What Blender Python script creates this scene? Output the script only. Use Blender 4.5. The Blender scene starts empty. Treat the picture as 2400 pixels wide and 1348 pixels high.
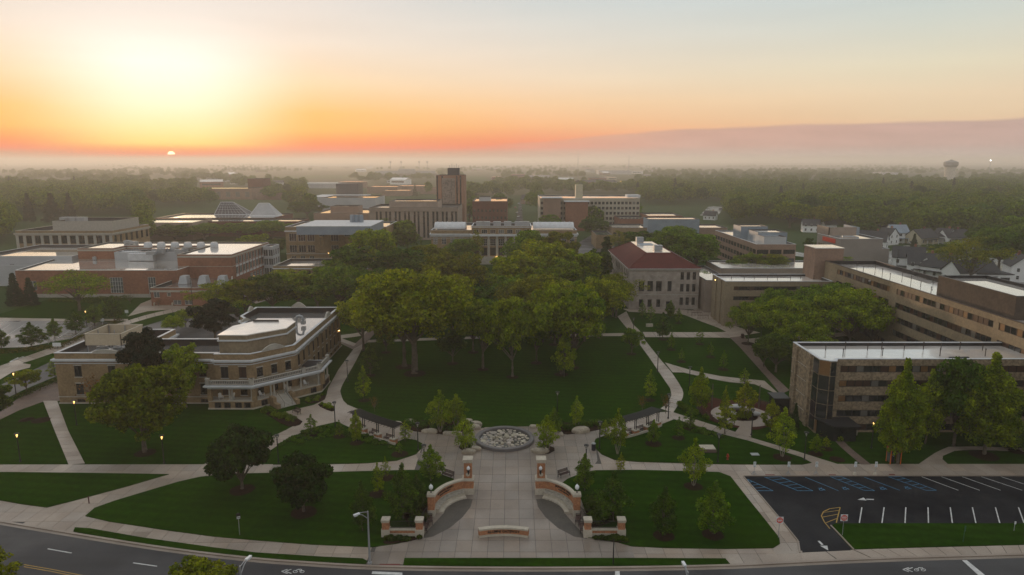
import bpy, bmesh, math, random
import numpy as np
from mathutils import Vector, Matrix
R = math.radians
C = bpy.context.scene.collection
scene = bpy.context.scene

# ------------------------------------------------------------------ camera, sky, sun, exposure
CAM_H = 44.0
PITCH = R(10.49)
cam_d = bpy.data.cameras.new('camera')
cam = bpy.data.objects.new('camera', cam_d); C.objects.link(cam)
cam_d.sensor_width = 36; cam_d.lens = 24.0
cam_d.clip_start = 0.5; cam_d.clip_end = 60000
cam.location = (0, 0, CAM_H); cam.rotation_euler = (R(90) - PITCH, 0, 0)
scene.camera = cam

SUN_AZ = R(-26.1)            # from +Y towards +X
SUN_EL = R(0.62)
scene.view_settings.view_transform = 'Standard'
scene.view_settings.look = 'None'
scene.view_settings.exposure = 0.0
scene.view_settings.gamma = 1.0
scene.view_settings.use_curve_mapping = False
scene.render.engine = 'CYCLES'
scene.cycles.use_denoising = True
scene.cycles.max_bounces = 7
scene.cycles.diffuse_bounces = 2
scene.cycles.glossy_bounces = 3
scene.cycles.transmission_bounces = 2
scene.cycles.volume_bounces = 5
scene.cycles.transparent_max_bounces = 4
scene.cycles.sample_clamp_indirect = 4.0
scene.cycles.caustics_reflective = False
scene.cycles.caustics_refractive = False
scene.cycles.use_adaptive_sampling = True
scene.cycles.adaptive_threshold = 0.02

def lin(c):
    return tuple(((v / 255) / 12.92 if v / 255 <= 0.04045 else ((v / 255 + 0.055) / 1.055) ** 2.4) for v in c)

class NT:
    """small helper to wire shader nodes"""
    def __init__(s, tree): s.t = tree; s.n = tree.nodes; s.l = tree.links
    def node(s, typ, **kw):
        n = s.n.new(typ)
        for k, v in kw.items(): setattr(n, k, v)
        return n
    def put(s, inp, v):
        if isinstance(v, bpy.types.NodeSocket): s.l.new(v, inp)
        elif v is not None: inp.default_value = v
    def math(s, op, a, b=None, c=None, clamp=False):
        n = s.node('ShaderNodeMath', operation=op, use_clamp=clamp)
        s.put(n.inputs[0], a); s.put(n.inputs[1], b); s.put(n.inputs[2], c)
        return n.outputs[0]
    def mix(s, f, a, b, blend='MIX'):
        n = s.node('ShaderNodeMix', data_type='RGBA', blend_type=blend, clamp_factor=True)
        s.put(n.inputs[0], f); s.put(n.inputs[6], a); s.put(n.inputs[7], b)
        return n.outputs[2]
    def rng(s, v, a, b, c=0.0, d=1.0, smooth=False):
        n = s.node('ShaderNodeMapRange', interpolation_type='SMOOTHSTEP' if smooth else 'LINEAR')
        s.put(n.inputs[0], v); s.put(n.inputs[1], a); s.put(n.inputs[2], b); s.put(n.inputs[3], c); s.put(n.inputs[4], d)
        return n.outputs[0]
    def ramp(s, f, stops):
        n = s.node('ShaderNodeValToRGB')
        e = n.color_ramp.elements
        e[0].position = stops[0][0]; e[0].color = (*stops[0][1], 1)
        e[1].position = stops[-1][0]; e[1].color = (*stops[-1][1], 1)
        for p, c in stops[1:-1]:
            x = e.new(p); x.color = (*c, 1)
        s.put(n.inputs[0], f)
        return n.outputs[0]

world = bpy.data.worlds.new('World'); scene.world = world; world.use_nodes = True
def build_sky():
    t = NT(world.node_tree); t.n.clear()
    out = t.node('ShaderNodeOutputWorld'); bg = t.node('ShaderNodeBackground')
    co = t.node('ShaderNodeTexCoord').outputs['Generated']
    nrm = t.node('ShaderNodeVectorMath', operation='NORMALIZE'); t.put(nrm.inputs[0], co)
    sep = t.node('ShaderNodeSeparateXYZ'); t.put(sep.inputs[0], nrm.outputs[0])
    x, y, z = sep.outputs
    el = t.math('MULTIPLY', t.math('ARCSINE', z), 180 / math.pi)            # degrees above the horizon
    az = t.math('MULTIPLY', t.math('ARCTAN2', x, y), 180 / math.pi)         # degrees from +Y towards +X
    d = t.math('SUBTRACT', az, math.degrees(SUN_AZ))
    wrapped = t.math('SUBTRACT', t.math('FLOORED_MODULO', t.math('ADD', d, 180.0), 360.0), 180.0)
    a = t.math('ABSOLUTE', wrapped)
    f = t.math('POWER', t.math('DIVIDE', t.math('MAXIMUM', el, 0.0), 90.0), 0.5)   # 0..1
    def P_(e): return (max(e, 0) / 90) ** 0.5
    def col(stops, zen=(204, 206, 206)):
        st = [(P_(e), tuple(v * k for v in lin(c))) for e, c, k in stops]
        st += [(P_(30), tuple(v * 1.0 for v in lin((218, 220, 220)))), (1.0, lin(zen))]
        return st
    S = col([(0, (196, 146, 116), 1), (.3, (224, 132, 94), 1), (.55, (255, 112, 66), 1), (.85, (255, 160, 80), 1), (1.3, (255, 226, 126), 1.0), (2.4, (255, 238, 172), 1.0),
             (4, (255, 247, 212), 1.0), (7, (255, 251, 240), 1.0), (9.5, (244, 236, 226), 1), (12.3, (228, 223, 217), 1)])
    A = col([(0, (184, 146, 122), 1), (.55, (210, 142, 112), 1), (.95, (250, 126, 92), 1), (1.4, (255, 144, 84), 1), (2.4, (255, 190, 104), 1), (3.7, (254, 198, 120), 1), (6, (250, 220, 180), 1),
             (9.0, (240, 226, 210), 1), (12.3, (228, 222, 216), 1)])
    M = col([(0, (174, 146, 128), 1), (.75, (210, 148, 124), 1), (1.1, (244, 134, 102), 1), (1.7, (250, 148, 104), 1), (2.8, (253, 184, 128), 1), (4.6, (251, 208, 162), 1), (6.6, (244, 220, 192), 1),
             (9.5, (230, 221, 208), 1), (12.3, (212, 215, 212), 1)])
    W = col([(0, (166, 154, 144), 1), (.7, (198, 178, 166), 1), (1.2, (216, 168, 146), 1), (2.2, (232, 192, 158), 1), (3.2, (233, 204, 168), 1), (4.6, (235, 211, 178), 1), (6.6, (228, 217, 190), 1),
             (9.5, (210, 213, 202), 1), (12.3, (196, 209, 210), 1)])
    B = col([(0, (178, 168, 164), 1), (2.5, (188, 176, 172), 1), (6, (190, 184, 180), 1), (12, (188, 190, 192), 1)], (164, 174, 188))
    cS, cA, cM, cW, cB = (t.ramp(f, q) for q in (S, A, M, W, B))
    c = t.mix(t.rng(a, 1.0, 11.0, smooth=True), cS, cA)
    c = t.mix(t.rng(a, 10, 27), c, cM)
    c = t.mix(t.rng(a, 25, 56), c, cW)
    c = t.mix(t.rng(a, 58, 150), c, cB)
    # broad white glow round and above the sun
    dx = t.math('DIVIDE', wrapped, 9.0)
    dy = t.math('DIVIDE', t.math('SUBTRACT', el, 6.2), 5.2)
    r2 = t.math('ADD', t.math('MULTIPLY', dx, dx), t.math('MULTIPLY', dy, dy))
    g = t.math('POWER', math.e, t.math('MULTIPLY', r2, -1.1))
    gl = t.mix(1.0, c, t.mix(g, (0, 0, 0, 1), (.05, .048, .04, 1)), 'ADD')
    low = t.rng(el, .4, 2.6, smooth=True)
    c = t.mix(low, c, gl)
    # a long low bank of cloud away from the sun
    nz = t.node('ShaderNodeTexNoise'); nz.inputs['Scale'].default_value = 1.0; nz.inputs['Detail'].default_value = 6
    cmb = t.node('ShaderNodeCombineXYZ'); t.put(cmb.inputs[0], t.math('MULTIPLY', az, .16)); t.put(cmb.inputs[1], t.math('MULTIPLY', el, 1.2)); t.put(nz.inputs['Vector'], cmb.outputs[0])
    edge = t.math('ADD', t.math('ADD', t.rng(az, -4, 14, 1.1, 2.6), t.rng(az, 14, 40, 0, .32)), t.math('MULTIPLY', t.math('SUBTRACT', nz.outputs[0], .5), .55))
    m = t.rng(t.math('SUBTRACT', edge, el), -.10, .22, smooth=True)
    m = t.math('MULTIPLY', m, t.rng(az, -6, 14, 0, .92))
    m = t.math('MULTIPLY', m, t.rng(t.math('ABSOLUTE', t.math('SUBTRACT', az, 60)), 90, 110, 1, 0))
    bank = t.ramp(t.rng(el, 0, 3.4), [(0, lin((194, 180, 168))), (.35, lin((212, 168, 150))), (.7, lin((214, 166, 148))), (1, lin((206, 168, 150)))])
    bank = t.mix(t.rng(az, 5, 42), bank, t.mix(.62, bank, (*lin((180, 168, 166)), 1)))
    bs = t.node('ShaderNodeVectorMath', operation='SCALE'); t.put(bs.inputs[0], bank); t.put(bs.inputs['Scale'], t.rng(nz.outputs[0], .3, .7, .93, 1.06)); bank = bs.outputs[0]
    c = t.mix(m, c, bank)
    # thin high veil so that the gradient is not perfectly clean
    nz2 = t.node('ShaderNodeTexNoise'); nz2.inputs['Scale'].default_value = 1.0; nz2.inputs['Detail'].default_value = 4
    cm2 = t.node('ShaderNodeCombineXYZ'); t.put(cm2.inputs[0], t.math('MULTIPLY', az, .05)); t.put(cm2.inputs[1], t.math('MULTIPLY', el, .45)); t.put(nz2.inputs['Vector'], cm2.outputs[0])
    vv = t.rng(nz2.outputs[0], .3, .7, .975, 1.025)
    sc_ = t.node('ShaderNodeVectorMath', operation='SCALE'); t.put(sc_.inputs[0], c); t.put(sc_.inputs['Scale'], vv); c = sc_.outputs[0]
    # the sun's disc, its lower half lost in the ground haze
    ax = t.math('MULTIPLY', wrapped, 1.0); ay = t.math('SUBTRACT', el, .46)
    rr = t.math('SQRT', t.math('ADD', t.math('MULTIPLY', ax, ax), t.math('MULTIPLY', ay, ay)))
    disc = t.math('MULTIPLY', t.rng(rr, .27, .24), t.rng(el, .47, .52))
    c = t.mix(disc, c, (3.6, 2.2, 1.3, 1))
    ny = t.node('ShaderNodeTexSky', sky_type='NISHITA'); ny.sun_disc = False
    ny.sun_elevation = R(1.5); ny.sun_rotation = SUN_AZ; ny.dust_density = 3.0
    s2 = t.node('ShaderNodeVectorMath', operation='SCALE'); t.put(s2.inputs[0], ny.outputs[0]); s2.inputs['Scale'].default_value = 0.01
    tot = t.mix(1.0, c, s2.outputs[0], 'ADD')
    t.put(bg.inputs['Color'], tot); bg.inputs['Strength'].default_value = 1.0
    t.l.new(bg.outputs[0], out.inputs['Surface'])
build_sky()
world.cycles.sampling_method = 'MANUAL'; world.cycles.sample_map_resolution = 512

sd = bpy.data.lights.new('sun', 'SUN'); sun = bpy.data.objects.new('sun', sd); C.objects.link(sun)
sd.energy = 2.0; sd.angle = R(0.5); sd.color = (1.0, .66, .40)
_sv = Vector((math.sin(SUN_AZ) * math.cos(R(2.2)), math.cos(SUN_AZ) * math.cos(R(2.2)), math.sin(R(2.2))))
sun.rotation_euler = _sv.to_track_quat('Z', 'Y').to_euler()
sun.location = (-150, 300, 60)

# ------------------------------------------------------------------ measured photograph points to the place
_cp, _sp = math.cos(PITCH), math.sin(PITCH)
def P(px, py, z=0.0):
    """point on the level z that the photograph shows at pixel (px, py)"""
    u = (px - 1200) / 1600; v = (py - 674) / 1600
    t = (z - CAM_H) / (-_sp - v * _cp)
    return Vector((u * t, (_cp - v * _sp) * t, z))
def top_z(y, py):
    v = (py - 674) / 1600
    return CAM_H + y * (v * _cp + _sp) / (v * _sp - _cp)
def depth(y, z=0.0): return y * _cp - (z - CAM_H) * _sp
def PL(pts, z=0.0): return [P(a, b, z) for a, b in pts]

# ------------------------------------------------------------------ materials
MATS = {}
def mat(name, c1, c2=None, rough=.85, scale=.5, detail=4, bump=0, spec=.3, metal=0, coat=0, fine=None, objcol=False, island=0, rough2=None, rscale=.1, stripes=None, streak=None):
    if name in MATS: return MATS[name]
    m = bpy.data.materials.new(name); m.use_nodes = True
    t = NT(m.node_tree); b = t.n['Principled BSDF']
    c1 = (*c1, 1); c2 = (*c2, 1) if c2 else tuple(v * .78 for v in c1[:3]) + (1,)
    g = t.node('ShaderNodeNewGeometry')
    def noise(s, det=4, dist=0):
        n = t.node('ShaderNodeTexNoise'); t.put(n.inputs['Vector'], g.outputs['Position'])
        n.inputs['Scale'].default_value = s; n.inputs['Detail'].default_value = det; n.inputs['Distortion'].default_value = dist
        return n.outputs[0]
    n1 = noise(scale, detail)
    col = t.mix(t.rng(n1, .3, .7), c1, c2)
    if fine:
        n2 = noise(fine[0], 2)
        k = t.rng(n2, .3, .7, 1 - fine[1], 1 + fine[1])
        s = t.node('ShaderNodeVectorMath', operation='SCALE'); t.put(s.inputs[0], col); t.put(s.inputs['Scale'], k); col = s.outputs[0]
    if island:
        k = t.rng(g.outputs['Random Per Island'], 0, 1, 1 - island, 1 + island)
        s = t.node('ShaderNodeVectorMath', operation='SCALE'); t.put(s.inputs[0], col); t.put(s.inputs['Scale'], k); col = s.outputs[0]
    if stripes:
        sp_ = t.node('ShaderNodeSeparateXYZ'); t.put(sp_.inputs[0], g.outputs['Position'])
        w_ = t.math('ADD', t.math('ADD', t.math('MULTIPLY', sp_.outputs[0], stripes[0]), t.math('MULTIPLY', sp_.outputs[1], stripes[1])), t.math('MULTIPLY', noise(.05, 2), 3))
        k = t.rng(t.math('SINE', w_), -.6, .6, 1 - stripes[2], 1 + stripes[2])
        s = t.node('ShaderNodeVectorMath', operation='SCALE'); t.put(s.inputs[0], col); t.put(s.inputs['Scale'], k); col = s.outputs[0]
        col = t.mix(t.rng(noise(.045, 5, .6), .56, .72, 0, .5), col, (c1[0] * 1.9, c1[1] * 1.25, c1[2] * 1.5, 1))
    if streak:
        mp = t.node('ShaderNodeMapping'); mp.inputs['Scale'].default_value = streak; mp.inputs['Rotation'].default_value = (0, 0, .12); t.put(mp.inputs['Vector'], g.outputs['Position'])
        n = t.node('ShaderNodeTexNoise'); n.inputs['Scale'].default_value = 1; n.inputs['Detail'].default_value = 5; t.put(n.inputs['Vector'], mp.outputs[0])
        col = t.mix(t.rng(n.outputs[0], .45, .7, 0, .55), col, tuple(v * .45 for v in c1[:3]) + (1,))
    if objcol:
        o = t.node('ShaderNodeObjectInfo')
        col = t.mix(1.0, col, o.outputs['Color'], 'MULTIPLY')
    t.put(b.inputs['Base Color'], col)
    if rough2 is None: b.inputs['Roughness'].default_value = rough
    else: t.put(b.inputs['Roughness'], t.rng(noise(rscale, 4), .42, .58, rough, rough2))
    b.inputs['Specular IOR Level'].default_value = spec
    b.inputs['Metallic'].default_value = metal
    b.inputs['Coat Weight'].default_value = coat; b.inputs['Coat Roughness'].default_value = .08
    if bump:
        bp = t.node('ShaderNodeBump'); bp.inputs['Strength'].default_value = bump; bp.inputs['Distance'].default_value = .05
        t.put(bp.inputs['Height'], noise(fine[0] if fine else 3, 3)); t.put(b.inputs['Normal'], bp.outputs[0])
    MATS[name] = m
    return m
def emit(name, c, s):
    if name in MATS: return MATS[name]
    m = bpy.data.materials.new(name); m.use_nodes = True; b = m.node_tree.nodes['Principled BSDF']
    b.inputs['Base Color'].default_value = (.05, .04, .03, 1); b.inputs['Emission Color'].default_value = (*c, 1); b.inputs['Emission Strength'].default_value = s
    MATS[name] = m; return m

def wet_roof(name, c1, c2, rough=.1, wet=.5):
    """flat membrane roof under a film of rain water, with damp patches"""
    m = bpy.data.materials.new(name); m.use_nodes = True
    t = NT(m.node_tree); b = t.n['Principled BSDF']; g = t.node('ShaderNodeNewGeometry')
    def noise(s, det=4):
        n = t.node('ShaderNodeTexNoise'); t.put(n.inputs['Vector'], g.outputs['Position'])
        n.inputs['Scale'].default_value = s; n.inputs['Detail'].default_value = det; return n.outputs[0]
    n = noise(.09, 5); pud = t.rng(n, .48 - .12 * wet, .60 - .12 * wet, smooth=True)
    sp_ = t.node('ShaderNodeSeparateXYZ'); t.put(sp_.inputs[0], g.outputs['Position'])
    seam = t.math('PINGPONG', sp_.outputs[0], 1.5)
    col = t.mix(t.rng(noise(.5), .35, .65), (*c1, 1), (*c2, 1))
    col = t.mix(t.rng(seam, .0, .05, .25, 0), col, (*[v * .5 for v in c1], 1))
    col = t.mix(t.math('MULTIPLY', pud, .5), col, (*[v * .6 for v in c1], 1))
    t.put(b.inputs['Base Color'], col)
    t.put(b.inputs['Roughness'], t.rng(pud, 0, 1, rough * 2.6, rough * .4))
    b.inputs['Specular IOR Level'].default_value = .6
    b.inputs['Coat Weight'].default_value = .9; b.inputs['Coat IOR'].default_value = 1.6
    t.put(b.inputs['Coat Roughness'], t.rng(pud, 0, 1, rough * 1.6, .02))
    bp = t.node('ShaderNodeBump'); bp.inputs['Strength'].default_value = .2; bp.inputs['Distance'].default_value = .006
    t.put(bp.inputs['Height'], noise(.6, 3)); t.put(b.inputs['Normal'], bp.outputs[0]); t.put(b.inputs['Coat Normal'], bp.outputs[0])
    MATS[name] = m; return m

# ------------------------------------------------------------------ object helpers
def link(name, me, parent=None, loc=None, rz=0, mats=None):
    o = bpy.data.objects.new(name, me); C.objects.link(o)
    if parent: o.parent = parent
    if loc is not None: o.location = loc
    if rz: o.rotation_euler = (0, 0, rz)
    if mats:
        for m in mats if isinstance(mats, (list, tuple)) else [mats]:
            o.data.materials.append(m)
    return o
def tag(o, label, cat, group=None):
    o['label'] = label; o['category'] = cat
    if group: o['group'] = group
    return o
def thing(name, label, cat, loc=(0, 0, 0), rz=0, group=None):
    o = bpy.data.objects.new(name, None); C.objects.link(o); o.location = loc; o.rotation_euler = (0, 0, rz); o.empty_display_size = .3
    return tag(o, label, cat, group)
def copy_tree(o, parent=None):
    c = o.copy(); C.objects.link(c)
    if parent: c.parent = parent
    for ch in list(o.children): copy_tree(ch, c)
    return c

class MB:
    """mesh collector"""
    def __init__(s): s.v = []; s.f = []; s.m = []
    def add(s, vs, fs, m=0):
        n = len(s.v); s.v += [tuple(v) for v in vs]; s.f += [tuple(i + n for i in f) for f in fs]; s.m += [m] * len(fs)
    def box(s, x0, x1, y0, y1, z0, z1, m=0, rz=0, o=(0, 0)):
        vs = [(x, y, z) for z in (z0, z1) for x, y in ((x0, y0), (x1, y0), (x1, y1), (x0, y1))]
        if rz or o != (0, 0):
            c, q = math.cos(rz), math.sin(rz)
            vs = [(o[0] + x * c - y * q, o[1] + x * q + y * c, z) for x, y, z in vs]
        s.add(vs, [(3, 2, 1, 0), (4, 5, 6, 7), (0, 1, 5, 4), (1, 2, 6, 5), (2, 3, 7, 6), (3, 0, 4, 7)], m)
    def cbox(s, x, y, z, w, d, h, m=0, rz=0):
        s.box(-w / 2, w / 2, -d / 2, d / 2, z, z + h, m, rz, (x, y))
    def prism(s, pts, z0, z1, m=0, top=None, bot=True):
        n = len(pts); area = sum(pts[i][0] * pts[(i + 1) % n][1] - pts[(i + 1) % n][0] * pts[i][1] for i in range(n))
        if area < 0: pts = pts[::-1]
        vs = [(p[0], p[1], z0) for p in pts] + [(p[0], p[1], z1) for p in pts]
        s.add(vs, [(i, (i + 1) % n, n + (i + 1) % n, n + i) for i in range(n)], m)
        s.add(vs[n:], [tuple(range(n))], m if top is None else top)
        if bot: s.add(vs[:n], [tuple(range(n))[::-1]], m)
    def tube(s, pts, rad, seg=6, m=0, cap=True):
        pts = [Vector(p) for p in pts]; rad = rad if isinstance(rad, (list, tuple)) else [rad] * len(pts)
        rings = []; n0 = len(s.v); vs = []; fs = []
        for i, p in enumerate(pts):
            d = (pts[min(i + 1, len(pts) - 1)] - pts[max(i - 1, 0)]).normalized()
            u = d.cross(Vector((0, 0, 1)))
            if u.length < 1e-3: u = Vector((1, 0, 0))
            u.normalize(); w = d.cross(u)
            for k in range(seg):
                a = 2 * math.pi * k / seg
                vs.append(p + (u * math.cos(a) + w * math.sin(a)) * rad[i])
        for i in range(len(pts) - 1):
            for k in range(seg):
                a = i * seg + k; b = i * seg + (k + 1) % seg
                fs.append((a, b, b + seg, a + seg))
        if cap:
            fs.append(tuple(range(seg))); fs.append(tuple((len(pts) - 1) * seg + k for k in range(seg))[::-1])
        s.add(vs, fs, m)
    def lathe(s, prof, seg=12, m=0, c=(0, 0)):
        vs = []; fs = []
        for r, z in prof:
            for k in range(seg):
                a = 2 * math.pi * k / seg; vs.append((c[0] + r * math.cos(a), c[1] + r * math.sin(a), z))
        for i in range(len(prof) - 1):
            for k in range(seg):
                a = i * seg + k; b = i * seg + (k + 1) % seg
                fs.append((a, b, b + seg, a + seg))
        fs.append(tuple(range(seg))[::-1]); fs.append(tuple((len(prof) - 1) * seg + k for k in range(seg)))
        s.add(vs, fs, m)
    def mesh(s, name, mats):
        me = bpy.data.meshes.new(name); me.from_pydata(s.v, [], s.f)
        for m in mats if isinstance(mats, (list, tuple)) else [mats]: me.materials.append(m)
        me.polygons.foreach_set('material_index', s.m); me.update(); return me
    def build(s, name, mats, parent=None, loc=None, rz=0):
        return link(name, s.mesh(name, mats), parent, loc, rz)
def struct(o): o['kind'] = 'structure'; return o
def stuff(o): o['kind'] = 'stuff'; return o
def inside(pt, poly):
    x, y = pt[0], pt[1]; r = False; n = len(poly)
    for i in range(n):
        x1, y1 = poly[i][0], poly[i][1]; x2, y2 = poly[(i + 1) % n][0], poly[(i + 1) % n][1]
        if (y1 > y) != (y2 > y) and x < (x2 - x1) * (y - y1) / (y2 - y1) + x1: r = not r
    return r
def smooth_poly(pts, closed=True, it=2):
    pts = [Vector((p[0], p[1])) for p in pts]
    for _ in range(it):
        q = []; n = len(pts)
        rng_ = range(n) if closed else range(n - 1)
        if not closed: q.append(pts[0])
        for i in rng_:
            a, b = pts[i], pts[(i + 1) % n]
            q += [a * .75 + b * .25, a * .25 + b * .75]
        if not closed: q.append(pts[-1])
        pts = q
    return pts
def clip_rect(poly, x0, x1, y0, y1):
    def cl(p, f, g):
        o = []
        for i in range(len(p)):
            a, b = p[i - 1], p[i]; fa, fb = f(a), f(b)
            if fa != fb: o.append(g(a, b))
            if fb: o.append(b)
        return o
    def gx(X): return lambda a, b: (X, a[1] + (b[1] - a[1]) * (X - a[0]) / (b[0] - a[0]))
    def gy(Y): return lambda a, b: (a[0] + (b[0] - a[0]) * (Y - a[1]) / (b[1] - a[1]), Y)
    p = [(q[0], q[1]) for q in poly]
    for f, g in ((lambda q: q[0] >= x0, gx(x0)), (lambda q: q[0] <= x1, gx(x1)), (lambda q: q[1] >= y0, gy(y0)), (lambda q: q[1] <= y1, gy(y1))):
        if not p: return p
        p = cl(p, f, g)
    return p
# ------------------------------------------------------------------ materials in use
M_GRASS = mat('lawn grass', (.010, .033, .0015), (.017, .046, .002), rough=.95, scale=.12, fine=(1.3, .18), spec=.0, bump=.3, stripes=(.35, 3.2, .09))
M_GRASS2 = mat('rough grass', (.020, .048, .010), (.034, .058, .016), rough=.95, scale=.02, fine=(.6, .25), spec=.06)
M_FIELD = mat('fields', (.045, .062, .022), (.085, .078, .04), rough=1, scale=.0016, detail=6, spec=.05)
M_MEADOW = mat('sports field', (.05, .085, .02), (.042, .07, .018), rough=1, scale=.01, spec=.05)
M_CONC = mat('concrete', (.34, .28, .225), (.24, .19, .15), rough=.52, scale=.2, fine=(5, .06), bump=.1, spec=.4, objcol=True, rough2=.30, rscale=.15)
M_CONC2 = mat('plaza concrete', (.27, .225, .185), (.165, .135, .11), rough=.5, scale=.16, fine=(6, .06), bump=.1, spec=.4, objcol=True, rough2=.28, rscale=.12)
M_JOINT = mat('joint sand', (.10, .09, .08), rough=.9)
M_BRICKP = mat('brown brick paving', (.16, .11, .085), (.12, .085, .07), rough=.6, scale=.6, fine=(6, .15))
M_REDP = mat('red brick paving', (.10, .035, .026), (.075, .03, .022), rough=.7, scale=.8, fine=(6, .15))
M_ASPH = mat('road asphalt', (.042, .041, .044), (.03, .029, .032), rough=.6, scale=.15, fine=(8, .1), spec=.3, rough2=.4, rscale=.08, streak=(.05, .6, 1))
M_LOT = mat('fresh asphalt', (.006, .007, .010), (.024, .024, .027), rough=.8, scale=.13, fine=(4, .15), spec=.08, rough2=.5, rscale=.1)
M_ASPH2 = mat('old wet asphalt', (.13, .125, .12), (.09, .088, .085), rough=.4, scale=.1, fine=(3, .1), spec=.5, rough2=.14, rscale=.07)
M_GRAVEL = mat('brown exposed paving', (.085, .075, .062), (.065, .058, .05), rough=.6, scale=.8, fine=(8, .2))
M_MULCH = mat('bark mulch', (.016, .009, .006), (.028, .014, .009), rough=.95, scale=1.5, fine=(9, .3), spec=.05, bump=.5)
M_REDMULCH = mat('red mulch', (.065, .020, .014), (.045, .016, .012), rough=.95, scale=1, fine=(9, .3), spec=.05)
M_WHITEL = mat('white paint', (.62, .62, .60), (.42, .42, .41), rough=.6, scale=1.5)
M_BLUEL = mat('blue paint', (.06, .22, .38), (.03, .12, .22), rough=.6, scale=1.5)
M_YELL = mat('yellow paint', (.42, .26, .05), (.25, .16, .04), rough=.6, scale=1.5)
M_DWP = mat('dark red tactile', (.16, .035, .03), (.12, .03, .025), rough=.7)
M_STONE = mat('pale limestone', (.46, .41, .33), (.37, .33, .265), rough=.8, scale=.9, fine=(4, .1), bump=.3)
M_BLOCK = mat('rough stone', (.36, .33, .27), (.27, .25, .21), rough=.85, scale=1.2, fine=(3, .2), bump=.7)
M_GBRICK = mat('orange brick', (.42, .19, .09), (.27, .12, .065), rough=.85, scale=2.5, fine=(9, .25), bump=.3)
M_BLACK = mat('black metal', (.012, .012, .013), rough=.45, spec=.4)
M_IRON = mat('black iron', (.01, .011, .012), rough=.5, spec=.4)
M_GREY = mat('galvanised steel', (.36, .37, .38), (.29, .30, .31), rough=.45, metal=.4)
M_BROWNB = mat('brown bench slats', (.06, .03, .026), (.045, .024, .02), rough=.6)
M_WHITE = mat('white enamel', (.72, .73, .74), rough=.4)

# ------------------------------------------------------------------ ground and paved surfaces
b = MB(); b.add([(-14000, -600, 0), (14000, -600, 0), (14000, 16000, 0), (-14000, 16000, 0)], [(0, 1, 2, 3)])
struct(b.build('ground', M_FIELD))

def flat(name, pts, z, m, thick=.02, kind='structure'):
    b = MB(); b.prism([(p[0], p[1]) for p in pts], z - thick, z, 0, bot=False)
    o = b.build(name, m); o['kind'] = kind; return o
def fan(name, pts, z, m):
    return flat(name, pts, z, m)

# campus turf: one big sheet out to a kilometre
flat('grass', [(-900, -60), (900, -60), (900, 900), (-900, 900)], .01, M_GRASS2, .008)
near = [(-150, 20), (150, 20), (170, 330), (-150, 330)]
flat('lawn', near, .02, M_GRASS, .009)

def slabs(name, poly, z, m, sx, sy, x0=0, y0=0, skip=None, shade=.12, base=True, jx=.045, th=.05, seed=1, patch=0, maxn=300):
    """paving laid slab by slab: a bed with joints showing and each concrete slab an object"""
    rnd = random.Random(seed)
    xs = [p[0] for p in poly]; ys = [p[1] for p in poly]
    root = flat(name, poly, z - .03, M_JOINT, .02)
    n = 0; cache = {}; rest = MB()
    i0 = math.floor((min(xs) - x0) / sx); i1 = math.ceil((max(xs) - x0) / sx)
    j0 = math.floor((min(ys) - y0) / sy); j1 = math.ceil((max(ys) - y0) / sy)
    for j in range(j0, j1):
        for i in range(i0, i1):
            X0, X1, Y0, Y1 = x0 + i * sx + jx / 2, x0 + (i + 1) * sx - jx / 2, y0 + j * sy + jx / 2, y0 + (j + 1) * sy - jx / 2
            q = clip_rect(poly, X0, X1, Y0, Y1)
            if len(q) < 3: continue
            ar = abs(sum(q[k - 1][0] * q[k][1] - q[k][0] * q[k - 1][1] for k in range(len(q)))) / 2
            if ar < .15 * sx * sy: continue
            cx = sum(p[0] for p in q) / len(q); cy = sum(p[1] for p in q) / len(q)
            if skip and skip(cx, cy, (X0, X1, Y0, Y1)): continue
            if n >= maxn:
                rest.prism(q, z - .028, z, 0, bot=False); continue
            full = len(q) == 4 and ar > .985 * (X1 - X0) * (Y1 - Y0)
            if full:
                if 'f' not in cache:
                    b = MB(); b.prism([(-(X1 - X0) / 2, -(Y1 - Y0) / 2), ((X1 - X0) / 2, -(Y1 - Y0) / 2), ((X1 - X0) / 2, (Y1 - Y0) / 2), (-(X1 - X0) / 2, (Y1 - Y0) / 2)], -.028, 0, bot=False)
                    cache['f'] = b.mesh('paving_slab', m)
                o = link('paving_slab', cache['f'], root, ((X0 + X1) / 2, (Y0 + Y1) / 2, z))
            else:
                b = MB(); b.prism([(p[0] - cx, p[1] - cy) for p in q], -.028, 0, bot=False)
                o = b.build('paving_slab', m, root, (cx, cy, z))
            k = 1 + rnd.uniform(-shade, shade) * (1.6 if rnd.random() < .2 else .7)
            w = rnd.uniform(-.03, .03)
            o.color = (k * (1 + w), k, k * (1 - w), 1); n += 1
    if rest.v: stuff(rest.build('paving_slabs_beyond', m, root))
    return root

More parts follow.
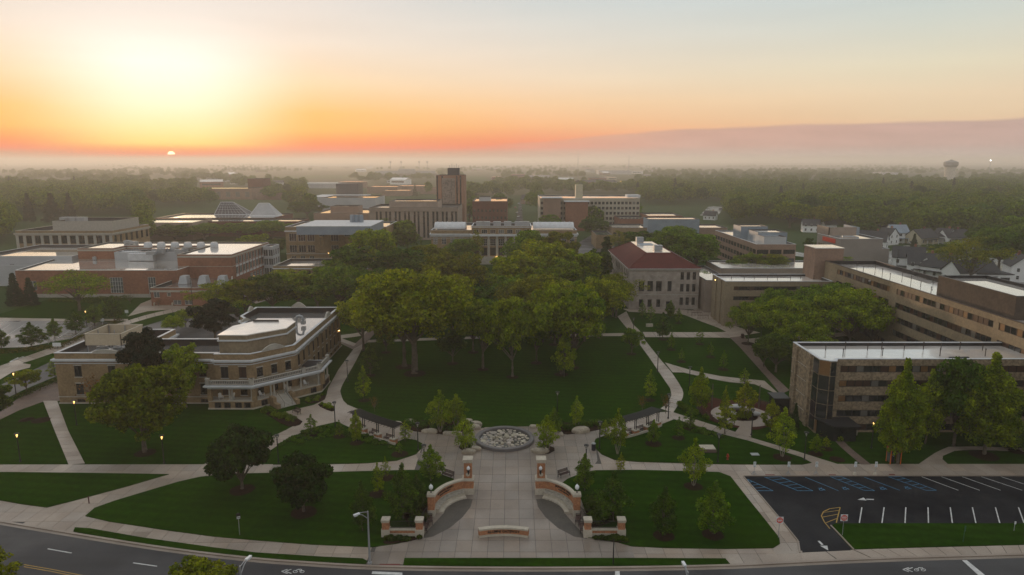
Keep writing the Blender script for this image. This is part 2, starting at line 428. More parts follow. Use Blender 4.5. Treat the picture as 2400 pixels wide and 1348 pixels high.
def strip_slabs(name, a, c, z, m, step=1.9, seed=1, shade=.12, tones=None):
    """a walk between two polylines a and c, cut across into slabs"""
    rnd = random.Random(seed)
    def resample(p, n):
        p = [Vector((q[0], q[1])) for q in p]; L = [0]
        for i in range(1, len(p)): L.append(L[-1] + (p[i] - p[i - 1]).length)
        out = []
        for k in range(n + 1):
            d = L[-1] * k / n; i = 1
            while i < len(L) - 1 and L[i] < d: i += 1
            t = (d - L[i - 1]) / max(L[i] - L[i - 1], 1e-6); out.append(p[i - 1].lerp(p[i], t))
        return out
    LA = sum((Vector(a[i][:2]) - Vector(a[i - 1][:2])).length for i in range(1, len(a)))
    n = max(2, int(LA / step))
    A, D = resample(a, n), resample(c, n)
    root = flat(name, A + D[::-1], z - .02, M_JOINT, .02)
    for k in range(n):
        g = .02
        p = [A[k].lerp(A[k + 1], g), A[k].lerp(A[k + 1], 1 - g), D[k].lerp(D[k + 1], 1 - g), D[k].lerp(D[k + 1], g)]
        cc = sum(p, Vector((0, 0))) / 4
        b = MB(); b.prism([q - cc for q in p], -.022, 0, bot=False)
        o = b.build('paving_slab', m, root, (cc.x, cc.y, z))
        q = (1 + rnd.uniform(-shade, shade)) * (tones(cc) if tones else 1); o.color = (q, q, q, 1)
    return root

# --- the road along the gate
kerb_px = [(-160, 1196), (0, 1223), (160, 1250), (387, 1287), (600, 1312), (732, 1321), (861, 1329), (1100, 1333), (1400, 1333), (1700, 1328), (1875, 1319), (2065, 1310), (2400, 1301), (2620, 1294)]
KERB = smooth_poly(PL(kerb_px), False, 2)
road = [tuple(p) for p in KERB] + [(110, 30), (-120, 30)]
flat('road', road, .035, M_ASPH, .03)
b = MB()
for i in range(len(KERB) - 1):
    p, q = KERB[i], KERB[i + 1]; d = (q - p).normalized(); n = Vector((-d.y, d.x)) * .16
    b.prism([p + n, q + n, q - n, p - n], .0, .15, bot=False)
struct(b.build('kerb', M_CONC)).color = (.9, .9, .9, 1)
b = MB()
for i in range(len(KERB) - 1):
    p, q = KERB[i], KERB[i + 1]; d = (q - p).normalized(); n = Vector((-d.y, d.x))
    b.prism([p - n * .17, q - n * .17, q - n * .62, p - n * .62], .03, .045, bot=False)
struct(b.build('gutter', M_CONC)).color = (.75, .75, .75, 1)

# --- concrete field under the south lawns: walks and plaza in slabs
PZ = .06
def px_poly(pts, s=0, z=0): return smooth_poly(PL(pts, z), True, s) if s else PL(pts, z)
L2 = px_poly([(200, 1211), (222, 1192), (270, 1175), (330, 1157), (417, 1131), (470, 1119), (540, 1112), (640, 1110), (780, 1108), (960, 1103), (990, 1104), (1030, 1112), (1064, 1124), (1058, 1136), (1030, 1146), (1006, 1170), (998, 1205), (990, 1262), (930, 1276), (870, 1284), (730, 1278), (600, 1268), (500, 1259), (380, 1243), (256, 1224)])
L1 = px_poly([(-120, 1106), (0, 1108), (200, 1110), (396, 1113), (300, 1141), (200, 1168), (110, 1191), (50, 1183), (0, 1174), (-120, 1155)])
LF = px_poly([(640, 1090), (643, 1060), (652, 1046), (680, 1030), (712, 1012), (745, 1000), (790, 990), (812, 1000), (856, 1018), (900, 1036), (925, 1040), (950, 1029), (975, 1033), (990, 1041), (988, 1052), (975, 1066), (930, 1081), (860, 1087), (776, 1089)])
LD = px_poly([(1395, 1104), (1500, 1103), (1610, 1106), (1685, 1108), (1712, 1118), (1752, 1169), (1790, 1216), (1826, 1262), (1828, 1276), (1812, 1286), (1700, 1288), (1560, 1286), (1480, 1282), (1440, 1270), (1378, 1262), (1374, 1205), (1362, 1172), (1335, 1150), (1312, 1138), (1330, 1124), (1360, 1112)])
LM = px_poly([(1396, 1052), (1392, 1040), (1396, 1030), (1420, 1022), (1455, 1024), (1500, 1012), (1550, 996), (1580, 984), (1640, 1004), (1692, 1019), (1752, 1034), (1820, 1055), (1878, 1073), (1902, 1086), (1880, 1090), (1760, 1090), (1677, 1089), (1500, 1084), (1440, 1079), (1410, 1066)])
V1 = px_poly([(176, 1238), (210, 1240), (336, 1262), (500, 1285), (600, 1297), (758, 1307), (850, 1311), (861, 1317), (857, 1324), (732, 1318), (600, 1309), (387, 1284), (200, 1253), (172, 1247)])
V2 = px_poly([(948, 1310), (1200, 1310), (1500, 1310), (1700, 1311), (1712, 1325), (1400, 1329), (1100, 1329), (945, 1327)])
field = [tuple(p) for p in smooth_poly(PL([(a, c - 1.2) for a, c in kerb_px]), False, 1)]
field = PL([(-160, 1090), (640, 1089), (700, 980), (770, 960), (816, 950), (860, 968), (936, 992), (1000, 1003), (1110, 1003), (1250, 1000), (1400, 990), (1500, 975), (1576, 962), (1600, 1000), (1900, 1088), (2450, 1088), (2450, 1117), (1744, 1117), (1790, 1172), (1832, 1222), (1873, 1270), (1880, 1316)]) + [Vector(p).to_3d() for p in field if p[0] < P(1875, 1318).x][::-1]
holes = [L1, L2, LF, LD, LM]
def covered(cx, cy, r):
    pts = [(r[0], r[2]), (r[1], r[2]), (r[1], r[3]), (r[0], r[3]), (cx, cy)]
    for h in holes:
        if all(inside(p, h) for p in pts): return True
    return False
cx_, cy_ = -1.2, 103.2
def plaza_skip(cx, cy, r):
    if covered(cx, cy, r): return True
    return math.hypot(cx - cx_, cy - cy_) < 3.2
E1 = [p for p in field]
CP = px_poly([(870, 1287), (960, 1262), (1000, 1235), (1000, 1120), (975, 1066), (995, 1045), (955, 1024), (940, 992), (1000, 1003), (1110, 1003), (1250, 1000), (1400, 990), (1440, 1015), (1395, 1035), (1400, 1080), (1372, 1120), (1374, 1262), (1440, 1270), (1480, 1283), (1500, 1309), (1400, 1329), (861, 1327)])
def out_walk(cx, cy, r): return plaza_skip(cx, cy, r) or inside((cx, cy), CP)
def in_plaza(cx, cy, r): return plaza_skip(cx, cy, r) or not inside((cx, cy), CP)
flat('path_base', field, PZ - .032, M_JOINT, .02)
slabs('pavement', field, PZ, M_CONC, 2.1, 2.35, .6, .35, out_walk, .14, seed=3)
slabs('plaza', CP, PZ + .002, M_CONC2, 1.85, 2.45, -.95, .2, plaza_skip, .08, seed=4)
for nm, h in (('lawn_by_the_crossing', L1), ('lawn_below_the_hall', L2), ('lawn_before_the_pergola', LF), ('lawn_beside_the_car_park', LD), ('lawn_by_the_garden', LM)):
    o = flat('lawn', h, PZ + .07, M_GRASS, .09)
for h in (V1, V2): flat('grass_verge', h, PZ + .07, M_GRASS, .08)

# --- sidewalk beyond the car park
LOTP = px_poly([(1742, 1117.5), (2500, 1116), (2500, 1228), (1965, 1227), (1946, 1233), (1965, 1255), (1998, 1290), (1935, 1294), (1875, 1296), (1869, 1268), (1832, 1222), (1790, 1172)])
flat('car_park_asphalt', LOTP, .045, M_LOT, .03)
LE = px_poly([(1950, 1233), (1958, 1229), (2200, 1228.5), (2500, 1229), (2500, 1276), (2137, 1285), (2001, 1289), (1970, 1255)])
flat('lawn', LE, .13, M_GRASS, .1)
strip_slabs('pavement', PL([(2001, 1290.5), (2137, 1286.5), (2500, 1277)]), PL([(2045, 1311), (2150, 1306), (2500, 1297)]), .12, M_CONC, 1.9, 5)
strip_slabs('driveway_apron', PL([(1872, 1297), (2000, 1291)]), PL([(1880, 1317), (2045, 1310)]), .07, M_CONC, 2.2, 6)
flat('pavement', px_poly([(1795, 1292), (1880, 1292), (1884, 1318), (1800, 1324)]), .055, M_CONC, .04); flat('pavement', px_poly([(1993, 1290), (2060, 1287), (2075, 1309), (2030, 1311)]), .058, M_CONC, .04)
b = MB()   # kerbs round the car park
def kerbline(pts, w=.14, h=.16, z=0):
    for i in range(len(pts) - 1):
        p, q = Vector(pts[i][:2]), Vector(pts[i + 1][:2]); d = (q - p).normalized(); n = Vector((-d.y, d.x)) * w / 2
        b.prism([p + n, q + n, q - n, p - n], z, h, bot=False)
kerbline(PL([(1742, 1118), (1790, 1172), (1832, 1222), (1869, 1268), (1875, 1297)]))
kerbline(PL([(2001, 1290), (1968, 1255), (1947, 1233)])); kerbline(PL([(1743, 1117), (2500, 1116)]))
struct(b.build('kerb', M_CONC)).color = (.85, .85, .85, 1)

# --- the long walks between the buildings
def walk(name, pts, m=M_CONC, s=0, z=.05): return flat(name, px_poly(pts, s), z, m, .04)
strip_slabs('path', PL([(856, 803), (834, 847), (801, 905), (797, 918), (803, 937), (816, 957)]), PL([(829, 818), (793, 867), (768, 912), (766, 925), (758, 945), (740, 962)]), .052, M_CONC, 2.0, 7)
walk('path', [(850, 790), (870, 768), (900, 762), (880, 780), (857, 806), (829, 820), (800, 806), (797, 800), (830, 808)], M_BRICKP, z=.046)
walk('path', [(796, 786), (830, 782), (862, 776), (880, 768), (870, 784), (830, 790), (797, 794)], z=.044)
walk('path', [(797, 792), (835, 806), (829, 812), (796, 800)], z=.055)
strip_slabs('path', PL([(1447, 742), (1461, 760), (1482, 783), (1501, 810), (1523, 840), (1545, 873), (1571, 911), (1574, 928), (1562, 948), (1548, 958)]), PL([(1468, 730), (1483, 760), (1501, 777), (1511, 797), (1551, 847), (1574, 873), (1590, 897), (1602, 918), (1600, 935), (1577, 968)]), .052, M_CONC, 2.0, 8)
walk('path', [(1180, 787), (1408, 782), (1460, 781), (1478, 783), (1484, 788), (1408, 788), (1180, 793)], z=.045)
walk('path', [(860, 797), (1180, 787), (1180, 792), (860, 803)], z=.046)
strip_slabs('path', PL([(1506, 778.5), (1590, 779), (1680, 779), (1713, 778)]), PL([(1512, 790.5), (1600, 791), (1710, 792), (1750, 796)]), .05, M_CONC, 2.4, 9)
strip_slabs('path', PL([(1640, 720), (1660, 732), (1700, 752), (1732, 768), (1782, 780)]), PL([(1600, 737), (1652, 757), (1680, 767), (1706, 780), (1712, 792)]), .056, M_CONC, 2.4, 10)
walk('path', [(1460, 724), (1600, 726), (1700, 735), (1690, 745), (1640, 738), (1600, 738), (1474, 731)], z=.048)
strip_slabs('path', PL([(1710, 791), (1730, 810), (1800, 888), (1830, 925)]), PL([(1745, 788), (1764, 815), (1800, 868), (1850, 915)]), .058, M_BRICKP, 2.2, 11)
strip_slabs('path', PL([(1558, 850), (1622, 869), (1692, 883), (1792, 893)]), PL([(1576, 873), (1600, 873), (1664, 888), (1714, 897), (1770, 901), (1830, 928)]), .054, M_CONC, 2.2, 12)
strip_slabs('path', PL([(1577, 967), (1661, 994), (1727, 1014), (1761, 1027), (1853, 1054), (1964, 1089)]), PL([(1577, 981), (1640, 1001), (1692, 1018), (1752, 1034), (1878, 1072), (1900, 1089)]), .075, M_CONC, 2.1, 13)
walk('path', [(1748, 795), (1800, 790), (2000, 778), (2100, 772), (2100, 778), (1900, 795), (1800, 800), (1770, 812)], z=.044)
strip_slabs('path', PL([(1975, 1032), (1992, 1050), (2042, 1090)]), PL([(1958, 1035), (1972, 1050), (2019, 1090)]), .06, M_BRICKP, 2, 14)
strip_slabs('path', PL([(2420, 1052), (2290, 1047), (2220, 1048), (2190, 1063), (2152, 1089)]), PL([(2420, 1060), (2290, 1055), (2240, 1056), (2203, 1072), (2222, 1089)]), .06, M_CONC, 2, 15)
walk('path', [(1900, 1001), (2420, 999), (2420, 1002), (1900, 1004)], z=.05)
# walk up to the hall's porch steps and in front of it
strip_slabs('path', PL([(467, 1093), (490, 1085), (634, 1026), (688, 1000), (702, 985), (668, 972)]), PL([(560, 1100), (610, 1080), (640, 1050), (719, 1008), (758, 985), (760, 960)]), .064, M_CONC, 2.2, 16)
walk('path', [(668, 966), (735, 950), (766, 935), (800, 935), (820, 955), (800, 990), (740, 1000), (700, 1000)], z=.066)
strip_slabs('path', PL([(101, 940), (124, 1000), (161, 1090)]), PL([(134, 940), (160, 1010), (199, 1087)]), .06, M_CONC, 1.8, 17)
# street and car park beyond the hall
walk('pavement', [(-60, 1000), (0, 966), (40, 936), (90, 912), (137, 892), (145, 940), (101, 942), (45, 962), (0, 984), (-60, 1012)], M_BRICKP, z=.05)
flat('side_street', px_poly([(-120, 955), (0, 903), (90, 862), (140, 838), (252, 790), (380, 752), (455, 738), (560, 736), (560, 790), (380, 800), (252, 838), (137, 880), (60, 912), (-120, 1000)]), .03, M_ASPH, .02)
strip_slabs('pavement', PL([(-10, 862), (72, 832), (180, 795), (252, 766), (345, 738), (413, 722), (500, 716)]), PL([(0, 868), (90, 840), (190, 805), (262, 772), (355, 744), (420, 729), (500, 722)]), .062, M_CONC, 3, 18)
flat('car_park_asphalt', px_poly([(-260, 745), (0, 749), (155, 753), (265, 756), (175, 792), (60, 814), (-260, 822)]), .032, M_ASPH2, .02)
walk('pavement', [(-260, 742), (0, 745), (158, 748), (300, 748), (300, 752), (158, 753), (-260, 750)], z=.05)
walk('path', [(-260, 900), (0, 860), (40, 850), (72, 855), (70, 862), (30, 872), (0, 890), (-260, 960)], z=.055)
walk('path', [(300, 742), (345, 730), (440, 722), (440, 712), (360, 700), (330, 712)], M_CONC, z=.066)
walk('path', [(560, 690), (640, 655), (640, 700), (600, 712)], M_BRICKP, z=.04)

# roads and sealed yards further off
flat('road', px_poly([(1204, 560), (1212, 500), (1219, 470), (1222, 470), (1224, 500), (1232, 560)]), .04, M_LOT, .02)
flat('road', px_poly([(1352, 600), (1345, 575), (1400, 543), (1440, 540), (1440, 600)]), .04, M_ASPH, .02)
flat('car_park_asphalt', px_poly([(1640, 505), (1660, 485), (1700, 482), (1680, 508)]), .04, M_ASPH2, .02)
flat('residential_street', px_poly([(2060, 600), (2120, 575), (2280, 577), (2300, 600), (2500, 640), (2500, 700), (2300, 668), (2180, 620), (2110, 640)]), .04, M_ASPH2, .02)
flat('residential_street', px_poly([(2100, 562), (2600, 562), (2600, 568), (2100, 568)]), .05, M_CONC, .02)
flat('path', px_poly([(1864, 590), (1920, 600), (1990, 615), (1985, 622), (1910, 607), (1864, 600)]), .05, M_ASPH2, .02)
flat('car_park_asphalt', px_poly([(1375, 436), (1400, 428), (1485, 431), (1480, 442), (1380, 445)]), .05, M_ASPH2, .02)
flat('sports_field', px_poly([(1088, 412), (1135, 414), (1150, 425), (1120, 440), (1088, 440)]), .05, M_MEADOW, .02)
flat('sports_field', px_poly([(640, 412), (900, 409), (900, 418), (640, 420)]), .05, M_MEADOW, .02)
flat('pond', px_poly([(365, 470), (375, 457), (400, 456), (398, 468)]), .05, mat('water', (.2, .2, .2), rough=.05, spec=1), .02)

# --- road and car park paint
def paint(pts, m, w=.11, z=.05, close=False, name='road_marking', px=True):
    q = PL(pts) if px else [Vector((*p[:2], 0)) for p in pts]
    b = MB()
    if close: q = q + [q[0]]
    for i in range(len(q) - 1):
        p, r = q[i].to_2d(), q[i + 1].to_2d(); d = (r - p).normalized(); n = Vector((-d.y, d.x)) * w / 2
        b.prism([p + n, r + n, r - n, p - n], z - .004, z, bot=False)
    return struct(b.build(name, m))
def paintp(pts, m, z=.05, name='road_marking'):
    b = MB(); b.prism([p.to_2d() for p in PL(pts)], z - .004, z, bot=False); return struct(b.build(name, m))
paint([(112, 1287), (168, 1297)], M_WHITEL, .14, .042); paint([(312, 1320), (368, 1328)], M_WHITEL, .14, .042)
paint([(56, 1324), (120, 1335), (185, 1348), (330, 1372)], M_YELL, .12, .042); paint([(56, 1329), (120, 1340), (170, 1350), (330, 1378)], M_YELL, .12, .042)
paintp([(873, 1340), (943, 1343), (943, 1349), (871, 1346)], M_WHITEL, .042); paintp([(1442, 1337), (1452, 1337), (1453, 1352), (1441, 1352)], M_WHITEL, .042)
paintp([(2255, 1314), (2266, 1314), (2310, 1350), (2294, 1350)], M_WHITEL, .042)
def sharrow(x, y, s=1):
    for k in (0, 9):
        paint([(x + 14 * s + k, y - 5), (x + k, y), (x + 14 * s + k, y + 5)], M_WHITEL, .12, .043)
    for cx, r in ((x + 32, 5), (x + 48, 5)):
        paint([(cx + r * math.cos(t * math.pi / 5), y + r * .55 * math.sin(t * math.pi / 5) + .5) for t in range(10)], M_WHITEL, .08, .043, True)
    paint([(x + 32, y), (x + 38, y - 5), (x + 46, y - 5), (x + 48, y), (x + 38, y - 5)], M_WHITEL, .08, .044)
sharrow(660, 1340); sharrow(2116, 1336)
for a, c in (((1792, 1118), (1900, 1152)), ((1887, 1118), (1965, 1151)), ((1950, 1118), (2030, 1151)), ((2025, 1119), (2109, 1150))):
    pass
def hatch(p0, p1, q0, q1, n, m=M_BLUEL):
    paint([p0, p1], m, .1, .05); paint([q0, q1], m, .1, .05); paint([p1, q1], m, .1, .051)
    for i in range(n):
        t = (i + .15) / n; u = min(1, t + .28 / n)
        paint([(p0[0] + (p1[0] - p0[0]) * t, p0[1] + (p1[1] - p0[1]) * t), (q0[0] + (q1[0] - q0[0]) * max(0, t - .1), q0[1] + (q1[1] - q0[1]) * max(0, t - .1))], m, .09, .051)
hatch((1752, 1124), (1768, 1151), (1752, 1124), (1812, 1151), 4)
hatch((1792, 1119), (1870, 1151), (1829, 1118), (1905, 1151), 5)
hatch((1946, 1118), (2025, 1150), (1972, 1118), (2050, 1151), 5)
hatch((2082, 1118), (2170, 1150), (2110, 1118), (2195, 1150), 5)
paint([(1887, 1119), (1965, 1151)], M_BLUEL, .1); paint([(2025, 1119), (2109, 1150)], M_BLUEL, .1)
for x, d in ((2160, 86), (2206, 90), (2255, 90), (2300, 96), (2346, 100)): paint([(x, 1118), (x + d, 1150)], M_WHITEL, .1)
for x0, x1 in ((2020, 2014), (2072, 2067), (2123, 2121), (2175, 2176), (2227, 2232), (2279, 2287), (2333, 2343), (2387, 2400)):
    paint([(x0, 1190), (x1, 1226.5)], M_WHITEL, .13)
for x, y in ((1925, 1148), (1981, 1146), (2069, 1146), (2127, 1145)):   # wheelchair marks
    paint([(x + 5 * math.cos(t * .63), y + 2.2 * math.sin(t * .63)) for t in range(8)], M_BLUEL, .09, .051)
    paint([(x, y - 4), (x + 1, y - 1), (x + 6, y - .5), (x + 9, y + 2)], M_BLUEL, .1, .052); paint([(x - 8, y - 3), (x - 1, y - 3)], M_BLUEL, .09, .051)
paint([(1969, 1190), (1960, 1226)], M_YELL, .12); paint([(1969, 1190), (1945, 1193), (1930, 1200), (1925, 1210), (1932, 1224), (1945, 1240)], M_YELL, .12, .051)
paint([(1967, 1197), (1929, 1202)], M_YELL, .1); paint([(1964, 1206), (1927, 1213)], M_YELL, .1); paint([(1961, 1216), (1936, 1226)], M_YELL, .1)
paintp([(2010, 1172), (2024, 1167), (2031, 1174)], M_WHITEL); paintp([(2030, 1170), (2048, 1170.5), (2048, 1172.5), (2030, 1172)], M_WHITEL)
paintp([(1922, 1280), (1939, 1280), (1941, 1291)], M_WHITEL); paintp([(1916, 1269), (1921, 1268.5), (1930, 1277.5), (1925, 1278)], M_WHITEL)
for q in ([(1793, 1113), (1815, 1113), (1818, 1117), (1796, 1117)], [(1942, 1113), (1958, 1113), (1962, 1116.5), (1945, 1116.5)], [(2082, 1112), (2096, 1112), (2100, 1116), (2086, 1116)], [(890, 1323), (938, 1323), (936, 1330), (888, 1330)]):
    paintp(q, M_DWP, PZ + .012, 'tactile_paving')
for i in range(5): paintp([(22 + i * 7, 848 - i * 3 + 0), (42 + i * 7, 838 - i * 0), (45 + i * 7, 840), (25 + i * 7, 850 - i * 3)], M_WHITEL, .04)
for i in range(9):
    x = -40 + i * 32; paint([(x, 760 + i * .3), (x - 60, 800)], M_WHITEL, .12, .042)
# ------------------------------------------------------------------ building kit
G_DARK = mat('window glass', (.012, .014, .017), (.03, .032, .035), rough=.08, scale=.3, spec=.8)
G_SKY = mat('clear glazing', (.06, .075, .08), (.10, .11, .11), rough=.06, scale=.3, spec=1)
G_BLIND = mat('drawn blind', (.14, .13, .115), (.10, .095, .085), rough=.3, scale=.4, spec=.5)
G_CURT = mat('tan curtain', (.20, .105, .04), (.14, .07, .03), rough=.35, scale=.8, spec=.5)
G_BRN = mat('brown curtain', (.055, .026, .018), (.04, .02, .015), rough=.35, scale=.8, spec=.5)
G_LIT = emit('lit room', (1.0, .62, .22), .55)
G_LITDIM = emit('dim lit room', (.9, .55, .2), .035)
M_FRW = mat('white window frame', (.66, .66, .64), rough=.5)
M_FRD = mat('dark window frame', (.02, .02, .022), rough=.5)
M_FRB = mat('bronze window frame', (.05, .035, .028), rough=.5)
M_TRIM = mat('white cornice', (.56, .57, .58), (.46, .47, .48), rough=.7, scale=.8)
M_LIME = mat('limestone trim', (.40, .37, .32), (.31, .29, .25), rough=.8, scale=1)
M_BUFF = mat('buff brick', (.27, .19, .105), (.19, .13, .07), rough=.9, scale=.5, fine=(2.4, .16))
M_TANBR = mat('tan speckled brick', (.27, .205, .135), (.19, .145, .095), rough=.9, scale=.8, fine=(2.2, .4))
M_TAN2 = mat('tan brick', (.255, .20, .13), (.20, .155, .10), rough=.9, scale=.3, fine=(2, .14))
M_REDBR = mat('red brick', (.27, .12, .072), (.185, .085, .055), rough=.9, scale=.15, fine=(1.4, .16))
M_REDBR2 = mat('dark red brick', (.13, .045, .032), (.10, .038, .028), rough=.9, scale=.3, fine=(1.5, .1))
M_STONEW = mat('ashlar limestone', (.36, .31, .265), (.25, .215, .185), rough=.85, scale=.7, detail=2, fine=(.9, .10))
M_PRECAST = mat('precast panel', (.28, .225, .185), (.23, .185, .15), rough=.8, scale=.4)
M_PINKB = mat('pinkish brown brick', (.26, .17, .125), (.20, .135, .10), rough=.85, scale=.3, fine=(1.6, .1))
M_GREYW = mat('pale grey render', (.42, .43, .44), (.35, .36, .37), rough=.75, scale=.15)
M_BLUEM = mat('blue grey metal cladding', (.22, .27, .32), (.17, .21, .25), rough=.5, scale=.3)
M_SLATEM = mat('dark metal cladding', (.06, .06, .07), (.045, .045, .05), rough=.5)
M_SIDING = mat('white siding', (.76, .76, .75), (.68, .68, .67), rough=.7, scale=.5)
M_CREAM = mat('cream siding', (.48, .43, .30), (.40, .36, .26), rough=.7, scale=.5)
M_SHING = mat('dark shingles', (.035, .036, .04), (.055, .055, .058), rough=.85, scale=.6, fine=(3, .2))
M_ROOFTILE = mat('maroon roof tiles', (.095, .022, .020), (.065, .016, .015), rough=.8, scale=.5, fine=(2.5, .12), spec=.1)
M_MEMB = mat('black parapet lining', (.02, .018, .02), rough=.5)
R_WHITE = wet_roof('wet white membrane', (.74, .69, .63), (.66, .61, .56), .09, .6)
R_WARM = wet_roof('wet pale membrane', (.50, .46, .41), (.42, .39, .35), .045, .9)
R_POOL = wet_roof('wet grey membrane', (.20, .19, .18), (.15, .145, .14), .04, 1.1)

PANES = {'dark': [(G_DARK, 1)], 'hall': [(G_DARK, .82), (G_BLIND, .1), (G_BRN, .08)],
         'dorm': [(G_DARK, .66), (G_BRN, .18), (G_CURT, .07), (G_BLIND, .09)],
         'dormtop': [(G_DARK, .30), (G_BRN, .32), (G_CURT, .22), (G_BLIND, .14), (G_LITDIM, .02)],
         'curt': [(G_BRN, .36), (G_CURT, .24), (G_DARK, .26), (G_BLIND, .14)],
         'sky': [(G_SKY, .85), (G_DARK, .15)], 'lit': [(G_LITDIM, 1)], 'bright': [(G_LIT, 1)], 'blind': [(G_BLIND, 1)]}
WCACHE = {}
RW = random.Random(11)
def window_mesh(w, h, style, fm, sill):
    k = (round(w, 2), round(h, 2), style, fm.name, sill.name if sill else None)
    if k in WCACHE: return WCACHE[k]
    b = MB(); f = .07 if w > .8 else .05; d0, d1 = -.16, -.06
    b.box(-w / 2, -w / 2 + f, d0, d1, 0, h); b.box(w / 2 - f, w / 2, d0, d1, 0, h)
    b.box(-w / 2 + f, w / 2 - f, d0, d1, 0, f); b.box(-w / 2 + f, w / 2 - f, d0, d1, h - f, h)
    iv = {'plain': 0, 'double': 1, 'sash': 0, 'triple': 2, 'cross': 1, 'grid': 2, 'big': 4, 'slots': 3}[style]
    ih = {'plain': 0, 'double': 0, 'sash': 1, 'triple': 0, 'cross': 1, 'grid': 2, 'big': 3, 'slots': 0}[style]
    for i in range(iv):
        x = -w / 2 + w * (i + 1) / (iv + 1); b.box(x - .03, x + .03, d0, d1 - .01, f, h - f)
    for i in range(ih):
        z = h * (i + 1) / (ih + 1); b.box(-w / 2 + f, w / 2 - f, d0, d1 - .02, z - .03, z + .03)
    ms = [fm]
    if sill:
        b.box(-w / 2 - .1, w / 2 + .1, -.10, .09, -.16, 0, 1); b.box(-w / 2 - .1, w / 2 + .1, -.04, .05, h, h + .22, 1); ms.append(sill)
    me = b.mesh('window', ms)
    p = MB(); p.add([(-w / 2 + f, -.13, f), (w / 2 - f, -.13, f), (w / 2 - f, -.13, h - f), (-w / 2 + f, -.13, h - f)], [(0, 1, 2, 3)])
    pm = {}
    for g in (G_DARK, G_SKY, G_BLIND, G_CURT, G_BRN, G_LIT, G_LITDIM):
        pm[g.name] = None
    WCACHE[k] = (me, p, pm); return WCACHE[k]
def add_window(root, x, y, z, ang, w, h, style='double', fm=None, sill=None, panes='hall'):
    fm = fm or M_FRD; me, p, pm = window_mesh(w, h, style, fm, sill)
    o = link('window', me, root, (x, y, z), ang)
    r = RW.random(); acc = 0
    for g, pr in PANES[panes]:
        acc += pr
        if r <= acc: break
    if pm[g.name] is None: pm[g.name] = p.mesh('pane', g)
    link('pane', pm[g.name], o)
    return o
def ccw(poly):
    a = sum(poly[i][0] * poly[(i + 1) % len(poly)][1] - poly[(i + 1) % len(poly)][0] * poly[i][1] for i in range(len(poly)))
    return list(poly) if a > 0 else list(poly)[::-1]
def wall_faces(b, a, c, zb, zt, ops, dep=.18, m=0):
    """one wall from a to c with real openings ops = (u0, u1, z0, z1); outward is to the right of a->c"""
    a = Vector(a[:2]); c = Vector(c[:2]); L = (c - a).length; d = (c - a) / L; n = Vector((d.y, -d.x))
    us = sorted({0, L} | {round(v, 4) for o in ops for v in o[:2]}); zs = sorted({zb, zt} | {round(v, 4) for o in ops for v in o[2:]})
    us = [u for u in us if -1e-6 <= u <= L + 1e-6]
    op = {}
    for i in range(len(us) - 1):
        for j in range(len(zs) - 1):
            mu, mz = (us[i] + us[i + 1]) / 2, (zs[j] + zs[j + 1]) / 2
            op[i, j] = any(o[0] < mu < o[1] and o[2] < mz < o[3] for o in ops)
    def pt(u, z, k=0): q = a + d * u - n * k; return (q.x, q.y, z)
    # merge solid cells along u to keep it light
    for j in range(len(zs) - 1):
        i = 0
        while i < len(us) - 1:
            if op[i, j]:
                u0, u1, z0, z1 = us[i], us[i + 1], zs[j], zs[j + 1]
                if not op.get((i - 1, j), False): b.add([pt(u0, z0), pt(u0, z1), pt(u0, z1, dep), pt(u0, z0, dep)], [(0, 1, 2, 3)], m)
                if not op.get((i + 1, j), False): b.add([pt(u1, z0), pt(u1, z1), pt(u1, z1, dep), pt(u1, z0, dep)], [(3, 2, 1, 0)], m)
                if not op.get((i, j - 1), False): b.add([pt(u0, z0), pt(u1, z0), pt(u1, z0, dep), pt(u0, z0, dep)], [(3, 2, 1, 0)], m)
                if not op.get((i, j + 1), False): b.add([pt(u0, z1), pt(u1, z1), pt(u1, z1, dep), pt(u0, z1, dep)], [(0, 1, 2, 3)], m)
                i += 1; continue
            k = i
            while k < len(us) - 1 and not op[k, j]: k += 1
            b.add([pt(us[i], zs[j]), pt(us[k], zs[j]), pt(us[k], zs[j + 1]), pt(us[i], zs[j + 1])], [(0, 1, 2, 3)], m)
            i = k
def offset(poly, k):
    n = len(poly); out = []
    for i in range(n):
        p0, p1, p2 = Vector(poly[i - 1][:2]), Vector(poly[i][:2]), Vector(poly[(i + 1) % n][:2])
        d1 = (p1 - p0).normalized(); d2 = (p2 - p1).normalized()
        n1 = Vector((d1.y, -d1.x)); n2 = Vector((d2.y, -d2.x)); bis = (n1 + n2)
        if bis.length < 1e-3: bis = n1
        bis.normalize(); out.append(p1 + bis * (k / max(.35, bis.dot(n1))))
    return out
def band(b, poly, z0, z1, out, inn=0.0, m=0, edges=None):
    """a moulding that follows the walls, its section from inn behind to out proud of the face"""
    o = offset(poly, out); i_ = offset(poly, -inn); n = len(poly)
    for k in range(n):
        if edges is not None and k not in edges: continue
        q = (k + 1) % n
        b.prism([o[k], o[q], i_[q], i_[k]], z0, z1, m)
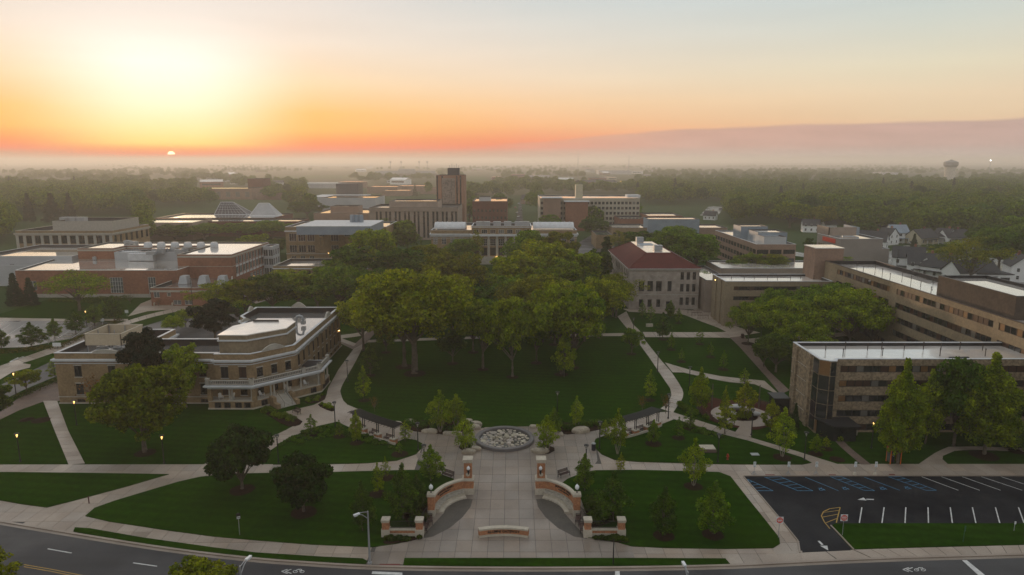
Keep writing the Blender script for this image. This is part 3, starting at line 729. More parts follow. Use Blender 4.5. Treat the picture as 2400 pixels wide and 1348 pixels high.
class Bld:
    def __init__(s, name, label, cat, poly, h, wall, roof=None, par=.8, zb=0, coping=None, roofname='roof', grp=None, parw=.3, fold=None):
        poly = ccw([tuple(p[:2]) for p in poly]); cx = sum(p[0] for p in poly) / len(poly); cy = sum(p[1] for p in poly) / len(poly)
        s.c = (cx, cy); s.poly = [(p[0] - cx, p[1] - cy) for p in poly]; s.h = h; s.zb = zb; s.wall = wall; s.ops = {}; s.wins = []
        s.root = fold if fold else thing(name, label, cat, (cx, cy, 0), 0, grp)
        s.off = Vector((0, 0)) if not fold else Vector((cx, cy)) - fold.location.to_2d()
        s.par = par; s.roof = roof or R_WHITE; s.coping = coping or M_FRD; s.parw = parw
    def edge(s, i):
        a = Vector(s.poly[i]); c = Vector(s.poly[(i + 1) % len(s.poly)]); return a, c, (c - a).length
    def find(s, nx, ny):
        """the longest wall that faces (nx, ny)"""
        best = None
        for i in range(len(s.poly)):
            a, c, L = s.edge(i); d = (c - a) / L
            if d.y * nx - d.x * ny > .9 and (best is None or L > best[1]): best = (i, L)
        return best[0]
    def win(s, i, u, z, w, h, style='double', fm=None, sill=None, panes='hall'):
        a, c, L = s.edge(i)
        if u < 0: u += L
        if u - w / 2 < .05 or u + w / 2 > L - .05: return
        s.ops.setdefault(i, []).append((u - w / 2, u + w / 2, z, z + h)); s.wins.append((i, u, z, w, h, style, fm, sill, panes))
    def row(s, i, n, z, w, h, u0=None, u1=None, **k):
        a, c, L = s.edge(i); u0 = u0 if u0 is not None else L / n / 2; u1 = u1 if u1 is not None else L - L / n / 2
        for q in range(n): s.win(i, u0 + (u1 - u0) * (q / (n - 1) if n > 1 else .5), z, w, h, **k)
    def finish(s, roof=True):
        b = MB()
        for i in range(len(s.poly)):
            a, c, L = s.edge(i); wall_faces(b, a, c, s.zb, s.h, s.ops.get(i, []))
        if s.par > .05:
            inn = offset(s.poly, -s.parw); n = len(s.poly); lin_ = MB()
            for i in range(n):
                q = (i + 1) % n
                lin_.add([(*inn[q], s.h - s.par), (*inn[i], s.h - s.par), (*inn[i], s.h - .003), (*inn[q], s.h - .003)], [(0, 1, 2, 3)])
            lo = lin_.build('parapet', M_MEMB, s.root, (s.off.x, s.off.y, 0))
            cb = MB(); o = offset(s.poly, .05)
            i2 = offset(s.poly, -s.parw - .03)
            for i in range(n):
                q = (i + 1) % n; cb.prism([o[i], o[q], i2[q], i2[i]], s.h, s.h + .09)
            cb.build('coping', s.coping, s.root, (s.off.x, s.off.y, 0))
        else: inn = s.poly
        s.wo = b.build('wall', s.wall, s.root, (s.off.x, s.off.y, 0))
        if roof:
            r = MB(); zr = s.h - s.par if s.par > .05 else s.h
            if s.par > .05: r.add([(p[0], p[1], zr) for p in inn], [tuple(range(len(inn)))])
            else: r.prism([tuple(p) for p in offset(s.poly, .12)], zr, zr + .18)
            r.build('roof', s.roof, s.root, (s.off.x, s.off.y, 0))
        for (i, u, z, w, h, style, fm, sill, panes) in s.wins:
            a, c, L = s.edge(i); d = (c - a) / L; p = a + d * u
            add_window(s.root, p.x + s.off.x, p.y + s.off.y, z, math.atan2(d.y, d.x) + math.pi, w, h, style, fm, sill, panes)
        return s.root
    def part(s, name, b, m): return b.build(name, m, s.root, (s.off.x, s.off.y, 0))
    def band(s, name, z0, z1, out, m, inn=0.0, edges=None):
        b = MB(); band(b, s.poly, z0, z1, out, inn, 0, edges); return s.part(name, b, m)
def bxp(xl, xr, yf, yb, h, xlb=None):
    """axis-aligned plan from the roof edges' pixels: front row yf, back row yb"""
    a = P(xl, yf, h); c = P(xr, yf, h); y1 = min(P(xl, yb, h).y, a.y + max(22, min(46, 1.2 * (c.x - a.x))))
    return [(a.x, a.y), (c.x, a.y), (c.x, y1), (a.x, y1)]
def bxy(xl, xr, y0, y1, py):
    """plan and height from a known distance: the front wall's top shows at row py"""
    h = top_z(y0, py); u0 = depth(y0, h) / 1600
    return rect((xl - 1200) * u0, (xr - 1200) * u0, y0, y1), h
def rect(x0, x1, y0, y1): return [(x0, y0), (x1, y0), (x1, y1), (x0, y1)]
def unit(root_off, root, x, y, z, w, d, h, m=None, kind='cooling_unit'):
    b = MB(); b.box(-w / 2, w / 2, -d / 2, d / 2, .15, h); b.box(-w / 2 - .05, w / 2 + .05, -d / 2 - .05, d / 2 + .05, h, h + .08)
    b.box(-w / 2 + .1, -w / 2 + .3, -d / 2 + .1, d / 2 - .1, 0, .15); b.box(w / 2 - .3, w / 2 - .1, -d / 2 + .1, d / 2 - .1, 0, .15)
    for k in range(max(1, int(w / 1.2))): b.lathe([(.35, h + .08), (.35, h + .25), (.28, h + .26)], 10, 0, (-w / 2 + .6 + k * 1.2, 0))
    return b.build(kind, m or M_GREY, root, (x - root_off[0], y - root_off[1], z))
def vents(B, pts, z, hh=1.1):
    for x, y in pts:
        b = MB(); b.tube([(0, 0, 0), (0, 0, hh)], .07, 6); b.lathe([(.14, hh), (.1, hh + .15)], 6)
        b.build('vent_pipe', M_FRB, B.root, (x - B.c[0] + B.off.x, y - B.c[1] + B.off.y, z))
def wall_lamp(B, i, u, z, lit=True):
    a, c, L = B.edge(i); d = (c - a) / L; n = Vector((d.y, -d.x)); p = a + d * u + n * .25
    b = MB(); b.box(-.15, .15, -.25, 0, 0, .22)
    o = b.build('wall_lamp', M_IRON, B.root, (p.x + B.off.x, p.y + B.off.y, z), math.atan2(d.y, d.x) + math.pi)
    b = MB(); b.box(-.13, .13, -.02, .22, -.12, -.01); b.build('lamp_lens', emit('lamp glow', (1, .6, .2), 9), o)

# ================================================================== the hall with the porch
def porch_hall():
    H_ = 9.6
    west, east = -83.4, -41.3
    poly = [(-83.4, 120.0), (-54.0, 120.0), (-54.0, 119.3), (-47.4, 119.3), (-41.3, 125.6), (-41.3, 159.8), (-61.3, 159.8), (-61.3, 150.2), (-58.1, 146.0), (-58.1, 130.3), (-70.0, 130.3), (-70.0, 138.0), (-80, 138.0), (-80, 133.0), (-83.4, 133.0)]
    B = Bld('brick_hall', 'buff brick hall with columned corner porch and wet flat roofs', 'building', poly, H_, M_BUFF, R_POOL, par=1.25, coping=M_TRIM, parw=.45)
    S = dict(style='double', fm=M_FRD, sill=M_LIME, panes='hall')
    f = 0
    for u in (4.0, 10.2, 16.4, 22.4, 26.8):
        B.win(f, u, 5.15, 1.35, 2.1, **S); B.win(f, u, 1.75, 1.35, 2.1, **S); B.win(f, u, .25, 1.5, .62, style='double', fm=M_FRD, panes='dark')
    for u in (1.7, 5.0): B.win(2, u, 5.15, 1.35, 2.1, **S); B.win(2, u, 1.9, 1.2, 1.9, **S)
    a, c, L = B.edge(3)
    for u in (1.6, 4.4, 7.2): B.win(3, u, 5.1, 1.15, 1.7, **S); B.win(3, u, 1.7, 1.1, 2.0, style='double', fm=M_FRD, panes='dark')
    for k in range(10):
        u = 2.0 + k * 3.3
        B.win(4, u, 5.1, 1.1, 2.2, **S); B.win(4, u, 1.8, 1.1, 2.2, **S)
        if k > 2: B.win(4, u, .25, 1.1, .6, style='plain', fm=M_FRD, panes='dark')
    for k in (6, 7):
        B.row(k, 2, 5.1, 1.2, 2.0, **S)
    B.finish()
    B.band('cornice', 8.25, 8.55, .5, M_TRIM); B.band('cornice', 8.05, 8.25, .28, M_TRIM); B.band('string_course', 7.62, 7.78, .12, M_TRIM); B.band('string_course', 1.25, 1.4, .10, M_LIME)
    B.band('plinth', 0, .2, .15, M_LIME)
    # raised curved parapets
    def crest(x, y, ang, w=4.6, h=1.0):
        b = MB(); pts = [(-w / 2, 0)] + [(w / 2 * (-1 + t / 5) * .82, .35 + (h - .35) * math.sin(math.pi * t / 10)) for t in range(11)] + [(w / 2, 0)]
        vs = [(p[0], yy, p[1]) for yy in (-.2, .2) for p in pts]; n = len(pts)
        b.add(vs, [tuple(range(n)), tuple(range(n, 2 * n))[::-1]] + [(i, n + i, n + (i + 1) % n, (i + 1) % n) for i in range(n)])
        return b.build('parapet_crest', M_LIME, B.root, (x - B.c[0], y - B.c[1], H_ + .09), ang)
    crest(-44.3, 122.6, math.atan2(6.3, 6.1)); crest(-41.5, 150, R(90), 4); crest(-51, 159.6, 0, 3.6, 1.2); crest(-61.1, 156, R(90), 3); crest(-74, 120.15, 0, 5, .6); crest(-58.1, 145, R(60), 2.4, .7)
    # penthouse
    pent = [(-53.7, 121.2), (-48.6, 121.2), (-43.0, 126.4), (-43.0, 131.8), (-46, 133.4), (-51.5, 131.3), (-53.7, 128)]
    Q = Bld('x', '', '', pent, 12.6, M_TAN2, R_WHITE, par=.05, zb=H_ - 1.25, fold=B.root); Q.finish()
    Q.band('penthouse_cornice', 11.55, 11.8, .25, M_TRIM); Q.band('penthouse_coping', 12.4, 12.62, .06, M_TAN2, edges=None)
    b = MB(); b.box(-51.2, -46.2, 131.6, 131.8, 12.75, 13.1); b.build('penthouse_upstand', M_MEMB, B.root, (-B.c[0], -B.c[1], 0))
    # louvred screen on stilts
    x0, x1, y0, y1 = -79.4, -72.6, 122.9, 130.6
    b = MB()
    for (ax, ay, bx, by) in ((x0, y0, x1, y0), (x1, y0, x1, y1), (x1, y1, x0, y1), (x0, y1, x0, y0)):
        d = (Vector((bx, by)) - Vector((ax, ay))).normalized(); n = Vector((-d.y, d.x)) * .12
        p, q = Vector((ax, ay)), Vector((bx, by)); b.prism([p, q, q + n, p + n], 10.3, 12.4)
    b.build('roof_screen', mat('cream louvre', (.50, .42, .30), (.44, .36, .26), rough=.7, scale=2), B.root, (-B.c[0], -B.c[1], 0))
    b = MB()
    for (ax, ay, bx, by) in ((x0, y0, x1, y0), (x1, y0, x1, y1), (x1, y1, x0, y1), (x0, y1, x0, y0)):
        d = (Vector((bx, by)) - Vector((ax, ay))).normalized(); n = Vector((-d.y, d.x)) * .2
        p, q = Vector((ax, ay)), Vector((bx, by)); b.prism([p - n * .3, q - n * .3, q + n, p + n], 12.4, 12.5)
    b.build('screen_coping', M_STONE, B.root, (-B.c[0], -B.c[1], 0))
    b = MB()
    for x in (x0 + .3, (x0 + x1) / 2, x1 - .3):
        for y in (y0 + .3, (y0 + y1) / 2, y1 - .3): b.tube([(x, y, 8.35), (x, y, 12.3)], .09, 6)
    for y in (y0 + .3, y1 - .3):
        b.tube([(x0 + .3, y, 8.4), ((x0 + x1) / 2, y, 10.2)], .06, 5); b.tube([(x1 - .3, y, 8.4), ((x0 + x1) / 2, y, 10.2)], .06, 5)
    b.build('screen_frame', M_GREY, B.root, (-B.c[0], -B.c[1], 0))
    for i, (x, y, w, d, h) in enumerate(((-77.5, 125, 1.6, 1.2, 1.2), (-74.5, 125.5, 2.2, 1.2, .9), (-76, 128.2, 1.8, 1.6, 1.4), (-70.6, 124, 1.8, 1.3, 1.0), (-68, 125, 1.2, 1.2, .8), (-66.2, 123.2, 1.6, 1, .7))):
        unit(B.c, B.root, x, y, 8.35, w, d, h, M_GREY)
    b = MB(); b.tube([(0, 0, 0), (0, 0, 1.8)], .28, 8); b.tube([(0, 0, 1.5), (.25, 0, 2.0), (.8, 0, 2.2), (1.4, 0, 2.0), (1.6, 0, 1.2), (1.6, 0, .5)], .26, 8); b.box(1.15, 2.0, -.5, .5, .3, 1.1)
    b.build('exhaust_duct', M_GREY, B.root, (-47.6 - B.c[0], 146.6 - B.c[1], 8.35))
    # corner porch
    pp = [(-54.6, 117.0), (-46.6, 117.0), (-39.4, 124.0), (-36.9, 126.4), (-36.9, 132.5)]
    inner = [(-41.2, 132.5), (-41.2, 125.7), (-47.4, 119.2), (-54.6, 119.2)]
    fl = pp + inner
    b = MB(); b.prism(fl, 0, 1.45, 0); b.build('porch_base', M_BUFF, B.root, (-B.c[0], -B.c[1], 0))
    b = MB(); b.prism(fl, 1.455, 1.56, 0); b.build('porch_floor', M_LIME, B.root, (-B.c[0], -B.c[1], 0))
    b = MB(); b.prism([tuple(p) for p in offset(ccw(fl), .12)], 0, .28, 0); b.build('porch_plinth', M_STONE, B.root, (-B.c[0], -B.c[1], 0))
    b = MB(); q = [tuple(p) for p in offset(ccw(fl), .35)]; b.prism(q, 4.1, 4.25, 0); b.prism([tuple(p) for p in offset(ccw(fl), .55)], 4.25, 4.5, 0); b.prism(fl, 3.8, 4.1, 0)
    b.build('porch_cornice', M_TRIM, B.root, (-B.c[0], -B.c[1], 0))
    b = MB(); b.prism(fl, 4.5, 4.56, 0); b.build('porch_roof', M_MEMB, B.root, (-B.c[0], -B.c[1], 0))
    b = MB(); b.prism(offset(ccw(fl), -.3), 3.72, 3.8, 0); b.build('porch_ceiling', M_TRIM, B.root, (-B.c[0], -B.c[1], 0))
    def seg(a, c, t): return Vector(a).lerp(Vector(c), t)
    for a, c, ts in ((pp[0], pp[1], (.03, .47, .53, .97)), (pp[1], pp[2], (.08, .36, .42, .62, .68, .95)), (pp[3], pp[4], (.1, .4, .6, .95)), (pp[2], pp[3], (.9,))):
        for t in ts:
            p = seg(a, c, t); d = (Vector(c) - Vector(a)).normalized(); n = Vector((-d.y, d.x)) * .35; p = p + n
            b = MB(); b.box(-.24, .24, -.24, .24, 0, .12); b.lathe([(.19, .12), (.185, 1.0), (.155, 2.05), (.2, 2.08)], 10); b.box(-.22, .22, -.22, .22, 2.08, 2.16)
            o = b.build('column', M_LIME, B.root, (p.x - B.c[0], p.y - B.c[1], 1.56))
    # brick piers, parapet balustrade over the porch, low wall
    for p in (pp[0], pp[1], pp[3]):
        b = MB(); b.cbox(p[0] + .25, p[1] + .35, 1.56, .7, .7, 2.24)
        b.build('porch_pier', M_BUFF, B.root, (-B.c[0], -B.c[1], 0))
    b = MB()
    for a, c in ((pp[0], pp[1]), (pp[1], pp[2]), (pp[2], pp[3]), (pp[3], pp[4])):
        A, D = Vector(a), Vector(c); d = (D - A).normalized(); n = Vector((-d.y, d.x)) * .3
        b.prism([A + n * .3, D + n * .3, D + n * 1.2, A + n * 1.2], 5.25, 5.4); b.prism([A + n * .3, D + n * .3, D + n * 1.2, A + n * 1.2], 4.56, 4.72)
        L = (D - A).length
        for k in range(int(L / .32)):
            p = A + d * (.2 + k * .32) + n * .75; b.cbox(p.x, p.y, 4.72, .12, .12, .53, 0, math.atan2(d.y, d.x))
        for e in (A, D): p = e + n * .75; b.cbox(p.x, p.y, 4.56, .6, .6, 1.05, 0, math.atan2(d.y, d.x)); b.cbox(p.x, p.y, 5.61, .72, .72, .12, 0, math.atan2(d.y, d.x))
    b.build('balustrade', M_LIME, B.root, (-B.c[0], -B.c[1], 0))
    # basement windows under the porch
    for (x, y, ang) in ((-52.9, 117, 0), (-51.2, 117, 0), (-49.2, 117, 0), (-47.6, 117, 0), (-45.1, 118.45, math.atan2(7, 7.2)), (-38.1, 125.25, math.atan2(2.4, 2.5)), (-36.9, 128, R(90)), (-36.9, 129.4, R(90)), (-36.9, 130.8, R(90))):
        n = Vector((math.sin(ang), -math.cos(ang)))
        o = add_window(B.root, x - B.c[0] + n.x * .2, y - B.c[1] + n.y * .2, .32, ang + math.pi, 1.1, 1.0, 'double', M_FRD, None, 'dark')
    # flight of steps with stone cheeks
    st = Vector((-41.2, 119.6)); d = Vector((1, -1)).normalized(); al = Vector((1, 1)).normalized()
    mid = seg(pp[1], pp[2], .52)
    d = Vector((7.0, -7.2)).normalized(); al = Vector((7.2, 7.0)).normalized()
    for k in range(9):
        b = MB(); p0 = mid + d * (.34 * k); h = 1.5 - k * .165
        b.prism([p0 - al * 1.5, p0 + al * 1.5, p0 + al * 1.5 + d * .36, p0 - al * 1.5 + d * .36], 0, h)
        b.build('step', M_LIME, B.root, (-B.c[0], -B.c[1], 0))
    for s_ in (-1, 1):
        b = MB(); p0 = mid + al * 1.85 * s_
        w = al * .32
        b.prism([p0 - w, p0 + w, p0 + w + d * 1.6, p0 - w + d * 1.6], 0, 1.75); b.prism([p0 - w + d * 1.6, p0 + w + d * 1.6, p0 + w + d * 3.2, p0 - w + d * 3.2], 0, .9)
        b.build('stair_cheek', M_BUFF, B.root, (-B.c[0], -B.c[1], 0))
        b = MB(); p1 = mid + al * .75 * s_; b.tube([(p1.x, p1.y, 2.4), (p1.x + d.x * 3, p1.y + d.y * 3, 1.0)], .03, 5); b.tube([(p1.x + d.x * 3, p1.y + d.y * 3, 1.0), (p1.x + d.x * 3, p1.y + d.y * 3, 0)], .03, 5); b.tube([(p1.x, p1.y, 2.4), (p1.x, p1.y, 1.5)], .03, 5)
        b.build('handrail', M_IRON, B.root, (-B.c[0], -B.c[1], 0))
    wall_lamp(B, 0, 11.6, 4.35); wall_lamp(B, 4, 31.5, 4.6)
    # lamps under the porch ceiling
    for (x, y) in ((-51, 118.1), (-44, 120.6), (-40.5, 124.2), (-38.8, 129)):
        b = MB(); b.lathe([(.1, 0), (.16, .06), (.1, .12)], 8); b.build('ceiling_lamp', emit('porch lamp', (1, .72, .36), 14), B.root, (x - B.c[0], y - B.c[1], 3.6))
    return B
HALL = porch_hall()
def adirondack(x, y, z, rz, label):
    t = thing('porch_chair', label, 'chair', (x, y, z), rz, 'white chairs on the porch')
    b = MB(); b.add([(-.3, -.35, .36), (.3, -.35, .36), (.3, .3, .24), (-.3, .3, .24), (-.3, -.35, .40), (.3, -.35, .40), (.3, .3, .28), (-.3, .3, .28)], [(3, 2, 1, 0), (4, 5, 6, 7), (0, 1, 5, 4), (1, 2, 6, 5), (2, 3, 7, 6), (3, 0, 4, 7)]); b.build('seat', M_WHITE, t)
    for k in range(5):
        b = MB(); x0 = -.28 + k * .115; b.add([(x0, .25, .26), (x0 + .1, .25, .26), (x0 + .1, .55, 1.05 - abs(k - 2) * .05), (x0, .55, 1.05 - abs(k - 2) * .05), (x0, .28, .26), (x0 + .1, .28, .26), (x0 + .1, .58, 1.05 - abs(k - 2) * .05), (x0, .58, 1.05 - abs(k - 2) * .05)], [(0, 1, 2, 3), (7, 6, 5, 4), (0, 4, 5, 1), (2, 6, 7, 3), (1, 5, 6, 2), (3, 7, 4, 0)]); b.build('slat', M_WHITE, t)
    for s_ in (-1, 1):
        b = MB(); b.cbox(s_ * .34, -.02, .52, .12, .7, .03); b.build('armrest', M_WHITE, t)
        for yy in (-.3, .28): b = MB(); b.cbox(s_ * .33, yy, 0, .06, .08, .52); b.build('leg', M_WHITE, t)
for x, y, rz, l in ((-52.8, 118.1, R(40), 'white slatted chair at the street end of the porch'), (-50.9, 118.3, R(-40), 'white slatted chair facing its neighbour beside paired porch columns'), (-45.9, 119.6, R(70), 'white slatted chair between brick pier and porch steps'), (-42.2, 123.2, R(80), 'white slatted chair just inside the head of the porch steps'), (-39.6, 125.8, R(60), 'white slatted chair beyond the porch steps')):
    adirondack(x, y, 1.565, rz, l)

# ================================================================== the dormitories
def dorm_front():
    x0, x1, y0, y1, h = 51.9, 100, 106.4, 116.9, 12.5
    poly = [(49.7, 108.4), (49.7, 106.2), (51.0, 105.2), (52.0, 105.2), (52.6, 106.4), (x1, 106.4), (x1, y1), (49.7, y1)]
    B = Bld('dormitory', 'tan speckled brick dormitory with ribbon windows standing behind the car park', 'building', poly, h, M_TANBR, R_WHITE, par=.55, coping=M_TRIM, parw=.35)
    front = 4
    for r, z in enumerate((.35, 2.75, 5.3, 7.85, 10.3)):
        for k in range(34):
            u = 1.3 + k * 1.30
            B.win(front, u, z, 1.302, 1.1, style='plain', fm=M_FRD, panes='dormtop' if r == 4 else 'dorm')
    B.finish()
    for k, z in enumerate((2.2, 4.75, 7.3, 9.8)):
        b = MB(); b.box(49.63, 49.72, 108.6, 116.8, z, z + .06); b.build('concrete_joint', M_LIME, B.root, (-B.c[0], -B.c[1], 0))
    for y in (109.4, 114.9):
        b = MB(); b.box(49.35, 49.7, y - .5, y + .5, 0, h - .05); b.build('brick_pilaster', M_TANBR, B.root, (-B.c[0], -B.c[1], 0))
    for k in range(5):
        for (xa, ya, xb, yb) in ((49.66, 108.2, 49.66, 106.3), (49.7, 106.2, 51.0, 105.2), (51.05, 105.15, 51.95, 105.15)):
            p, q = Vector((xa, ya)), Vector((xb, yb)); d = (q - p).normalized(); n = Vector((d.y, -d.x)) * .06
            L = (q - p).length; nn = max(1, int(L / .9))
            for m in range(nn):
                a = p + d * (L * m / nn + .04); c = p + d * (L * (m + 1) / nn - .04)
                b = MB(); b.prism([a + n, c + n, c + n * .3, a + n * .3], .4 + k * 2.42, .4 + k * 2.42 + 2.3)
                b.build('stair_window', G_CURT if (k in (0, 4) and m == 0 and xa == 49.7) else G_DARK, B.root, (-B.c[0], -B.c[1], 0))
    b = MB(); b.prism([(49.5, 106.0), (50.9, 102.0), (55.2, 102.0), (55.2, 106.3)], 2.5, 2.75); b.build('entrance_canopy', M_FRD, B.root, (-B.c[0], -B.c[1], 0))
    b = MB(); b.prism([(49.9, 105.9), (51.2, 102.6), (54.8, 102.6), (54.8, 106.3)], .0, 2.5); b.build('entrance_lobby', G_DARK, B.root, (-B.c[0], -B.c[1], 0))
    vents(B, [(54 + i * 3.3 + (i % 3) * .3, 113.6 + (i % 2) * .5) for i in range(9)] + [(55.2, 109.9), (62, 110.3), (71.5, 110.1), (79, 110)], 11.95, 1.2)
    b = MB(); b.box(72, 74.2, 108.2, 108.6, 12.0, 12.3); b.box(74.2, 75.3, 108.4, 108.7, 12.0, 12.3); b.build('roof_curb', M_FRD, B.root, (-B.c[0], -B.c[1], 0))
    # canopy over the far door at the side
    b = MB(); b.box(46.4, 49.3, 115.2, 118.5, 2.5, 2.7); b.build('side_canopy', M_FRD, B.root, (-B.c[0], -B.c[1], 0))
    b = MB(); b.box(46.7, 49.3, 115.6, 118.2, 0, 2.5); b.build('side_lobby', G_DARK, B.root, (-B.c[0], -B.c[1], 0))
dorm_front()
def dorm_long():
    h = 17.0
    B = Bld('long_dormitory', 'long five storey tan brick dormitory wing running away beside the houses', 'building', rect(86.2, 100.2, 88, 186), h, M_TAN2, R_WHITE, par=.9, coping=M_FRB, parw=.4)
    w = B.find(-1, 0); a, c, L = B.edge(w)
    for z in (14.6, 11.5, 8.4, 5.3, 2.2):
        for k in range(62):
            u = 8 + k * 1.42
            if k in (18, 19, 42): continue
            B.win(w, u, z, 1.422, 1.3, style='plain', fm=M_FRB, panes='curt' if z > 12 else 'dorm')
    B.finish()
    T = Bld('x', '', '', rect(83.4, 91.2, 186.3, 193.5), 20.4, M_PINKB, R_WHITE, par=.05, fold=B.root); T.finish()
    b = MB(); b.box(87.5, 90.9, 185.7, 186.25, 12, 16.5); b.build('stair_recess', G_DARK, B.root, (-B.c[0], -B.c[1], 0))
    Q = Bld('x', '', '', rect(89.3, 99.5, 118.5, 141), h + 3.4, mat('dark brown brick', (.085, .062, .046), (.06, .046, .036), rough=.9, fine=(2, .2)), R_WHITE, par=.5, zb=h - .9, fold=B.root); Q.finish()
    vents(B, [(90 + (i * 37 % 8), 144 + i * 3.6) for i in range(11)], 16.1, 1.3)
    return B
DL = dorm_long()
def dorm_mid():
    h = 12.3
    B = Bld('low_dormitory', 'four storey tan brick dormitory wing half hidden by locust trees', 'building', rect(57.2, 86.0, 180, 192), h, M_TAN2, R_WHITE, par=.5, coping=M_TRIM)
    f = B.find(0, -1); w = B.find(-1, 0)
    for z in (9.9, 7.2, 4.5, 1.6):
        for k in range(19): B.win(f, 3 + k * 1.4, z, 1.402, 1.05, style='plain', fm=M_FRD, panes='dark' if k % 3 else 'dorm')
    B.finish()
    b = MB(); b.box(56.9, 57.2, 183, 184.2, 0, h - .1); b.box(56.9, 57.2, 187.5, 188.7, 0, h - .1); b.build('brick_pilaster', M_TAN2, B.root, (-B.c[0], -B.c[1], 0))
    vents(B, [(61 + i * 3.2, 187 - (i % 2)) for i in range(8)], 11.8, 1.1)
    wall_lamp(B, w, 4, 11.4)
dorm_mid()

# ================================================================== stone hall with the maroon roof
def stone_hall():
    h = 12.4; x0, x1, y0, y1 = 35.2, 56.0, 201.2, 243.5
    B = Bld('stone_hall', 'limestone hall with maroon hipped tile roof and white roof deck', 'building', rect(x0, x1, y0, y1), h, M_STONEW, par=.0)
    f, w = B.find(0, -1), B.find(-1, 0)
    for u in (3.6, 6.2, 8.8): B.win(f, u, 5.6, 1.7, 3.1, style='cross', fm=M_FRB, panes='dark'); B.win(f, u, .8, 1.2, 2.3, style='plain', fm=M_FRD, panes='dark')
    B.win(f, 12.0, 5.6, 1.2, 3.1, style='plain', fm=M_FRD, panes='dark'); B.win(f, 12.0, .1, 1.7, 2.4, style='plain', fm=M_FRD, panes='dark')
    for u in (15.7, 17.5, 19.3):
        for z, hh in ((9.1, 2.3), (5.5, 2.3), (1.4, 2.3)): B.win(f, u, z, 1.0, hh, style='sash', fm=M_FRD, panes='dark')
    for k in range(12):
        for z in (9.1, 5.5, 1.6): B.win(w, 2.5 + k * 3.3, z, 1.3, 2.1, style='sash', fm=M_FRD, panes='dark')
    B.finish(roof=False)
    b = MB(); B.band('cornice', h - .5, h - .2, .25, M_LIME); B.band('cornice', h - .2, h, .5, M_LIME); B.band('string_course', 4.5, 4.7, .08, M_LIME)
    B.band('gutter', h, h + .14, .65, M_TRIM)
    cx, cy = B.c; e = .6; zt = 16.0; i = 6.4
    O = [(x0 - e, y0 - e), (x1 + e, y0 - e), (x1 + e, y1 + e), (x0 - e, y1 + e)]; I = [(x0 + 6.6, y0 + 9.5), (x1 - 6.6, y0 + 9.5), (x1 - 6.6, y1 - 4), (x0 + 6.6, y1 - 4)]
    for k in range(4):
        q = (k + 1) % 4; b = MB()
        b.add([(O[k][0] - cx, O[k][1] - cy, h + .14), (O[q][0] - cx, O[q][1] - cy, h + .14), (I[q][0] - cx, I[q][1] - cy, zt), (I[k][0] - cx, I[k][1] - cy, zt)], [(0, 1, 2, 3)])
        b.build('roof', M_ROOFTILE, B.root)
        b = MB(); b.tube([(O[k][0] - cx, O[k][1] - cy, h + .16), (I[k][0] - cx, I[k][1] - cy, zt + .03)], .12, 5); b.build('roof_ridge', M_ROOFTILE, B.root)
    b = MB(); b.box(I[0][0] - cx, I[1][0] - cx, I[0][1] - cy, I[2][1] - cy, zt - .3, zt + .12); b.build('roof_deck', R_WHITE, B.root)
    b = MB(); b.box(-2.6, 2.4, 6, 12, zt + .12, zt + .2); b.build('roof_well', M_BLUEM, B.root)
    unit(B.c, B.root, cx + .6, y0 + 14, zt + .12, 2.6, 2.4, 1.6); unit(B.c, B.root, cx - 1.2, y1 - 7, zt + .12, 2.4, 2.2, 1.8)
    for u in (4.2, 6.6, 9.0):
        b = MB(); b.lathe([(.5, 0), (.45, .1), (.2, .14)], 10); o = b.build('carved_roundel', M_STONEW, B.root, (u - (x1 - x0) / 2, y0 - cy - .03, 10.3)); o.rotation_euler = (R(90), 0, 0)
    # link block
    return B
SH = stone_hall()
Bk = Bld('link_block', 'low grey brick block joining stone hall and dormitory wing', 'building', rect(56.8, 64.5, 197, 226), 9.6, M_PRECAST, R_WARM, par=.5, coping=M_FRD)
f = Bk.find(0, -1); Bk.win(f, 6.2, 5, 1.1, 2.2, style='plain'); Bk.finish()

# ================================================================== generic flat-roofed blocks, from their roof edges
def block(name, label, poly, h, wall, roof=None, par=.5, front=None, side=None, side2=None, coping=None, bands=(), cat='building', grp=None):
    B = Bld(name, label, cat, poly, h, wall, roof, par=par, coping=coping or M_FRB, grp=grp)
    for spec, d in ((front, (0, -1)), (side, (1, 0)), (side2, (-1, 0))):
        if not spec: continue
        i = B.find(*d)
        for s_ in spec:
            n, z, w, hh = s_[:4]; k = s_[4] if len(s_) > 4 else {}
            B.row(i, n, z, w, hh, **k)
    B.finish()
    for z0, z1, o, m in bands: B.band('string_course' if o < .3 else 'cornice', z0, z1, o, m)
    return B
W_ = dict(style='double', fm=M_FRW, panes='sky'); WD = dict(style='plain', fm=M_FRD, panes='dark')

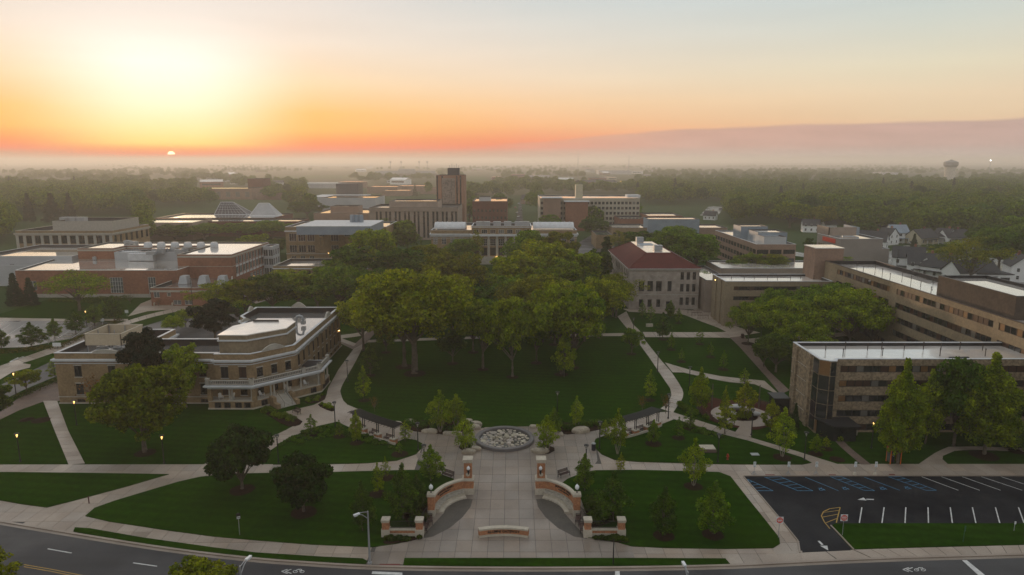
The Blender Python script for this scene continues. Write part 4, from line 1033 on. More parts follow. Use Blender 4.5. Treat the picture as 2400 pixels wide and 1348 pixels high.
# left-hand red brick complex
def red_complex():
    # tall teaching wing
    x1 = P(575, 600, 13).x
    B = Bld('teaching_block', 'orange red brick teaching block with white roof hoods in a row', 'building', [(-112.9, 228.2), (-94.5, 228.2), (-94.5, 264), (-157, 264), (-157, 245), (-144, 245), (-144, 253), (-112.9, 253)], 13, M_REDBR, R_WARM, par=.25, coping=M_LIME)
    e = B.find(1, 0); f = B.find(0, -1); a, c, L = B.edge(e)
    n = 10
    for k in range(n):
        u = 4 + (L - 8) * k / (n - 1)
        for z in (9.3, 5.9): B.win(e, u, z, 2.3, 2.5, style='double', fm=M_FRW, panes='sky')
        if k > 3: B.win(e, u, 1.6, 2.4, 2.6, style='grid', fm=M_FRW, panes='sky')
    a, c, Lf = B.edge(f)
    for u in (Lf * .12, Lf * .78):
        for z in (9.3, 5.9): B.win(f, u, z, 2.2, 2.6, style='double', fm=M_FRW, panes='hall')
    B.finish(); B.band('string_course', 12.0, 12.6, .08, M_LIME); B.band('string_course', 8.9, 9.05, .06, M_LIME)
    zr = 12.8
    Q = Bld('x', '', '', rect(-143.6, -113.2, 244.5, 252.7), 11.6, M_GREYW, R_WHITE, par=.3, fold=B.root, coping=M_TRIM); Q.finish()
    sp = MB()
    for k in range(n):
        u = 4 + (L - 8) * k / (n - 1); sp.box(B.poly[e][0] - .01, B.poly[e][0] + .06, B.poly[e][1] + u - 1.15, B.poly[e][1] + u + 1.15, 8.35, 9.1)
        sp.box(B.poly[e][0] - .01, B.poly[e][0] + .06, B.poly[e][1] + u - 1.15, B.poly[e][1] + u + 1.15, 5.0, 5.75)
    stuff(B.part('spandrel_panels', sp, M_TRIM))
    for x in (347, 378, 410, 440, 471, 502):
        p = P(x, 575, 13.5); b = MB(); b.lathe([(1.5, 0), (1.5, 1.0), (1.1, 1.9)], 4); b.build('roof_hood', M_TRIM, B.root, (p.x - B.c[0], p.y - B.c[1], zr), R(45))
    p = P(587, 572, 13.5)
    for i, (x, yy, w, d, h) in enumerate(((372, 590, 4, 2, 1.7), (388, 588, 2.4, 2, 1.5), (404, 587, 2, 2, 1.2), (420, 589, 2.5, 2, 1.3), (355, 593, 3, 2, 1.2), (433, 586, 2, 1.6, 1.1), (300, 576, 2, 2, 1.2), (315, 577, 2.4, 2, 1))):
        p = P(x, yy, 12); unit(B.c, B.root, p.x, min(p.y, 251.5) if i < 6 else max(p.y, 255), 11.3 if i < 6 else 12.75, w, d, h, M_GREY)
    return B
RC = red_complex()
A = P(35, 634, 9); D = P(414, 634, 9); bk = P(170, 604, 9)
G1 = Bld('gymnasium_block', 'broad windowless red brick block with mirror wet roof', 'building', [(A.x, A.y), (D.x, D.y), (D.x, P(400, 597, 9).y), (P(170, 597, 9).x, P(170, 597, 9).y), (P(170, 597, 9).x, P(170, 604, 9).y)], 9, M_REDBR, R_WARM, par=.3, coping=M_FRW)
f = G1.find(0, -1); a, c, L = G1.edge(f)
G1.win(f, L * .62, 1.5, 4.2, 5.2, style='big', fm=M_FRW, panes='sky'); G1.win(f, L * .84, .3, 2.4, 6.5, style='grid', fm=M_FRW, panes='sky'); G1.win(f, L * .1, 2.5, 2.4, 3, style='double', fm=M_FRW, panes='sky')
G1.finish(); G1.band('plinth', 0, 1.2, .1, M_LIME)
for (x, y, w, d, h) in ((295, 604, 10, 3.2, 2.6), (335, 609, 9, 3.2, 2.6)):
    p = P(x, y, 9); unit(G1.c, G1.root, p.x, p.y, 8.7, w, d, h, M_TRIM, 'air_handler')
for (x, y) in ((223, 608), (242, 607), (388, 603)):
    p = P(x, y, 9); unit(G1.c, G1.root, p.x, p.y, 8.7, 1.2, 1.2, 1.2, M_GREY, 'roof_fan')
p0 = P(386, 664, 5.5)
LW = Bld('entrance_block', 'one storey red brick block with three sloping metal roof hoods', 'building', [(p0.x, P(386, 676, 5.5).y), (P(500, 676, 5.5).x, P(386, 676, 5.5).y), (P(545, 655, 5.5).x, P(545, 655, 5.5).y), (P(545, 640, 5.5).x, P(545, 640, 5.5).y), (P(415, 640, 5.5).x, P(415, 640, 5.5).y), (p0.x, P(386, 655, 5.5).y)], 5.6, M_REDBR, R_POOL, par=.6, coping=M_LIME)
f = LW.find(0, -1); LW.win(f, 1.8, 2.6, 1.8, 1.9, style='double', fm=M_FRW, panes='sky'); LW.win(f, 8, .4, 2.4, 1.4, style='double', fm=M_FRW, panes='sky'); LW.win(f, 11.5, .4, 2.4, 1.4, style='double', fm=M_FRW, panes='sky'); LW.win(f, 5.6, 3.0, 1.2, 1.2, style='plain', fm=M_FRW, panes='blind')
LW.finish(); LW.band('string_course', 4.3, 4.9, .06, M_LIME)
for x in (433, 478, 522):
    p = P(x, 662, 5.5); b = MB(); w, d, h = 3.0, 3.2, 2.6
    b.add([(-w / 2, -d / 2, 0), (w / 2, -d / 2, 0), (w / 2, d / 2, 0), (-w / 2, d / 2, 0), (-w * .33, -d * .25, h), (w * .33, -d * .25, h), (w * .33, d / 2, h), (-w * .33, d / 2, h)], [(3, 2, 1, 0), (4, 5, 6, 7), (0, 1, 5, 4), (1, 2, 6, 5), (2, 3, 7, 6), (3, 0, 4, 7)])
    b.build('roof_hood', M_GREY, LW.root, (p.x - LW.c[0], p.y - LW.c[1], 5.1))
a, c = P(570, 597, 13), P(636, 572, 13)
GB = Bld('glazed_bay', 'glass fronted stair bay at the end of the teaching block', 'building', rect(-94.2, -90.5, 256.5, 264), 12.2, M_GREYW, R_WARM, par=.3, coping=M_TRIM)
for d_ in ((1, 0), (0, -1)):
    i = GB.find(*d_)
    for z in (8.6, 5.2, 1.6): GB.row(i, 3 if d_[0] else 2, z, 1.7, 2.5, style='double', fm=M_FRW, panes='sky')
GB.finish()
# stair beside entrance block
st = thing('outdoor_stair', 'wide concrete outdoor stair between red brick walls', 'stair', (*P(372, 722)[:2], 0))
for k in range(10):
    b = MB(); b.box(-2.6, 2.6, 3.0 + k * .62, 3.7 + k * .62, 0, .26 * (k + 1)); b.build('step', M_CONC, st)
for s_ in (-1, 1):
    b = MB(); x = 2.8 * s_; b.add([(x - .15, 2.6, 0), (x + .15, 2.6, 0), (x + .15, 9.2, 0), (x - .15, 9.2, 0), (x - .15, 2.6, .9), (x + .15, 2.6, .9), (x + .15, 9.2, 3.4), (x - .15, 9.2, 3.4)], [(3, 2, 1, 0), (4, 5, 6, 7), (0, 1, 5, 4), (1, 2, 6, 5), (2, 3, 7, 6), (3, 0, 4, 7)]); b.build('stair_wall', M_STONE, st)

block('rendered_block', 'pale grey rendered block with sunken roof wells', bxp(-60, 168, 601, 574, 10), 10, M_GREYW, R_WARM, .7, coping=M_TRIM, front=[(4, 6, 1.6, 1.2, dict(style='slots', fm=M_GREY, panes='blind'))])
block('rendered_annex', 'low pale rendered annex before the grey block', bxp(-80, 80, 622, 605, 7.5), 7.5, M_GREYW, R_POOL, .6, coping=M_TRIM)
# classical hall far left
B = Bld('classical_hall', 'buff classical hall with stone pilasters and set back attic', 'building', bxp(35, 262, 541, 526, 14), 14, M_BUFF, R_POOL, par=1, coping=M_LIME)
f = B.find(0, -1); B.row(f, 11, 8.4, 2.4, 3.4, style='double', fm=M_FRD, panes='dark'); B.row(f, 11, 2.8, 2.4, 3.4, style='double', fm=M_FRD, panes='dark'); e = B.find(1, 0); B.row(e, 7, 8.4, 1.9, 3.4, style='double', fm=M_FRD, panes='dark'); B.finish()
B.band('cornice', 12.3, 13.0, .5, M_LIME); B.band('frieze', 11.9, 12.3, .15, M_LIME)
a, c, L = B.edge(f)
for k in range(12):
    b = MB(); u = L * k / 11; u = min(max(u, .7), L - .7); b.box(a.x + u - .6, a.x + u + .6, a.y - .25, a.y + .01, 0, 11.85); b.build('pilaster', M_LIME, B.root)
q, hh = bxy(122, 256, 304, 324, 533)
B.band('attic_base', 13.9, 14.1, -.5, M_LIME)
q, hh = bxy(122, 262, 304, 326, 519)
Q = Bld('x', '', '', q, hh, M_LIME, R_WARM, par=1.0, zb=13, fold=B.root, coping=M_LIME); Q.finish()
for x in (-14, -8, -2): unit(B.c, B.root, B.c[0] + x * .6, 314, hh - 1, 4, 3, 2)
block('long_low_hall', 'long low hall with bright wet roof beyond the classical hall', bxp(285, 450, 522, 513, 10), 10, M_PRECAST, R_WARM, .4)
block('low_hall', 'low brown hall running behind the round green trees', bxp(365, 640, 511, 500, 9), 9, M_REDBR2, R_WARM, .5)
block('low_hall', 'narrow brown hall before the glass pyramids', bxp(450, 700, 519, 512, 9), 9, M_REDBR2, R_WARM, .5)
# glass prisms
def prism_roof(name, label, px, m, z0=8.5, hgt=11):
    a = P(px[0], px[2], z0); c = P(px[1], px[2], z0); w = c.x - a.x; t = thing(name, label, 'building', ((a.x + c.x) / 2, a.y, 0))
    b = MB(); b.box(-w / 2, w / 2, 0, w * .6, 0, z0); b.build('wall', M_REDBR2, t)
    ap, aq = px[3] * w, px[4] * w
    v = [(-w / 2, 0, z0), (w / 2, 0, z0), (w / 2, w * .5, z0), (-w / 2, w * .5, z0), (ap, w * .2, z0 + hgt), (aq, w * .2, z0 + hgt)]
    for f_, nm in (((0, 1, 5, 4), 'roof'), ((1, 2, 5), 'roof'), ((2, 3, 4, 5), 'roof'), ((3, 0, 4), 'roof')):
        b = MB(); b.add([v[i] for i in f_], [tuple(range(len(f_)))]); b.build(nm, m, t)
    fr = MB()
    for i, j in ((0, 4), (1, 5), (4, 5), (0, 1), (1, 2), (2, 5)): fr.tube([v[i], v[j]], .35, 4)
    if m == M_SLATEM:
        for k in range(1, 9):
            u = k / 9; p = Vector(v[0]).lerp(Vector(v[1]), u); q = Vector(v[4]).lerp(Vector(v[5]), u); fr.tube([p, q], .12, 4)
        for k in range(1, 5):
            u = k / 5; fr.tube([Vector(v[0]).lerp(Vector(v[4]), u), Vector(v[1]).lerp(Vector(v[5]), u)], .12, 4)
    fr.build('ridge_frame', M_TRIM if m != M_SLATEM else M_GREY, t)
prism_roof('glass_prism', 'dark glazed prism roof rising over the low brown halls', (502, 580, 503, -.36, .02), M_SLATEM, 8.5, 8)
prism_roof('white_prism', 'white ribbed prism roof beside the dark glazed prism', (585, 650, 506, -.2, .16), M_GREYW, 8.5, 8)
# middle distance, left
block('arts_block', 'pale blue grey arts block with long sloping front', bxp(724, 846, 462, 450, 11), 11, M_GREYW, M_TRIM, .05)
block('stage_tower', 'dark clad stage tower rising behind the pale arts block', *bxy(787, 839, 690, 712, 431), M_SLATEM, M_SLATEM, .3)
block('stage_wing', 'pale wedge beside the dark stage tower', *bxy(840, 893, 680, 700, 461), M_GREYW, R_WARM, .2)
block('flat_shed', 'low pale shed with white roof in the hazy middle distance', bxp(683, 806, 430, 422, 8), 8, M_GREYW, M_TRIM, .05)
block('brown_hall', 'brown brick hall with slanted blue windows beyond the pyramids', *bxy(455, 590, 800, 840, 442), M_PINKB, R_WARM, .3, front=[(6, 3, 5, 6, dict(style='plain', fm=M_GREY, panes='blind'))])
block('brown_tower', 'small dark block standing behind the slanted window hall', *bxy(580, 616, 840, 866, 419), M_REDBR2, R_WARM, .3)
block('grandstand_shed', 'long pale hangar like hall at the edge of the hazy wood', bxp(-60, 174, 436, 428, 12), 12, M_GREYW, M_TRIM, .1)
block('car_roof_block', 'low grey deck building crowded with roof plant', *bxy(752, 880, 560, 600, 464), M_GREYW, R_WARM, .4)
block('small_brown_block', 'stepped brown block with bright wet roof', *bxy(774, 838, 470, 486, 484), M_PINKB, R_WARM, .4)
block('brown_podium', 'broad brown podium around the stepped block', *bxy(735, 862, 455, 500, 500), M_PINKB, R_WARM, .4)
for (xl, xr, yf, yb, h, lb) in ((860, 930, 438, 433, 9, 'low hazy block with bright roof nearest the stage tower'), (925, 1000, 436, 431, 8, 'low hazy block between stage tower and brick tower'), (985, 1022, 441, 436, 8, 'low hazy block touching the brick tower'), (895, 960, 447, 442, 7, 'low brown block in front of the hazy row'), (600, 680, 452, 445, 8, 'hazy long block above the round trees')):
    block('hazy_block', lb, bxp(xl, xr, yf, yb, h), h, M_PINKB, R_WARM, .3)
# concrete library-like block
q, hh = bxy(865, 1073, 386, 420, 487)
B = Bld('concrete_block', 'ribbed pinkish concrete block with dark window slots', 'building', q, hh, M_PRECAST, R_WHITE, par=.8, coping=M_FRD)
f = B.find(0, -1); a, c, L = B.edge(f)
for k in range(1, 10):
    for o in (-1.1, 1.1): B.win(f, L * k / 9.4 + o, 1.2, 1.1, hh - 3.4, style='plain', fm=M_FRD, panes='dark')
B.finish(); B.band('fascia', hh - 1.9, hh - 1.5, .3, M_PRECAST)
q, h2 = bxy(912, 1026, 391, 414, 472)
Q = Bld('x', '', '', q, h2, M_PRECAST, R_WHITE, par=.4, zb=hh - .8, fold=B.root); Q.finish()
# brick tower
def tower():
    h = 35.5; a = P(1022, 411, h); c = P(1088, 411, h)
    B = Bld('brick_tower', 'square twelve storey brick tower with carved stone panel', 'building', rect(a.x, c.x, a.y, a.y + 18), h, mat('tower brick', (.30, .165, .11), (.25, .14, .095), rough=.9, scale=.2), R_WARM, par=.5)
    B.finish(); w = c.x - a.x
    b = MB()
    rnd = random.Random(5)
    b.box(-w * .29, w * .17, -9.25, -8.99, 0, 33.8)
    for k in range(150):
        x = rnd.uniform(-w * .28, w * .15); z = rnd.uniform(1, 33); ww = rnd.uniform(.3, 2.2); hh = rnd.uniform(.3, 2.2)
        if rnd.random() < .5: ww = .25
        else: hh = .25
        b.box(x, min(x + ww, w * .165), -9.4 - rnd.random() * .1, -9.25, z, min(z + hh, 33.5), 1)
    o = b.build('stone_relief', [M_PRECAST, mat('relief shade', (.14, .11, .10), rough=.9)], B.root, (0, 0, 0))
    for x in (-w * .49, -w * .31, w * .21, w * .34):
        b = MB(); b.box(x, x + .9, -9.1, -8.99, 0, h - .4); b.build('window_strip', G_DARK, B.root)
    Q = Bld('x', '', '', rect(B.c[0] - 2, B.c[0] + 5, B.c[1] - 4, B.c[1] + 4), h + 4.2, M_SLATEM, R_WARM, par=.2, zb=h - .5, fold=B.root); Q.finish()
    b = MB()
    for k in range(5): b.tube([(-1 + k * 1.4, 0, h + 4.2), (-1 + k * 1.4, 0, h + 6 + (k % 2))], .1, 4)
    b.build('aerial', M_GREY, B.root)
tower()
block('dark_brick_block', 'dark red brick block right beside the road beyond the tower', *bxy(1107, 1189, 480, 530, 472), M_REDBR2, R_WARM, .5, front=[(9, 9, 1.2, 1.8, WD), (9, 4, 1.2, 1.8, WD)])
block('rooftop_drum', 'small grey plant house above the dark red block', *bxy(1123, 1150, 486, 496, 462), M_GREYW, R_WHITE, .3)
# hall 8 (buff hall with blue-grey attic)
B = Bld('buff_hall', 'buff brick hall with tall sash windows and blue grey roof attic', 'building', bxp(668, 905, 532, 519, 15.5), 15.5, M_BUFF, R_WARM, par=.4, coping=M_TRIM)
f = B.find(0, -1); a, c, L = B.edge(f)
for z, hh in ((9.2, 3.4), (4.2, 3.2), (.6, 2.0)):
    for k, u in enumerate((.07, .16, .25, .74, .83, .92)): B.win(f, L * u, z, 3.2 if hh > 2.5 else 2, hh, style='triple', fm=M_FRW, panes='hall')
    B.win(f, L * .485, z, 3.3, hh, style='triple', fm=M_FRW, panes='hall')
for u in (.36, .61): B.win(f, L * u, 7.2, 1.8, 3.4, style='plain', fm=M_FRD, panes='lit'); B.win(f, L * u, 11.3, 2.4, 1.0, style='triple', fm=M_FRW, panes='hall')
B.finish(); B.band('cornice', 13.3, 13.9, .35, M_TRIM, edges=[f]); B.band('string_course', 3.4, 3.8, .12, M_LIME)
Q = Bld('x', '', '', bxp(694, 868, 530, 516, 18.6), 18.4, M_BLUEM, M_TRIM, par=.05, zb=15.1, fold=B.root); Q.finish()
for x in (826, 836, 846): p = P(x, 513, 20); b = MB(); b.lathe([(1.1, 0), (1.0, 3.2)], 4); b.build('roof_stack', M_BLUEM, B.root, (p.x - B.c[0], p.y - B.c[1], 18.5))
wall_lamp(B, f, L * .42, 4.0)
# low block with bright roof by trees
B = Bld('annex', 'two storey buff annex with bright wet roof half hidden by trees', 'building', bxp(640, 860, 624, 606, 8.5), 8.5, M_BUFF, R_WARM, par=.9, coping=M_LIME)
f = B.find(0, -1); B.row(f, 12, 4.6, 1.4, 2.4, style='double', fm=M_FRD, panes='hall'); B.row(f, 12, 1.0, 1.4, 2.4, style='double', fm=M_FRD, panes='hall'); B.finish(); B.band('cornice', 7.5, 7.8, .2, M_TRIM)
# university hall
def central_hall():
    poly = bxp(1010, 1352, 537, 520, 15)
    B = Bld('central_hall', 'wide buff hall with white cornices and columned centre', 'building', poly, 14.5, M_BUFF, R_WARM, par=.6, coping=M_TRIM)
    f = B.find(0, -1); a, c, L = B.edge(f)
    for z, hh in ((8.4, 3.0), (4.0, 3.0), (.3, 2.4)):
        for k in range(17):
            if 6 <= k <= 10: continue
            B.win(f, L * (k + .5) / 17, z, 2.0, hh, style='grid', fm=M_FRW, panes='hall')
    B.finish(); B.band('cornice', 12.4, 13.0, .7, M_TRIM); B.band('cornice', 11.7, 12.4, .3, M_TRIM); B.band('string_course', 10.9, 11.2, .12, M_LIME)
    x0, x1 = P(1105, 533, 16).x, P(1245, 533, 16).x; y = a.y + B.c[1]
    Q = Bld('x', '', '', [(x0, y - 2.2), (x1, y - 2.2), (x1, y + 12), (x0, y + 12)], 16.5, M_BUFF, R_WARM, par=.6, coping=M_TRIM, fold=B.root)
    f2 = Q.find(0, -1); aa, cc, L2 = Q.edge(f2)
    for k in range(7):
        u = L2 * (k + .5) / 7
        Q.win(f2, u, 13.3, 2.4, 1.7, style='triple', fm=M_FRW, panes='hall'); Q.win(f2, u, 8.0, 2.4, 3.0, style='grid', fm=M_FRW, panes='hall'); Q.win(f2, u, 3.8, 2.4, 3.4, style='grid', fm=M_FRD, panes='hall'); Q.win(f2, u, .2, 2.2, 2.6, style='grid', fm=M_FRW, panes='hall')
    Q.finish(); Q.band('cornice', 12.2, 12.9, .7, M_TRIM); Q.band('cornice', 15.9, 16.2, .3, M_TRIM)
    for k in range(8):
        u = x0 + (x1 - x0) * k / 7; b = MB(); b.lathe([(.55, 3.3), (.5, 8), (.42, 11.7), (.6, 11.9), (.6, 12.2)], 10); b.build('column', M_LIME, B.root, (u - B.c[0], y - 2.9 - B.c[1], 0))
    b = MB(); b.box(x0 - B.c[0] - .5, x1 - B.c[0] + .5, y - 3.6 - B.c[1], y - 2.3 - B.c[1], 0, 3.3); b.build('colonnade_base', M_LIME, B.root)
    b = MB(); b.box(x0 - B.c[0] - .5, x1 - B.c[0] + .5, y - 3.6 - B.c[1], y - 2.3 - B.c[1], 12.2, 13.0); b.build('entablature', M_TRIM, B.root)
    # barrel-shaped end roofs, like white glass houses
    for xa, xb in ((1018, 1090), (1250, 1345)):
        p, q = P(xa, 528, 16), P(xb, 528, 16); w = q.x - p.x
        b = MB(); n = 10; prof = [(5.0 * math.cos(math.pi * k / n), 2.6 * math.sin(math.pi * k / n)) for k in range(n + 1)]
        vs = [(xx, -y2, z2) for xx in (0, w) for y2, z2 in prof]
        b.add(vs, [(k, k + 1, n + 2 + k, n + 1 + k) for k in range(n)] + [tuple(range(n + 1))[::-1], tuple(range(n + 1, 2 * n + 2))])
        b.build('vaulted_roof', M_TRIM, B.root, (p.x - B.c[0], p.y + 4 - B.c[1], 14.5))
        for k in range(int(w / 2.2)):
            bb = MB(); pr = [(0, -y2 * 1.02, z2 * 1.04) for y2, z2 in prof]; bb.tube(pr, .12, 4); bb.build('vault_rib', M_TRIM, B.root, (p.x - B.c[0] + 1 + k * 2.2, p.y + 4 - B.c[1], 14.5))
    for x in (1125, 1140, 1165, 1190, 1215, 1232): p = P(x, 524, 17); unit(B.c, B.root, p.x, p.y, 16, 3.2, 2.5, 1.8)
    for u in (.44, .56): wall_lamp(B, f, L * u, 3.9)
    b = MB(); b.box(-.5, .5, -.2, 0, 0, .25); b.build('door_lamp', emit('door lamp', (1, .55, .15), 18), B.root, (P(1168, 589).x - B.c[0], y - 3.7 - B.c[1], 3.1))
central_hall()
# residence hall beyond
def residence():
    B = Bld('residence_hall', 'long six storey beige and orange residence hall with shed roofs', 'building', bxp(1266, 1500, 463, 456, 21), 20.5, mat('beige panels', (.36, .33, .26), (.31, .285, .225), rough=.8, scale=.1), R_WHITE, par=.4, coping=M_TRIM)
    f = B.find(0, -1)
    for z in (16.6, 13.3, 10, 6.7, 3.4): B.row(f, 26, z, 1.6, 1.7, style='plain', fm=M_FRD, panes='hall')
    B.finish(); a, c, L = B.edge(f)
    for u0, u1, z1, m in ((.03, .2, 20.8, M_PINKB), (.25, .47, 18.5, M_REDBR)):
        b = MB(); x0_, x1_ = a.x + L * u0, a.x + L * u1; b.box(x0_, x1_, a.y - 6, a.y - .01, 0, z1)
        b.build('projecting_bay', m, B.root)
        b = MB(); b.box(x0_ - 1, x1_ + 1, a.y - 6.8, a.y + 4, z1, z1 + .5); b.build('bay_roof', M_TRIM, B.root)
        for z in (14, 10.6, 7.2, 3.8):
            for k in range(6): add_window(B.root, x0_ + (x1_ - x0_) * (k + .5) / 6, a.y - 6.0 + .0, z, math.pi, 1.7, 1.8, 'plain', M_FRW, None, 'hall')
    b = MB(); b.box(a.x + L * .36, a.x + L * .43, a.y + 3, a.y + 9, 20, 29); b.build('lift_tower', M_CREAM, B.root)
    b = MB(); b.box(a.x + L * .87, a.x + L * 1.0, a.y - 1.4, a.y + 8, 21, 22.6); b.build('shed_roof', M_TRIM, B.root)
residence()
block('pavilion', 'long white curved roof pavilion before the residence hall', bxp(1304, 1372, 494, 490, 7), 7, M_GREYW, M_TRIM, .05)
block('white_tents', 'cluster of low white roofed sheds by the pavilion', bxp(1325, 1372, 505, 498, 5), 5, M_SIDING, M_TRIM, .05)
block('brick_wing', 'low red brick wing with wet roof reaching back from the blue grey block', bxp(1453, 1530, 513, 505, 9.5), 9.5, M_REDBR, R_WARM, .5, front=[(9, 4.5, 1.4, 1.8, W_)])
block('brick_wing_beyond', 'stepped brick wing with bright roofs behind the low red wing', bxp(1518, 1600, 506, 486, 11), 11, M_REDBR, R_WHITE, .5)
block('boiler_house', 'blue grey metal clad boiler house with flat bright roof', bxp(1520, 1640, 514, 509, 13), 13, M_BLUEM, R_WHITE, .2, front=[(3, 3, 6, 3, dict(style='plain', fm=M_BLUEM, panes='blind'))])
block('low_yellow_block', 'low buff block with bright roof before the boiler house', bxp(1436, 1520, 534, 524, 8), 8, M_BUFF, R_WHITE, .4, front=[(8, 3.5, 1.6, 2, WD)])
block('greenhouse_block', 'small buff block with green glass roof at the curved drive', bxp(1398, 1436, 551, 538, 7), 7, M_BUFF, G_SKY, .4)
block('garage_block', 'low block with pale roof next to the boiler house', bxp(1640, 1705, 534, 523, 8), 8, M_PINKB, R_WHITE, .4)
# three storey building right of centre
p = rect(P(1773, 574, 12).x, P(1866, 574, 12).x, P(1773, 574, 12).y, P(1773, 541, 12).y)
B = Bld('office_block', 'pinkish brick office block with stepped white roofs and ribbon windows', 'building', p, 12.2, M_PINKB, R_WHITE, par=.4, coping=M_TRIM)
f, w = B.find(0, -1), B.find(-1, 0)
for z in (8.4, 5.0, 1.6):
    B.row(f, 3, z, 4.5, 1.7, style='big', fm=M_FRD, panes='dark'); B.row(w, 14, z, 3.2, 1.7, style='double', fm=M_FRD, panes='dark')
B.finish()
for (xl, xr, yf, yb, h, m) in ((1737, 1800, 531, 526, 17, M_BLUEM), (1777, 1862, 545, 538, 16, M_BLUEM), (1807, 1860, 560, 549, 15, M_GREYW)):
    q = bxp(xl, xr, yf, yb, h); q = [(min(max(x, p[0][0] + .5), p[1][0] - .5), min(max(y, p[0][1] + 1), p[2][1] - 1)) for x, y in q]
    if q[1][0] - q[0][0] > 2 and q[2][1] - q[1][1] > 1.5: Q = Bld('x', '', '', q, h, m, R_WHITE, par=.2, zb=11.8, fold=B.root); Q.finish()
block('low_white_roof_block', 'one storey grey block with white roof between stone hall and dormitory', bxp(1690, 1938, 629, 611, 5.5), 5.5, M_PRECAST, R_WHITE, .3, coping=M_TRIM, front=[(3, 1.0, 3, 2.6, dict(style='plain', fm=M_GREY, panes='blind'))])
B = Bld('printing_works', 'grey brick block with red lettered sign and rooftop screens', 'building', bxp(1970, 2070, 560, 534, 12), 12, mat('grey brick', (.28, .245, .215), (.23, .20, .18), rough=.9, scale=.2), R_WHITE, par=.4, coping=M_TRIM)
w = B.find(-1, 0); a, c, L = B.edge(w)
B.row(w, 10, 6.5, 4.2, 1.8, style='plain', fm=M_GREY, panes='lit'); B.finish()
b = MB(); q = a + (c - a) * .1; b.box(a.x - .3, a.x - .1, c.y + 4 if c.y < a.y else a.y - 16, (c.y + 16) if c.y < a.y else a.y - 4, 9.6, 11.4); o = b.build('sign', mat('sign red', (.62, .06, .03), rough=.5), B.root)
for (xl, xr, yf, yb, h) in ((1945, 1980, 549, 540, 15.5), (1975, 2015, 547, 538, 16)):
    q = bxp(xl, xr, yf, yb, h)
    b = MB(); b.box(-8, 4, 2, 2.4, 12, 15.6); b.box(-8, -7.6, 2, 14, 12, 15.6); b.build('roof_screen', M_PRECAST, B.root); 
    break
b = MB(); b.box(6, 6.4, 4, 18, 12, 15.4); b.build('roof_screen', M_BLUEM, B.root)
unit(B.c, B.root, B.c[0] - 2, B.c[1] + 8, 11.7, 4, 3, 2.2)
block('low_grey_annex', 'low grey brick annex with blue steel gate beside the printing works', bxp(2000, 2085, 583, 570, 6.5), 6.5, MATS['grey brick'], R_WHITE, .3, coping=M_TRIM)
# ================================================================== the gateway
def text_mb(s, size, thick=.02, font_scale=1.0):
    cu = bpy.data.curves.new('lettering', 'FONT'); cu.body = s; cu.size = size; cu.extrude = thick; cu.align_x = 'CENTER'; cu.align_y = 'CENTER'; cu.resolution_u = 2; cu.offset = .006 * size / .3
    o = bpy.data.objects.new('lettering', cu); C.objects.link(o)
    dg = bpy.context.evaluated_depsgraph_get(); me = bpy.data.meshes.new_from_object(o.evaluated_get(dg))
    vs = [tuple(v.co) for v in me.vertices]; fs = [tuple(p.vertices) for p in me.polygons]
    bpy.data.objects.remove(o); bpy.data.curves.remove(cu); bpy.data.meshes.remove(me)
    return vs, fs
M_LETTER = mat('dark lettering', (.02, .016, .014), rough=.5)
M_RED = mat('sign red', (.62, .05, .04), rough=.5)
CX = -1.0   # the axis of the gate
def sweep(arc, prof, closed=True):
    """section prof = [(offset to the outside, z)] carried along arc = [(x, y, nx, ny)]"""
    b = MB(); n = len(prof); vs = []
    for x, y, nx, ny in arc:
        for o, z in prof: vs.append((x + nx * o, y + ny * o, z))
    fs = [(i * n + k, i * n + (k + 1) % n, (i + 1) * n + (k + 1) % n, (i + 1) * n + k) for i in range(len(arc) - 1) for k in range(n)]
    fs += [tuple(range(n))[::-1], tuple((len(arc) - 1) * n + k for k in range(n))]
    b.add(vs, fs); return b
def arc_pts(p0, p1, bulge, n=16):
    """arc from p0 to p1 that bows outward by bulge to the left of p0->p1; normals to the left"""
    p0, p1 = Vector(p0), Vector(p1); ch = p1 - p0; L = ch.length; d = ch / L; nl = Vector((-d.y, d.x))
    Rr = (L * L / 4 + bulge * bulge) / (2 * bulge); c = (p0 + p1) / 2 + nl * (bulge - Rr)
    a0 = math.atan2(p0.y - c.y, p0.x - c.x); a1 = math.atan2(p1.y - c.y, p1.x - c.x)
    while a1 - a0 > math.pi: a1 -= 2 * math.pi
    while a1 - a0 < -math.pi: a1 += 2 * math.pi
    out = []
    for k in range(n + 1):
        a = a0 + (a1 - a0) * k / n; nx, ny = math.cos(a), math.sin(a); s_ = 1 if Rr > 0 else -1
        out.append((c.x + abs(Rr) * nx, c.y + abs(Rr) * ny, nx * s_, ny * s_))
    return out
